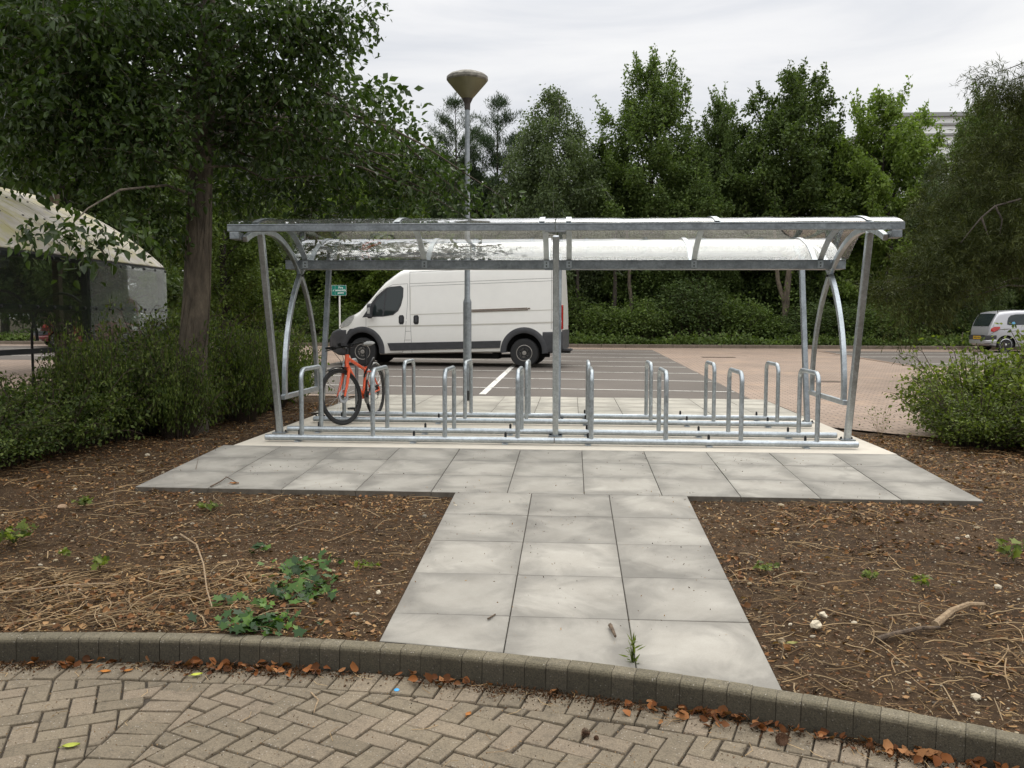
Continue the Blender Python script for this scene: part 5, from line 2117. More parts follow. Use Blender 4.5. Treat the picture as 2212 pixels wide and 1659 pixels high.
row = [
    (oak, 'tallest bright-topped tree above the middle right of the shelter roof', 'tree', 6.9, 32.4, (1, 1, 1.0), .3),
    (birch, 'soft grey-green birch with drooping sprays to the right of the lamp', 'tree', 2.6, 31.2, (1.05, 1.05, 1.03), 1.1),
    (pine, 'sparse young pine with candle-like tips just left of the lamp column', 'tree', -1.65, 32.0, (.95, .95, .98), .2),
    (pine, 'denser pine between the lamp column and the drooping birch', 'tree', .1, 33.8, (1.1, 1.1, 1.02), 2.6),
    (maple, 'slim pointed tree between the tallest tree and the broad dark one', 'tree', 9.9, 32.8, (.62, .62, .95), 1.4),
    (darkt, 'broad dark many-topped tree right of centre behind the shelter', 'tree', 13.0, 32.6, (.95, .95, 1.05), 2.0),
    (lime, 'pale green drooping-leaved tree in front of the white clad building', 'tree', 16.6, 31.8, (.85, .85, 1.03), .9),
    (maple, 'tree with loose feathery top right of the white clad building', 'tree', 22.0, 35.0, (.72, .72, 1.0), 3.1),
    (darkt, 'dark tree filling the gap right of the drooping birch', 'tree', 4.9, 34.0, (.8, .8, .80), 4.4),
    (maple, 'lower tree between the tallest tree and the slim pointed one', 'tree', 8.6, 30.8, (.7, .7, .66), 5.2),
    (lime, 'light green tree glimpsed under the large dark tree near the lamp', 'tree', -5.2, 31.5, (.95, .95, .82), 4.0),
    (maple, 'green tree seen behind the trunk of the large dark tree', 'tree', -8.6, 32.0, (1.0, 1.0, .9), 3.6),
    (oak, 'dense tree behind the old shelter roof', 'tree', -12.5, 31.0, (1.1, 1.1, .95), 2.2),
    (darkt, 'dark tree behind the left part of the old shelter', 'tree', -17.0, 32.5, (1.2, 1.2, 1.1), 1.3),
    (maple, 'tree at the far left edge behind the old shelter', 'tree', -22.5, 32.0, (1.2, 1.2, 1.15), .4),
    (darkt, 'dark round tree behind the pale green one', 'tree', 15.0, 36.0, (1.1, 1.1, .85), 5.5),
    (oak, 'bushy dark tree behind the silver car', 'tree', 24.0, 33.0, (1.15, 1.15, .95), 4.9),
    (darkt, 'dark tree at the right edge behind the needle-leaved tree', 'tree', 28.5, 34.0, (1.2, 1.2, 1.1), 3.9),
    (lime, 'yellowish green tree left of the needle-leaved tree', 'tree', 19.2, 31.0, (.62, .62, .58), 2.9),
    (birch, 'slender pale-stemmed birch left of the silver car', 'tree', 17.9, 29.6, (.55, .55, .72), .6),
    (birch, 'second pale-stemmed birch nearer the silver car', 'tree', 19.8, 29.9, (.5, .5, .7), 2.2),
    (maple, 'shaded tree in the second row behind the white van', 'tree', -2.6, 37.0, (1.1, 1.1, .78), 5.8),
    (darkt, 'shaded dark tree behind the van roof', 'tree', 1.4, 37.5, (1.15, 1.15, .72), .2),
    (oak, 'shaded tree deep in the belt behind the right half of the shelter', 'tree', 10.6, 37.5, (1.2, 1.2, .75), 3.3),
    (maple, 'leafy tree deep in the belt behind the tallest tree', 'tree', 6.0, 38.5, (1.2, 1.2, .8), 1.9),
    (darkt, 'deep shaded tree at the back of the belt on the left', 'tree', -11.0, 37.5, (1.3, 1.3, .95), 2.7),
    (oak, 'deep shaded tree behind the old shelter ridge', 'tree', -6.0, 37.8, (1.2, 1.2, .8), .9),
    (maple, 'deep tree at the right of the belt behind the birch stems', 'tree', 20.0, 38.0, (1.1, 1.1, .6), 4.2),
]
used = []
for pr_, lab, cat, x, y, s, rz in row:
    place(pr_, lab, cat, x, y, ground_profile(y) - .05, s, rz, GB, used)
# nearer trees on the far left, behind the old shelter
place(darkt, 'tall dark tree standing close behind the old curved-roof shelter', 'tree', -8.2, 13.0, .0, (.85, .85, .95), 1.7, None, used)
place(maple, 'dark tree left of the old shelter at the picture edge', 'tree', -11.0, 9.0, .0, (.9, .9, .9), .7, None, used)
place(oak, 'leafy tree in the hedge line beyond the old shelter gable', 'tree', -7.5, 20.5, .1, (.8, .8, .75), 5.1, None, used)

# ------------------------------------------------------------------ needle-leaved tree at the right edge
nb = Vector((14.4, 12.2, 0.0))
nt_ = thing('needle_tree', 'large dark olive needle-leaved tree with hanging boughs at the right edge', 'tree', tuple(nb))
mb = MB()
ntc = [(14.4, 12.2, -.1), (14.3, 12.2, 2), (14.45, 12.3, 4), (14.4, 12.2, 6), (14.5, 12.2, 8.0)]
mb.tube(ntc, [.24, .2, .16, .1, .03], 12)
npx = [(2190, 200, 18, .75), (2160, 185, 18.2, .35), (2145, 160, 18.2, .22), (2200, 330, 18, 1.0), (2130, 300, 18, .6), (2110, 400, 17.6, .75), (2200, 450, 17, 1.1), (2060, 470, 17.6, .7), (2020, 540, 17.2, .7), (2100, 540, 17, .9), (2195, 535, 16.5, .8), (1975, 600, 17, .5), (1930, 630, 16.8, .42), (2030, 620, 17, .6), (2085, 590, 16.6, .42), (1905, 610, 17, .22), (1960, 670, 16.8, .35), (2015, 650, 16.8, .3), (2000, 440, 17.8, .35), (2080, 350, 18, .4), (2208, 195, 18, .4)]
nbl = [(at(u, v, d), r_) for u, v, d, r_ in npx]
nbl += [((14.4 + dx, 12.2 + dy, z), r_) for dx, dy, z, r_ in ((.2, 0, 8.0, 1.1), (.5, .5, 6.4, 1.3), (.4, -.6, 5.3, 1.2), (1, .5, 5, 1.6), (1.6, -.5, 4.0, 1.3), (.5, 1.5, 4.4, 1.3), (1.2, 0, 7, 1.3), (2.4, 0, 4.4, 1.3))]
for (c, r_) in nbl:
    c = Vector(c)
    z0 = min(7.6, c.z + .25)
    s = Vector([float(np.interp(z0, [q_[2] for q_ in ntc], [q_[k] for q_ in ntc])) for k in range(3)])
    mb.tube(curve_pts(s, c, .07, 6, .02, rnd), [.03, .026, .021, .017, .013, .009, .004], 5, caps=False)
for px in ([(2205, 430, 16.6), (2150, 445, 16.4), (2120, 470, 16.3), (2095, 500, 16.3), (2075, 525, 16.3)], [(2150, 445, 16.4), (2165, 475, 16.3), (2160, 505, 16.3)], [(2120, 470, 16.3), (2135, 510, 16.2)]):
    pts = [at(*p) for p in px]
    mb.tube(pts, [.022 - .017 * i / (len(pts) - 1) for i in range(len(pts))], 6, caps=False)
to_obj(nt_, mb.build('trunk', M_BARK_D, None, smooth=True))
P, O = sprays(nbl, 300, .55, .020, None, .035, .30)
to_obj(nt_, leaves('crown', P, .125, M_NEEDLE_B, None, .25, .10, O, .8, .05, 'small', .5))


# ------------------------------------------------------------------ shrubs (one arching bush, copied)
def arching_shrub(name, rad, h, n_st, leaf, gap, mat, seed, spread=.02, stiff=0.0, extra=0):
    rnd = random.Random(seed)
    t = bpy.data.objects.new(name, None)
    link(t)
    mb = MB()
    P, O = [], []
    for k in range(n_st + extra):
        a = rnd.uniform(0, 2 * PI)
        rr = rad * math.sqrt(rnd.random())
        hh = h * (1 - .35 * (rr / rad) ** 2) * rnd.uniform(.5, 1.2)
        if k >= n_st:
            hh = h * rnd.uniform(1.0, 1.45)
        b0 = Vector((math.cos(a) * rr * .35, math.sin(a) * rr * .35, 0))
        e = Vector((math.cos(a) * rr, math.sin(a) * rr, hh))
        a2 = a + rnd.uniform(-.9, .9)
        tip = e + Vector((math.cos(a2), math.sin(a2), rnd.uniform(-.6, .5) + stiff)) * rnd.uniform(.15, .60) * rad * .6
        c = [b0, b0.lerp(e, .5) + Vector((0, 0, hh * .12)), e, e.lerp(tip, .5) + Vector((0, 0, .03)), tip]
        pts = []
        for i in range(len(c) - 1):
            for q_ in range(4):
                pts.append(c[i].lerp(c[i + 1], q_ / 4))
        pts.append(c[-1])
        if k % 2 == 0 or k >= n_st:
            mb.tube(pts, [.0065 * (1 - .85 * i / len(pts)) for i in range(len(pts))], 4, caps=False)
        for i in range(4, len(pts)):
            d = pts[i] - pts[i - 1]
            m = max(1, int(d.length / gap * (1 if k < n_st else .55)))
            for q_ in range(m):
                p = pts[i - 1] + d * (q_ + rnd.random()) / m
                s = Vector((rnd.gauss(0, spread), rnd.gauss(0, spread), rnd.gauss(0, spread)))
                P.append(p + s)
                O.append((d.normalized() + s.normalized() * 1.2))
    P, O = np.array(P), unit(np.array(O))
    mb.build('stems', M_TWIG, t)
    leaves('foliage', P, leaf, mat, t, .1, .58, O, .8, .15, 'small', .4)
    return t


sh1 = arching_shrub('shrub', .92, .75, 250, .050, .0145, M_SHRUB, 41, .034, 0, 26)
GS = 'low shrubs in the bed left of the shelter'
usedS = []
left_sh = [(-1.85, .75, .75, .70, 0), (-1.6, 1.45, .75, .80, 1), (-1.42, 2.2, .72, 1.10, 2), (-1.28, 2.85, .70, 1.2, 3), (-.62, 4.0, .42, 1.25, 4), (-1.02, 3.5, .62, 1.35, 5), (-.78, 4.7, .50, 1.3, 6), (-.85, 5.6, .62, 1.25, 7), (-1.95, 3.2, .7, 1.25, 8), (-1.95, 1.9, .6, .8, 9), (-1.45, 1.9, .4, 1.3, 10), (-1.7, 4.4, .9, 1.45, 11), (-1.2, 6.7, .85, 1.2, 12), (-.78, 2.5, .46, 1.15, 13)]
side_words = ['shrub at the left edge nearest the old shelter post', 'low rounded shrub spreading over the soil at the left edge', 'shrub below the pale panel of the old shelter', 'shrub in front of the big trunk, leaning over the soil', 'shrub right of the big trunk beside the front left post', 'tall shrub hiding the base of the big trunk', 'shrub behind the left end frame of the new shelter', 'shrub by the back left corner of the new shelter', 'shrub pressed against the clear panels of the old shelter', 'shrub under the dark panels of the old shelter', 'narrow upright shrub rising above the low ones below the pale panel', 'shrub at the gable end of the old shelter', 'furthest shrub of the bed, next to the car park', 'small shrub right in front of the big trunk']
for (x, y, s, h, k), wd in zip(left_sh, side_words):
    place(sh1, 'small-leaved green ' + wd, 'shrub', x, y, -.06 if y > 1 else -.12, (s, s, h), k * 1.7, GS, usedS)
sh2 = arching_shrub('shrub', .8, .8, 330, .050, .016, M_SHRUB_L, 42, .032, .15, 30)
right_sh = [(8.1, 3.35, 1.0, 1.0, 0), (8.9, 2.7, 1.1, 1.15, 1), (7.75, 2.55, .7, .62, 2), (9.3, 3.7, 1.1, 1.1, 3), (8.6, 1.7, .8, .7, 4), (9.5, 1.6, .9, .9, 5)]
rw = ['yellow-green shrub at the right, tallest of those by the pink paving', 'shrub at the right picture edge with long bare twigs', 'low front shrub of the right bed reaching towards the shelter', 'shrub behind the others at the right edge below the silver car', 'small shrub low on the soil at the right edge', 'shrub mostly cut off by the right edge of the picture']
for (x, y, s, h, k), wd in zip(right_sh, rw):
    place(sh2, wd, 'shrub', x, y, -.05, (s, s, h), k * 1.3, 'shrubs in the bed right of the shelter', usedS)

# hedge-line bushes under the belt of trees
bush = arching_shrub('bush', 1.5, 2.2, 420, .13, .045, M_LEAF_M, 43, .12)
bush2 = arching_shrub('bush', 1.4, 2.6, 420, .12, .045, M_LEAF_D, 44, .12)
GBU = 'bushes along the far kerb'
pos = ['behind the red car', 'beyond the old shelter', 'left of the big trunk', 'right of the big trunk', 'left of the assembly sign', 'behind the assembly sign', 'behind the van bonnet', 'behind the van cab', 'behind the van load bay', 'just behind the van tail', 'first right of the van tail', 'second right of the van tail', 'third right of the van tail', 'left of the back right post', 'behind the back right post', 'inside the right end frame', 'right of the right end frame', 'left of the pale birch stems', 'under the pale birch stems', 'left of the silver car', 'behind the silver car', 'at the right picture edge']
xsb = [-17, -14.4, -12, -9.8, -7.4, -5.2, -3.2, -1.2, .8, 2.8, 4.6, 6.5, 8.3, 10.1, 11.8, 13.5, 15.2, 16.8, 18.4, 20.2, 22.4, 25]
for k, (x, wd) in enumerate(zip(xsb, pos)):
    y = 29.3 + random.uniform(-.2, .7)
    place(bush if k % 3 else bush2, ('leafy ' if k % 3 else 'taller dark ') + 'bush ' + wd + ' at the far kerb', 'bush', x, y, ground_profile(y), (1, .8, random.uniform(.4, .9)), k * 2.1, GBU, usedS)
for k, x in enumerate((-13, -7.5, -2.0, 3.4, 7.6, 12.4, 17.4, 22.5)):
    y = 33.0 + random.uniform(-.5, .5)
    wd = ['behind the old shelter', 'left of the van', 'behind the van cab', 'right of the van tail', 'left of the forked trunk', 'behind the right end frame', 'behind the birch stems', 'behind the silver car'][k]
    place(bush2, 'deep shaded bush among the trunks ' + wd, 'bush', x, y, ground_profile(y), (1.5, 1.2, 1.1), k * 1.9, 'shaded bushes among the tree trunks', usedS)
# ground cover strip on top of the far kerb
P = []
for k in range(26000):
    x = random.uniform(-22, 30)
    y = 27.55 + abs(random.gauss(0, .6))
    P.append((x, y, ground_profile(y) + abs(random.gauss(0, .13)) * (1.2 + .6 * math.sin(x * 2.1) * math.sin(x * .7)) + (y - 27.5) * .12))
tag(leaves('ground_cover', np.array(P), .12, M_LEAF_M, None, -.1, .7, None, 0, .2, 'small'), 'low ivy ground cover along the far kerb', 'ground cover', kind='stuff')
# extra ivy-clad stems in the belt
for k, (x, y, h, r_, wd) in enumerate(((3.6, 29.9, 4.5, .10, 'thin straight stem right of the van tail'), (5.3, 30.2, 5, .11, 'ivy-clad stem between van and mid hedge'), (6.0, 30.0, 5, .10, 'bare leaning stem left of the forked one'), (14.1, 29.6, 4.6, .17, 'thick curved forked trunk left of the back right post'), (16.6, 30.4, 5.5, .22, 'dark heavy trunk right of the right end frame'))):
    t = thing('tree_stem', wd + ' under the tree belt', 'tree trunk', (x * .82 + .6 if k == 3 else x, y, ground_profile(y)), 0, 'stems under the tree belt')
    mb = MB()
    ln = random.uniform(-.3, .3)
    pts = [(ln * (i / 6) ** 1.5 + random.uniform(-.04, .04), random.uniform(-.04, .04), -.05 + h * i / 6) for i in range(7)]
    mb.tube(pts, [r_ * (1 - .5 * i / 6) for i in range(7)], 9, caps=False)
    if k == 3:
        mb.tube([pts[2], (pts[2][0] - .35, 0, 2.6), (pts[2][0] - .5, .1, 4.6)], [r_ * .6, r_ * .5, r_ * .35], 8, caps=False)
    mb.build('trunk', M_BARK if k in (2, 3) else M_BARK_D, t, smooth=True)
    P = np.array([[random.gauss(0, r_ * 1.3), random.gauss(0, r_ * 1.3), abs(random.gauss(0, 1.3))] for _ in range(420)])
    leaves('ivy', P, .10, M_LEAF_M, t, .2, .7, None, 0, .2, 'small')
# ================================================================== old shelter on the left
M_OLDROOF, nt, b = new_mat('stained fibreglass roof')
f1 = noise_node(nt, 1.2, 6, .7, dist=.6)
c = ramp(nt, f1, [(.35, (.33, .29, .275)), (.62, (.60, .56, .48))])
c = mixc(nt, ramp(nt, noise_node(nt, 2.6, 6, .7), [(.42, 0), (.62, .8)]), c, (.38, .34, .09))
c = mixc(nt, ramp(nt, noise_node(nt, 5, 7, .75), [(.56, 0), (.7, .6)]), c, (.22, .17, .14))
nt.links.new(c, b.inputs['Base Color'])
b.inputs['Roughness'].default_value = .55
M_DARKST = simple('dark painted steel', (.022, .022, .024), .55)
M_RUSTP = simple('rusty post', (.085, .062, .035), .8, 0, .35, 9)
M_PERSPD = clear_sheet('smoky perspex with painted reflection haze', (.68, .71, .69), 1.5, .06, .03, (.30, .32, .31), False)  # its grey haze is a reflection put into the colour
M_PERSPM = clear_sheet('perspex with painted pale reflection', (.80, .84, .82), 1.5, .20, .05, (.66, .70, .68), False)  # pale haze painted in place of a reflection on the panel
osx, osy0, osy1 = -2.30, -.4, 5.46
HWD, RISE, EZ = 2.95, 1.16, 2.0
RR = (HWD ** 2 + RISE ** 2) / (2 * RISE)
RA = math.asin(HWD / RR)
old = thing('old_shelter', 'old cycle shelter with a stained curved roof and hazy perspex panels behind the shrubs', 'bike shelter', (osx, (osy0 + osy1) / 2, 0))
oy = lambda y: y - (osy0 + osy1) / 2
mb = MB()
vs, fs = [], []
na, nl = 60, 8
roof_c = lambda k: (-HWD + RR * math.sin(RA * (1 - 2 * k / na)), EZ + RR * math.cos(RA * (1 - 2 * k / na)) - RR + RISE)
for j in range(2):
    for i in range(nl + 1):
        y = osy0 + (osy1 - osy0) * i / nl
        for k in range(na + 1):
            x, z = roof_c(k)
            vs.append((x, oy(y), z + j * .012))
m1 = (nl + 1) * (na + 1)
for i in range(nl):
    for k in range(na):
        a = i * (na + 1) + k
        fs.append((a, a + 1, a + na + 2, a + na + 1))
        fs.append((m1 + a, m1 + a + na + 1, m1 + a + na + 2, m1 + a + 1))
for i in (0, nl):
    for k in range(na):
        a = i * (na + 1) + k
        fs.append((a, a + 1, m1 + a + 1, m1 + a))
for k in (0, na):
    for i in range(nl):
        a = i * (na + 1) + k
        fs.append((a, a + na + 1, m1 + a + na + 1, m1 + a))
mb.add(vs, fs)
mb.build('roof', M_OLDROOF, old, smooth=True)
mb = MB()
for y in np.arange(osy0 + .35, osy1, .42):
    pts = [(roof_c(k)[0], oy(y), roof_c(k)[1] + .013) for k in range(0, na + 1, 2)]
    mb.bar(pts, .06, .005, (0, 1, 0))
mb.build('roof_ribs', M_OLDROOF, old)
mb = MB()
for y in np.arange(osy0 + .2, osy1, .42):
    for k in (2, 7, 12):
        x, z = roof_c(k)
        mb.lathe([(.013, .008), (.013, .022)], 8, (x, oy(y), z))
mb.build('roof_bolts', M_BOLT, old)
mb = MB()
mb.box((-.045, oy(osy0), EZ - .075), (.012, oy(osy1) - .01, EZ - .004))
mb.build('eaves_rail', M_DARKST, old)
mb = MB()
mb.box((-2 * HWD - .012, oy(osy0), EZ - .075), (-2 * HWD + .045, oy(osy1) - .01, EZ - .004))
mb.build('eaves_rail', M_DARKST, old)
for x in (-.03, -2 * HWD + .03):
    for y in (.55, 3.45, 5.40):
        mb = MB()
        mb.box((x - .035, oy(y) - .035, -.1), (x + .035, oy(y) + .035, EZ - .078))
        mb.build('post', M_DARKST, old, bevel=.004)
mb = MB()
mb.box((-1.42, oy(5.1) - .05, -.1), (-1.33, oy(5.1) + .05, 3.0))
mb.build('post', M_RUSTP, old, bevel=.004)
for z in (1.40, .92):
    mb = MB()
    mb.box((-.062, oy(.585), z - .028), (-.002, oy(5.362), z + .028))
    mb.build('side_rail', M_DARKST, old)
mb = MB()
mb.box((-2 * HWD + .06, oy(5.38), 1.36), (-.067, oy(5.42), 1.41))
mb.build('gable_rail', M_DARKST, old)
for k in (12, 30, 48):
    x, z = roof_c(k)
    mb = MB()
    mb.box((x - .03, oy(osy0) + .02, z - .07), (x + .03, oy(osy1) - .03, z - .012))
    mb.build('purlin', M_DARKST, old)
for y in (.55, 3.45, 5.40):
    mb = MB()
    mb.bar([(roof_c(k)[0] * .99 - .03, oy(y), roof_c(k)[1] - .11) for k in range(0, na + 1, 3)], .04, .05, (0, 1, 0))
    mb.build('roof_hoop', M_DARKST, old)
for a, b_, m, z0, lab in ((-.2, 3.44, M_PERSPD, 1.12, 'smoky clear panel'), (3.46, 5.47, M_PERSPM, .75, 'panel with a pale reflection painted in')):
    mb = MB()
    n = 14
    vs = []
    for j in range(2):
        for i in range(n + 1):
            y = a + (b_ - a) * i / n
            for k in range(n + 1):
                z = z0 + (EZ - .03 - z0) * k / n
                w = .006 * mnoise.noise(Vector((y * 2, z * 2.4, 2))) + .003 * mnoise.noise(Vector((y * 6, z * 6, 7)))
                vs.append((.020 + w + j * .004, oy(y), z))
    fs = []
    for i in range(n):
        for k in range(n):
            q_ = i * (n + 1) + k
            fs.append((q_, q_ + 1, q_ + n + 2, q_ + n + 1))
            o2 = (n + 1) ** 2
            fs.append((o2 + q_, o2 + q_ + n + 1, o2 + q_ + n + 2, o2 + q_ + 1))
    mb = MB()
    mb.add(vs, fs)
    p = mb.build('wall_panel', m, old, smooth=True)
    p['label'] = lab
    mb = MB()
    for y in np.arange(a + .12, b_, .31):
        for z in (1.40, EZ - .05):
            mb.lathe([(.018, .026), (.018, .034), (.008, .037)], 8, (0, oy(y), z), 'X')
    mb.build('panel_bolts', M_BLACK, p)
# wheel-holder hoops inside the old shelter
for y in (2.2, 3.6, 4.9):
    mb = MB()
    mb.tube([(-1.2 + .45 * math.cos(PI * k / 16), oy(y), 1.0 + .62 * math.sin(PI * k / 16)) for k in range(17)] + [(-1.65, oy(y), .0)], .018, 8)
    mb.build('inner_hoop', M_DARKST, old, smooth=True)

# ================================================================== buildings beyond the trees
M_CLADW = simple('white ribbed cladding', (.80, .80, .77), .6, 0, .05, 1)
M_GREYW = simple('grey wall', (.20, .20, .21), .8)
M_BRICKB = simple('buff brick', (.42, .30, .18), .85, 0, .15, 3)
M_ROOFT = simple('slate roof', (.16, .16, .17), .7)
wb = thing('warehouse', 'big white building with horizontal ribbed cladding behind the trees', 'building', (42, 72, 1.0))
mb = MB()
mb.box((-12.6, -4, -1), (22, 22, 11.0))
mb.build('wall', M_GREYW, wb)
mb = MB()
mb.box((-12.7, -4.1, 9.5), (22.1, 22.1, 17.0))
cl = mb.build('cladding', M_CLADW, wb)
mb = MB()
for z in np.arange(9.6, 16.9, .82):
    mb.box((-12.85, -4.25, z), (22.2, 22.2, z + .16))
mb.box((-12.95, -4.35, 16.85), (22.3, 22.3, 17.15))
mb.build('cladding_ribs', simple('cladding shadow rib', (.30, .30, .29), .6), cl)
hb_ = thing('brick_building', 'buff brick house glimpsed between the trunks on the right', 'building', (19.5, 50, .4))
mb = MB()
mb.box((-7, -3, -1), (6, 6, 6.4))
mb.build('wall', M_BRICKB, hb_)
mb = MB()
for x in (-5.2, -2.2, .8, 3.6):
    for z in (1.0, 4.0):
        mb = MB()
        mb.box((x - .55, -3.06, z), (x + .55, -2.98, z + 1.2))
        wfr = mb.build('window', M_WHITE, hb_)
        mb = MB()
        mb.box((x - .47, -3.075, z + .08), (x + .47, -3.063, z + 1.12))
        mb.build('pane', M_GLASS, wfr)
mb = MB()
mb.prism([(-3.6, 6.4), (1.5, 9.2), (6.6, 6.4)], lambda y, z: (-7.4, y, z), lambda y, z: (6.4, y, z))
mb.build('roof', M_ROOFT, hb_)
h2 = thing('grey_roofed_building', 'long low grey building glimpsed between the trunks behind the van', 'building', (3, 56, .4))
mb = MB()
mb.box((-14, -3, -1), (9, 6, 4.2))
mb.build('wall', simple('dull render', (.16, .155, .15), .9), h2)
mb = MB()
mb.prism([(-3.6, 4.2), (1.5, 8.2), (6.6, 4.2)], lambda y, z: (-14.4, y, z), lambda y, z: (9.4, y, z))
mb.build('roof', simple('pale slate roof', (.32, .32, .35), .6, 0, .1, 2), h2)

# unseen leaf mass added behind the viewer to darken reflections in metal and glass
P = RNG.uniform(0, 1, (26000, 3)) * np.array([90, 8, 9.5]) + np.array([-42, -34, -.3])
P[:, 2] *= .6 + .18 * np.sin(P[:, 0] * .9) * np.sin(P[:, 0] * .37)
tag(leaves('unseen_wood_screen', P, .9, M_LEAF_D, None, .2, .7, None, 0, .2, 'small'), 'unseen dark leaf mass added behind the viewer', 'wood', kind='stuff')

# ================================================================== litter on the soil and along the kerb
def litter_mat(name, cols):
    return leaf_mat(name, cols, .12, .15, .6)


M_LEAFB = litter_mat('dead leaf', [(.05, .026, .013), (.13, .060, .024), (.22, .105, .045), (.36, .22, .11), (.09, .040, .016), (.17, .075, .03)])
M_LEAFK = litter_mat('drifted dead leaf', [(.05, .022, .010), (.13, .047, .015), (.24, .09, .03), (.33, .16, .07), (.08, .03, .012), (.17, .06, .02)])
M_DUFF = litter_mat('dark leaf duff', [(.02, .012, .007), (.06, .03, .014), (.10, .048, .022), (.03, .018, .01)])
M_CHIP = litter_mat('bark chip', [(.020, .012, .007), (.07, .036, .016), (.18, .090, .038), (.38, .25, .13), (.045, .022, .010), (.12, .056, .024)])
M_STRAW = litter_mat('dry twig litter', [(.07, .045, .024), (.20, .125, .065), (.38, .26, .14), (.48, .35, .20), (.028, .018, .012)])
M_STONE = litter_mat('pebble', [(.13, .095, .055), (.28, .21, .125), (.46, .37, .24), (.58, .50, .37), (.10, .08, .06)])


def soil_spot(zone):
    while True:
        if zone == 'L':
            x = random.uniform(-.9, 2.6)
            y = random.uniform(kerb_y(x), .1)
        elif zone == 'R':
            x = random.uniform(4.42, 7.6)
            y = random.uniform(kerb_y(x), .1)
        elif zone == 'LB':
            x = random.uniform(-2.4, .1)
            y = random.uniform(0, 6.5)
        else:
            x = random.uniform(6.68, 8.6)
            y = random.uniform(0, 3.4)
        if not on_paving(x, y, .0):
            return x, y


def spread_pts(n, fn):
    out = []
    while len(out) < n:
        z = random.choices(('L', 'R', 'LB', 'RB'), (5, 5, 3, 2))[0]
        x, y = soil_spot(z)
        if random.random() < fn(z, x, y):
            out.append((x, y))
    return out


def dens_leaf(z, x, y):
    if z in ('LB', 'RB'):
        return .9
    kb = kerb_y(x)
    t = (y - kb)
    if z == 'L':
        return .95 if t < .85 + .3 * mnoise.noise(Vector((x * 2, 3, 0))) and x < 2.2 else .05 + .5 * (mnoise.noise(Vector((x * 1.7, y * 1.7, 0))) > .22)
    return .06 + .75 * (mnoise.noise(Vector((x * 1.5, y * 1.5, 5))) > .12) + .35 * (x > 5.6 and t < 1.6)


def flat_bits(name, pts, size, mat, wid, lift=.004, tilt=.5, kind='small', label='', up=.0):
    n = len(pts)
    P = np.array([(x, y, soil_z(x, y) + lift + random.random() * up) for x, y in pts])
    a = RNG.uniform(0, 2 * PI, n)
    d = np.stack([np.cos(a), np.sin(a), RNG.normal(size=n) * tilt * .5], 1)
    d = unit(d)
    upv = np.stack([RNG.normal(size=n) * tilt, RNG.normal(size=n) * tilt, np.ones(n)], 1)
    side = unit(np.cross(d, upv))
    nor = np.cross(side, d)
    s = (size * RNG.uniform(.35, 1.35, n) ** 1.0)[:, None]
    w = s * wid * RNG.uniform(.6, 1.3, (n, 1)) * .5
    cu = RNG.uniform(-.25, .35, (n, 1)) * s
    if kind == 'leaf':
        k6 = [P - d * s * .5, P - d * s * .1 + side * w + nor * cu, P + d * s * .2 + side * w * .8 + nor * cu, P + d * s * .5 + nor * cu * .5, P + d * s * .2 - side * w * .8 + nor * cu * .6, P - d * s * .1 - side * w + nor * cu * .8]
        V_ = np.stack(k6, 1).reshape(-1, 3)
        k = np.arange(n)[:, None] * 6
        F = np.concatenate([k + np.array([[0, 1, 2, 3]]), k + np.array([[0, 3, 4, 5]])], 1).reshape(-1, 4)
    else:
        V_ = np.stack([P - d * s * .5 - side * w * .7, P - d * s * .5 + side * w, P + d * s * .5 + side * w * .8 + nor * s * .08, P + d * s * .5 - side * w + nor * s * .05], 1).reshape(-1, 3)
        F = (np.arange(n)[:, None] * 4 + np.array([[0, 1, 2, 3]])).reshape(-1, 4)
    o = fast_mesh(name, V_, F, np.full(len(F), 4), mat)
    return tag(o, label, 'litter', kind='stuff')


flat_bits('leaf_litter', spread_pts(8000, dens_leaf), .034, M_LEAFB, .75, .004, .55, 'leaf', 'dry brown leaf litter scattered over the bare soil', .014)
flat_bits('bark_chips', spread_pts(36000, lambda z, x, y: .35 + dens_leaf(z, x, y) * .6), .024, M_CHIP, .36, .003, .5, 'small', 'small wood and bark chips on the bare soil', .006)


def sticks(name, n, fn, lo, hi, r0, r1, mat, label, lift=.006, up=.03):
    mb = MB()
    for (x, y) in spread_pts(n, fn):
        L = random.uniform(lo, hi)
        a = random.gauss(.1, .9) if random.random() < .6 else random.uniform(0, 2 * PI)
        k = 4
        pts = []
        bend = random.uniform(-.5, .5)
        zb = random.uniform(0, up)
        for i in range(k + 1):
            t = i / k - .5
            px_, py_ = x + math.cos(a + bend * t) * L * t, y + math.sin(a + bend * t) * L * t
            if py_ < kerb_y(px_) - .02 or on_paving(px_, py_, .0):
                continue
            pts.append((px_, py_, soil_z(px_, py_) + lift + zb * (1 - abs(t)) + random.uniform(0, .006)))
        if len(pts) > 2:
            r_ = random.uniform(r0, r1)
            mb.tube(pts, [r_ * (1 - .5 * i / len(pts)) for i in range(len(pts))], 4, caps=False)
    return tag(mb.build(name, mat), label, 'litter', kind='stuff')


def dens_stick(z, x, y):
    t = y - kerb_y(x)
    if z == 'L':
        return .95 if t < .95 and x < 1.9 else .10
    if z == 'R':
        return .38 if t < 1.5 else .10
    return .2


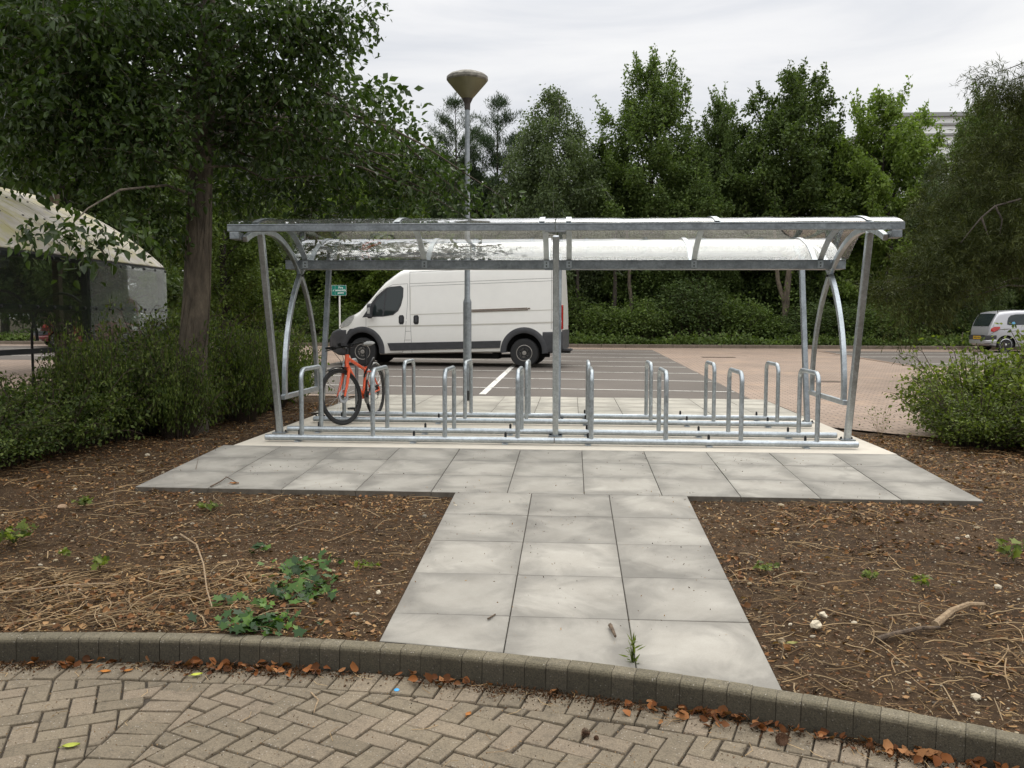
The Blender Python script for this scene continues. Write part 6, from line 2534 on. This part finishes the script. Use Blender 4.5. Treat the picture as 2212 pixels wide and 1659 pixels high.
sticks('dry_twigs', 1900, dens_stick, .05, .34, .0012, .0034, M_STRAW, 'dry pale twigs and stalks lying on the bare soil')
sticks('fine_stalks', 4500, dens_stick, .03, .12, .0007, .0014, M_STRAW, 'fine broken stalks lying on the bare soil', .004, .012)
mb = MB()
ico = bmesh.new()
bmesh.ops.create_icosphere(ico, subdivisions=1, radius=1)
iv = [v.co.copy() for v in ico.verts]
ico.verts.index_update()
iff = [tuple(v.index for v in f.verts) for f in ico.faces]
ico.free()
for (x, y) in spread_pts(3800, lambda z, x, y: .8):
    s = min(.030, .0045 * math.exp(random.gauss(0, .55)))
    z = soil_z(x, y) + s * .25
    sx, sy, sz = s * random.uniform(.8, 1.5), s * random.uniform(.7, 1.1), s * random.uniform(.5, .8)
    a = random.uniform(0, PI)
    mb.add([(x + (v.x * sx) * math.cos(a) - v.y * sy * math.sin(a), y + v.x * sx * math.sin(a) + v.y * sy * math.cos(a), z + v.z * sz * (1 + .2 * mnoise.noise(v * 2))) for v in iv], iff)
tag(mb.build('pebbles', M_STONE), 'small pale pebbles in the bare soil', 'litter', kind='stuff')
# leaves drifted against the kerb foot
def curled_leaves(name, P, size, mat):
    n = len(P)
    a = RNG.uniform(0, 2 * PI, n)
    up = unit(np.stack([RNG.normal(size=n) * .55, RNG.normal(size=n) * .55, np.ones(n)], 1))
    d = unit(np.cross(up, np.stack([np.cos(a), np.sin(a), np.zeros(n)], 1)))
    s_ = np.cross(up, d)
    sz = (size * RNG.uniform(.45, 1.2, n))[:, None]
    c1, c2 = RNG.uniform(-.5, 1.1, (n, 1)), RNG.uniform(-.3, 1.2, (n, 1))
    rows = ((-.5, .06), (-.3, .34), (-.02, .40), (.24, .30), (.5, .03))
    V_ = []
    for t, w in rows:
        for k in (-1, -.5, 0, .5, 1):
            jag = RNG.uniform(.75, 1.15, (n, 1)) if abs(k) == 1 else 1
            V_.append(P + sz * (d * t + s_ * (w * k * jag) + up * (c1 * t * t * .9 + c2 * (w * k) ** 2 * 1.6)))
    V_ = np.stack(V_, 1).reshape(-1, 3)
    q_ = np.array([[i * 5 + j, i * 5 + j + 1, i * 5 + 6 + j, i * 5 + 5 + j] for i in range(4) for j in range(4)])
    F = (np.arange(n)[:, None, None] * 25 + q_[None]).reshape(-1, 4)
    return fast_mesh(name, V_, F, np.full(len(F), 4), mat)


P = []
for k in range(900):
    x = random.uniform(-.6, 6.6)
    dn = .10 + .9 * (mnoise.noise(Vector((x * 1.9, 0, 8))) > .08) + 1.0 * (abs(x - 2.05) < .35) + 1.2 * (4.0 < x < 5.2)
    if random.random() > dn / 1.9:
        continue
    P.append((x, kerb_y(x, KR - .100) - abs(random.gauss(.012, .055))))
n = len(P)
Pz = np.array([(x, y, ROADZ + .008 + random.random() * .018) for x, y in P])
o = curled_leaves('leaf_drift', Pz, .046, M_LEAFK)
tag(o, 'drift of brown leaves along the foot of the kerb', 'leaf litter', kind='stuff')
P = []
for k in range(15000):
    x = random.uniform(-.8, 6.8)
    dn = .3 + .7 * (mnoise.noise(Vector((x * 1.3, 2, 8))) > .0)
    if random.random() > dn:
        continue
    P.append((x, kerb_y(x, KR - .100) - abs(random.gauss(0, .055)), ROADZ + .002 + random.random() * .008))
tag(leaves('kerb_debris', np.array(P), .018, M_DUFF, None, .5, .4, None, 0, .1, 'small'), 'fine dark debris along the foot of the kerb', 'litter', kind='stuff')
mb = MB()
for k in range(260):
    x = random.uniform(-.6, 6.4)
    y = kerb_y(x, KR - .10) - (abs(random.gauss(0, .08)) if random.random() < .6 else random.uniform(0, 1.4))
    L = random.uniform(.03, .13)
    a = random.uniform(0, 2 * PI)
    mb.tube([(x, y, ROADZ + .006), (x + math.cos(a) * L * .5, y + math.sin(a) * L * .5, ROADZ + .009), (x + math.cos(a + .4) * L, y + math.sin(a + .4) * L, ROADZ + .006)], .0011, 3, caps=False)
tag(mb.build('road_stalks', M_STRAW), 'dry stalks scattered on the block paving', 'litter', kind='stuff')
# crumbs of soil trodden on to the slabs
P = []
while len(P) < 900:
    x, y = random.uniform(0, 6.6), random.uniform(-2.6, 1.75)
    if not on_paving(x, y, -.02) or y < kerb_y(x) + .05:
        continue
    e = min(abs(x - 4.32 * W6), abs(x - 7.32 * W6)) if y < 0 else y
    if random.random() > .12 + .9 * math.exp(-e / .06) + .5 * (mnoise.noise(Vector((x * 2, y * 2, 1))) > .3):
        continue
    P.append((x, y, (t_z(y) if y > 0 else path_z(y)) + .0025))
tag(leaves('slab_crumbs', np.array(P), .013, M_CHIP, None, .4, .5, None, 0, .1, 'small'), 'crumbs of soil and bark trodden on to the slabs', 'litter', kind='stuff')
# moss and grit in the paver joints
P = []
for k in range(9000):
    x = random.uniform(-.4, 6.4)
    y = random.uniform(-4.6, kerb_y(x, KR - .10))
    P.append((x, y, ROADZ + .001))
tag(leaves('road_grit', np.array(P), .0075, M_CHIP, None, .5, .6, None, 0, .1, 'small'), 'specks of grit on the block paving', 'litter', kind='stuff')


# ------------------------------------------------------------------ single things lying about
def ground_at(u, v, z):
    d = at(u, v, 1.0) - CAM
    return CAM + d * ((z - CAM.z) / d.z)


def stone(u, v, z, s, lab, mat=None, seed=0):
    p = ground_at(u, v, z)
    bm = bmesh.new()
    bmesh.ops.create_icosphere(bm, subdivisions=2, radius=1)
    for w in bm.verts:
        n_ = 1 + .5 * mnoise.noise(w.co * 1.2 + Vector((seed, 0, 0))) + .22 * mnoise.noise(w.co * 3.1)
        w.co = Vector((w.co.x * s * 1.25, w.co.y * s * .9, w.co.z * s * .7)) * n_
    me = bpy.data.meshes.new('stone')
    bm.to_mesh(me)
    bm.free()
    me.materials.append(mat or M_STONEB)
    for f in me.polygons:
        f.use_smooth = False
    o = bpy.data.objects.new('stone', me)
    o.location = (p.x, p.y, p.z + s * .3)
    o.rotation_euler = (0, 0, seed)
    link(o)
    return tag(o, lab, 'stone', 'pale stones on the soil')


M_STONEB = simple('pale flint stone', (.52, .45, .33), .7, 0, .3, 30)
stone(1763, 1352, -.225, .028, 'large pale stone on the bare soil right of the path', seed=1)
stone(1778, 1330, -.215, .020, 'buff stone just behind the large pale stone', seed=2)
stone(1845, 1346, -.22, .011, 'small white stone right of the large pale stone', seed=3)
stone(135, 1097, -.09, .026, 'tan stone on the soil at the far left', simple('tan stone', (.30, .20, .12), .8), 4)
stone(1365, 1054, -.12, .020, 'pale stone just below the slab edge left of the path', seed=5) if False else None
stone(1368 * .72, 1006 * 1.09, -.125, .022, 'pale stone below the slab edge beside the path corner', seed=6)
stone(2090, 1160, -.16, .014, 'white pebble near the right picture edge', seed=7)
stone(1100 * .75 - 8, 1281, -.2, .013, 'cream pebble beside the ivy patch', seed=8)


def fallen_leaf(u, v, z, s, rot, mat, lab):
    p = ground_at(u, v, z)
    mb = MB()
    prof = [(-.5, .02), (-.32, .20), (-.1, .30), (.12, .27), (.32, .16), (.5, .01)]
    vs = []
    for t, w in prof:
        cz = .06 * (t * t) * 2
        for k in (-1, -.5, 0, .5, 1):
            vs.append((t * s, k * w * s, s * (cz + .10 * k * k) + .002))
    fs = [(i * 5 + j, i * 5 + j + 1, i * 5 + 6 + j, i * 5 + 5 + j) for i in range(5) for j in range(4)]
    mb.add(vs, fs)
    mb.tube([(-.5 * s, 0, .004), (-.72 * s, .04 * s, .003)], .0012, 4)
    o = mb.build('fallen_leaf', mat, None, smooth=True)
    o.location = p
    o.rotation_euler = (0, 0, rot)
    return tag(o, lab, 'leaf', 'single fallen leaves')


M_YL = litter_mat('yellow green fallen leaf', [(.36, .40, .07), (.42, .45, .09)])
M_OL = litter_mat('orange fallen leaf', [(.42, .18, .05), (.36, .14, .04)])
M_OLV = litter_mat('olive fallen leaf', [(.30, .28, .10), (.26, .25, .09)])
fallen_leaf(154, 1613, ROADZ + .004, .062, .4, M_YL, 'yellow-green leaf on the block paving at the lower left')
fallen_leaf(425, 1459, ROADZ + .004, .052, .5, M_YL, 'yellow-green leaf on the block paving below the kerb drift')
fallen_leaf(2055, 1609, ROADZ + .004, .05, 2.4, M_YL, 'yellow-green leaf at the kerb foot at the lower right')
fallen_leaf(1711, 1391, -.235, .055, .2, M_OLV, 'olive leaf on the soil right of the path')
fallen_leaf(228, 1452, ROADZ + .004, .05, .1, M_OL, 'orange leaf on the block paving at the far left')
fallen_leaf(277, 1450, ROADZ + .004, .045, .6, M_OL, 'small orange leaf right of the other orange leaf')
fallen_leaf(506, 1045, t_z(.1) + .004, .075, .1, M_OL, 'orange-brown leaf on the front row of slabs')
fallen_leaf(1012, 1544, ROADZ + .004, .04, 1.2, M_OL, 'curled orange leaf on the road below the path')
fallen_leaf(1000, 1467, ROADZ + .004, .045, 2.2, M_OL, 'orange leaf in the header course below the path')


def cone(u, v, s, lab):
    p = ground_at(u, v, ROADZ)
    mb = MB()
    for j in range(6):
        r_ = s * (.35 + .65 * math.sin(PI * (j + .7) / 6.6))
        z = s * .28 * j
        for k in range(9):
            a = 2 * PI * k / 9 + j * .35
            u_, w_ = Vector((math.cos(a), math.sin(a), .35)), Vector((-math.sin(a), math.cos(a), 0))
            b0 = Vector((0, 0, z)) + u_ * r_ * .25
            e = Vector((0, 0, z)) + u_ * r_
            mb.add([b0 - w_ * r_ * .12, b0 + w_ * r_ * .12, e + w_ * r_ * .26, e - w_ * r_ * .26, e + Vector((0, 0, -s * .12))], [(0, 1, 2, 3), (3, 2, 4)])
    mb.tube([(0, 0, 0), (0, 0, s * 1.6)], [s * .3, s * .15], 8)
    o = mb.build('pine_cone', simple('pine cone brown', (.10, .05, .025), .8, 0, .3, 60))
    o.location = (p.x, p.y, p.z + s * .5)
    o.rotation_euler = (R(78), 0, u)
    return tag(o, lab, 'pine cone', 'fallen pine cones on the road')


cone(1274, 1590, .020, 'opened pine cone on the block paving below the path')
cone(1684, 1600, .026, 'dark pine cone at the kerb foot at the lower right')
cone(1292, 1600, .011, 'small dark cone beside the opened pine cone')
mb = MB()
mb.lathe([(.0, .001), (.011, .001), (.012, .005), (.009, .007), (.0, .0075)], 14, closed=False)
o = mb.build('bottle_cap', simple('bright blue plastic', (.02, .28, .60), .3), None, smooth=True)
o.location = ground_at(857, 1492, ROADZ + .002)
o.rotation_euler = (R(8), 0, 0)
tag(o, 'small bright blue cap on the block paving', 'bottle cap')


def stick(pts_px, z, r0, mat, lab, lift=.0):
    k = len(pts_px)
    P = []
    for i, (u, v, dz) in enumerate(pts_px):
        p = ground_at(u, v, z)
        P.append((p.x, p.y, p.z + dz))
    o0 = Vector(P[0])
    mb = MB()
    mb.tube([Vector(p) - o0 for p in P], [r0 * (1 - .6 * i / k) for i in range(k)], 7)
    o = mb.build('stick', mat, None, smooth=True)
    o.location = o0
    return tag(o, lab, 'stick', 'single sticks and twigs')


M_STK = bark_mat('dead wood', (.06, .042, .028), (.20, .14, .09), 20)
M_STKL = bark_mat('stripped pale wood', (.28, .19, .11), (.45, .33, .20), 20)
stick([(1318, 1354, .008), (1324, 1366, .008), (1329, 1378, .008)], path_z(-2.5) + .002, .011, M_STK, 'short brown stick on the middle slab by the kerb')
stick([(1054, 1338, .003), (1070, 1328, .003)], path_z(-2.4) + .002, .005, M_STK, 'thin stick on the slab left of the short brown stick')
stick([(390, 1170, .05), (425, 1200, .07), (440, 1240, .06), (447, 1285, .03), (458, 1315, .01)], -.2, .006, M_STKL, 'long pale bent twig standing out of the soil left of the path')
stick([(0, 1285, .01), (60, 1282, .02), (140, 1276, .03), (220, 1268, .02), (255, 1266, .01)], -.22, .0055, M_STKL, 'long straight pale twig across the left soil')
stick([(1895, 1385, .01), (1930, 1378, .02), (1990, 1365, .02), (2030, 1362, .015)], -.24, .014, M_STK, 'dark curved branch on the soil at the lower right')
stick([(2020, 1358, .02), (2055, 1340, .05), (2090, 1330, .06), (2125, 1322, .04)], -.24, .02, M_STKL, 'thick split branch with pale wood on the right soil')
stick([(455, 1052, .004), (475, 1046, .02), (490, 1038, .03), (505, 1044, .02), (515, 1047, .01)], t_z(.1), .006, M_STK, 'dark forked twig lying over the slab edge at the left')
stick([(420, 1052, .0), (421, 1038, .06), (428, 1024, .12), (430, 1008, .17)], t_z(0) - .05, .003, M_STK, 'thin upright twig in front of the slabs at the left')
stick([(246, 1100, .0), (247, 1085, .05), (248, 1070, .11)], -.13, .003, M_STK, 'short upright twig on the bare soil at the left')
stick([(1030, 1505, .004), (1060, 1512, .012), (1050, 1526, .006)], ROADZ, .004, M_STKL, 'pale forked twig on the block paving') if False else None
stick([(672, 1498, .004), (688, 1518, .012), (682, 1530, .01), (678, 1542, .004)], ROADZ, .004, M_STKL, 'pale crooked twig on the block paving')


# ------------------------------------------------------------------ ivy patch and little weeds
def ivy_leaf_pts(cx_, cy_, sx, sy, n, hz):
    P = []
    while len(P) < n:
        x, y = random.gauss(cx_, sx), random.gauss(cy_, sy)
        if y < kerb_y(x) - .03 or on_paving(x, y, .02):
            continue
        P.append((x, y, soil_z(x, y) + .01 + abs(random.gauss(0, hz))))
    return P


def flat_leaves(name, P, size, mat, parent, tilt=.5):
    """five-pointed leaves lying mostly face up"""
    n = len(P)
    P = np.array(P)
    a = RNG.uniform(0, 2 * PI, n)
    up = unit(np.stack([RNG.normal(size=n) * tilt, RNG.normal(size=n) * tilt - .25, np.ones(n)], 1))
    d = unit(np.cross(up, np.stack([np.cos(a), np.sin(a), np.zeros(n)], 1)))
    s_ = np.cross(up, d)
    sz = size * RNG.uniform(.55, 1.25, n)
    shape = [(-.35, 0), (-.45, .32), (-.05, .28), (.05, .52), (.2, .24), (.6, 0), (.2, -.24), (.05, -.52), (-.05, -.28), (-.45, -.32)]
    V_ = []
    for t, w in shape:
        V_.append(P + d * (t * sz)[:, None] + s_ * (w * sz)[:, None] + up * ((.12 * abs(w) - .1 * t) * sz)[:, None])
    V_ = np.stack(V_, 1).reshape(-1, 3)
    F = np.arange(n * 10).reshape(n, 10)
    return fast_mesh(name, V_, F, np.full(n, 10), mat, parent)


ctr = ground_at(610, 1290, -.21)
ivy = thing('ivy_patch', 'glossy dark green ivy patch growing over the soil by the kerb left of the path', 'ivy', tuple(ctr))
P = []
for u, v, n, sx, sy in ((645, 1240, 70, .09, .13), (575, 1340, 80, .12, .06), (630, 1290, 60, .10, .09), (690, 1270, 26, .05, .08), (500, 1300, 14, .05, .05), (560, 1200, 8, .06, .05), (530, 1350, 26, .05, .04)):
    p = ground_at(u, v, -.22)
    P += ivy_leaf_pts(p.x, p.y, sx, sy, n, .025)
o = flat_leaves('foliage', [tuple(Vector(p) - ctr) for p in P], .058, M_IVY, ivy)
mb = MB()
for k in range(26):
    a, b_ = random.choice(P), random.choice(P)
    if math.hypot(a[0] - b_[0], a[1] - b_[1]) < .35:
        mb.tube([Vector(a) - ctr, (Vector(a) + Vector(b_)) / 2 - ctr + Vector((0, 0, -.01)), Vector(b_) - ctr], .0018, 4, caps=False)
mb.build('stems', M_TWIG, ivy)


def weed(u, v, z, n, s, spread, h, lab, mat=None, blade=False):
    c = ground_at(u, v, z)
    t = thing('weed', lab, 'weed', tuple(c), 0, 'little weeds')
    P, mb = [], MB()
    for k in range(n):
        a = random.uniform(0, 2 * PI)
        r_ = spread * math.sqrt(random.random())
        p = Vector((math.cos(a) * r_, math.sin(a) * r_, h * random.uniform(.25, 1)))
        P.append(tuple(p))
        if k % 2 == 0:
            mb.tube([(0, 0, -.01), (p.x * .5, p.y * .5, p.z * .7), tuple(p)], .0012, 3, caps=False)
    mb.build('stems', mat or M_SHRUB_L, t)
    if blade:
        leaves('foliage', np.array(P), s, mat or M_SHRUB_L, t, -.8, .16, None, 0, .2, 'small')
    else:
        flat_leaves('foliage', P, s, mat or M_SHRUB_L, t, .8)
    return t


weed(1367, 1475, ROADZ + .01, 60, .045, .016, .19, 'narrow upright weed growing out of the kerb foot below the path', M_SHRUB_L, True)
for u, v, z, n, s, sp, h, lab in ((183, 1090, -.12, 34, .05, .09, .05, 'grey-green leafy weed on the soil at the far left'), (457, 1097, -.13, 22, .05, .08, .03, 'flat rosette weed on the soil left of the path'), (215, 1225, -.18, 18, .05, .06, .05, 'pale green seedling on the left soil among twigs'), (140, 1203, -.18, 7, .05, .03, .05, 'tiny bright green seedling at the left edge'), (792, 1222, -.2, 22, .03, .08, .02, 'spreading small-leaved weed close to the left edge of the path'), (1880, 1250, -.18, 26, .03, .04, .05, 'upright small weed in the middle of the right soil'), (1655, 1230, -.18, 26, .035, .08, .03, 'sprawling weed on the soil right of the path'), (1990, 1262, -.18, 18, .04, .06, .04, 'low weed among twigs at the right'), (2190, 1210, -.17, 16, .07, .08, .12, 'leafy sprig at the right picture edge'), (30, 1170, -.15, 60, .05, .14, .10, 'clump of regrowing shoots at the left edge')):
    weed(u, v, z, n, s, sp, h, lab)
o = thing('weed', 'dry wispy weed at the edge of the pink paving by the front right post', 'weed', (7.02, 3.35, -.03), 0, 'little weeds')
mb = MB()
for k in range(14):
    a = random.uniform(0, 2 * PI)
    e = Vector((math.cos(a) * random.uniform(.05, .22), math.sin(a) * .1, random.uniform(.15, .36)))
    mb.tube([(0, 0, -.02), tuple(e * .55 + Vector((0, 0, .05))), tuple(e)], .0014, 3, caps=False)
mb.build('stems', M_STRAW, o)
leaves('foliage', np.array([(random.gauss(0, .1), random.gauss(0, .06), random.uniform(.1, .36)) for _ in range(70)]), .03, M_SHRUB_L, o, .2, .5, None, 0, .2, 'small')

# a small leaf lying on the valley gutter
mb = MB()
mb.add([(-.03, 0, 0), (0, -.01, .02), (.035, 0, .05), (.005, .01, .025)], [(0, 1, 2, 3)])
o = mb.build('fallen_leaf', M_LEAF_M)
o.location = at(1032, 560, 10.2)
o.location.y = YC - .135
o.location.z = 1.979
tag(o, 'single green leaf caught on the valley gutter of the shelter', 'leaf', 'single fallen leaves')
# ================================================================== sky, sun, camera
w = bpy.data.worlds.new('World')
SC.world = w
w.use_nodes = True
nt = w.node_tree
bg = nt.nodes['Background']
sky = nt.nodes.new('ShaderNodeTexSky')
sky.sky_type = 'NISHITA'
sky.sun_disc = False
SUN_EL, SUN_AZ = R(52), R(20)          # azimuth measured from +Y towards +X
sky.sun_elevation = SUN_EL
sky.sun_rotation = SUN_AZ
tc = nt.nodes.new('ShaderNodeTexCoord')
sep = nt.nodes.new('ShaderNodeSeparateXYZ')
nt.links.new(tc.outputs['Generated'], sep.inputs[0])
# overcast sheet of cloud: brighter overhead, streaked
mp = nt.nodes.new('ShaderNodeMapping')
mp.inputs['Rotation'].default_value = (R(12), R(-14), R(30))
mp.inputs['Scale'].default_value = (1.1, 1.0, 5.0)
nt.links.new(tc.outputs['Generated'], mp.inputs['Vector'])
cl = noise_node(nt, 2.1, 6, .55, vec=mp.outputs[0], dist=.5)
cloud = ramp(nt, cl, [(.32, (.76, .785, .835)), (.50, (.97, .97, .98)), (.70, (1.10, 1.09, 1.07))])
lum = ramp(nt, sep.outputs[2], [(0.0, SKY_H), (.33, SKY_H * 1.12), (.55, SKY_Z * .8), (1.0, SKY_Z)])
c = mixc(nt, 1.0, cloud, lum, 'MULTIPLY')
k = nt.nodes.new('ShaderNodeMix')
k.data_type = 'RGBA'
k.blend_type = 'MULTIPLY'
k.inputs[0].default_value = 1.0
k.inputs[7].default_value = (.08, .08, .08, 1)
nt.links.new(sky.outputs[0], k.inputs[6])
fin = mixc(nt, .93, k.outputs[2], c)
nt.links.new(fin, bg.inputs['Color'])
bg.inputs['Strength'].default_value = 1.0

sl = bpy.data.lights.new('sun', 'SUN')
sl.energy = SUN_E
sl.angle = R(60)
sl.color = (1.0, .93, .80)
so = bpy.data.objects.new('sun', sl)
d = Vector((math.sin(SUN_AZ) * math.cos(SUN_EL), math.cos(SUN_AZ) * math.cos(SUN_EL), math.sin(SUN_EL)))
so.rotation_euler = d.to_track_quat('Z', 'Y').to_euler()
so.location = (0, 10, 20)
link(so)

cam = bpy.data.cameras.new('camera')
cam.sensor_width = 36
cam.lens = FOC * 36
cam.clip_end = 2000
cam.clip_start = .05
co = bpy.data.objects.new('camera', cam)
co.matrix_world = Matrix.Translation(CAM) @ CAM_ROT
link(co)
SC.camera = co
SC.render.resolution_x, SC.render.resolution_y = 1024, 768
SC.view_settings.view_transform = 'Standard'
SC.view_settings.look = 'None'
SC.view_settings.exposure = EXPO
SC.view_settings.gamma = 1
SC.cycles.max_bounces = 8
SC.cycles.transparent_max_bounces = 24
SC.cycles.caustics_reflective = False
SC.cycles.caustics_refractive = False
SC.cycles.sample_clamp_indirect = 6
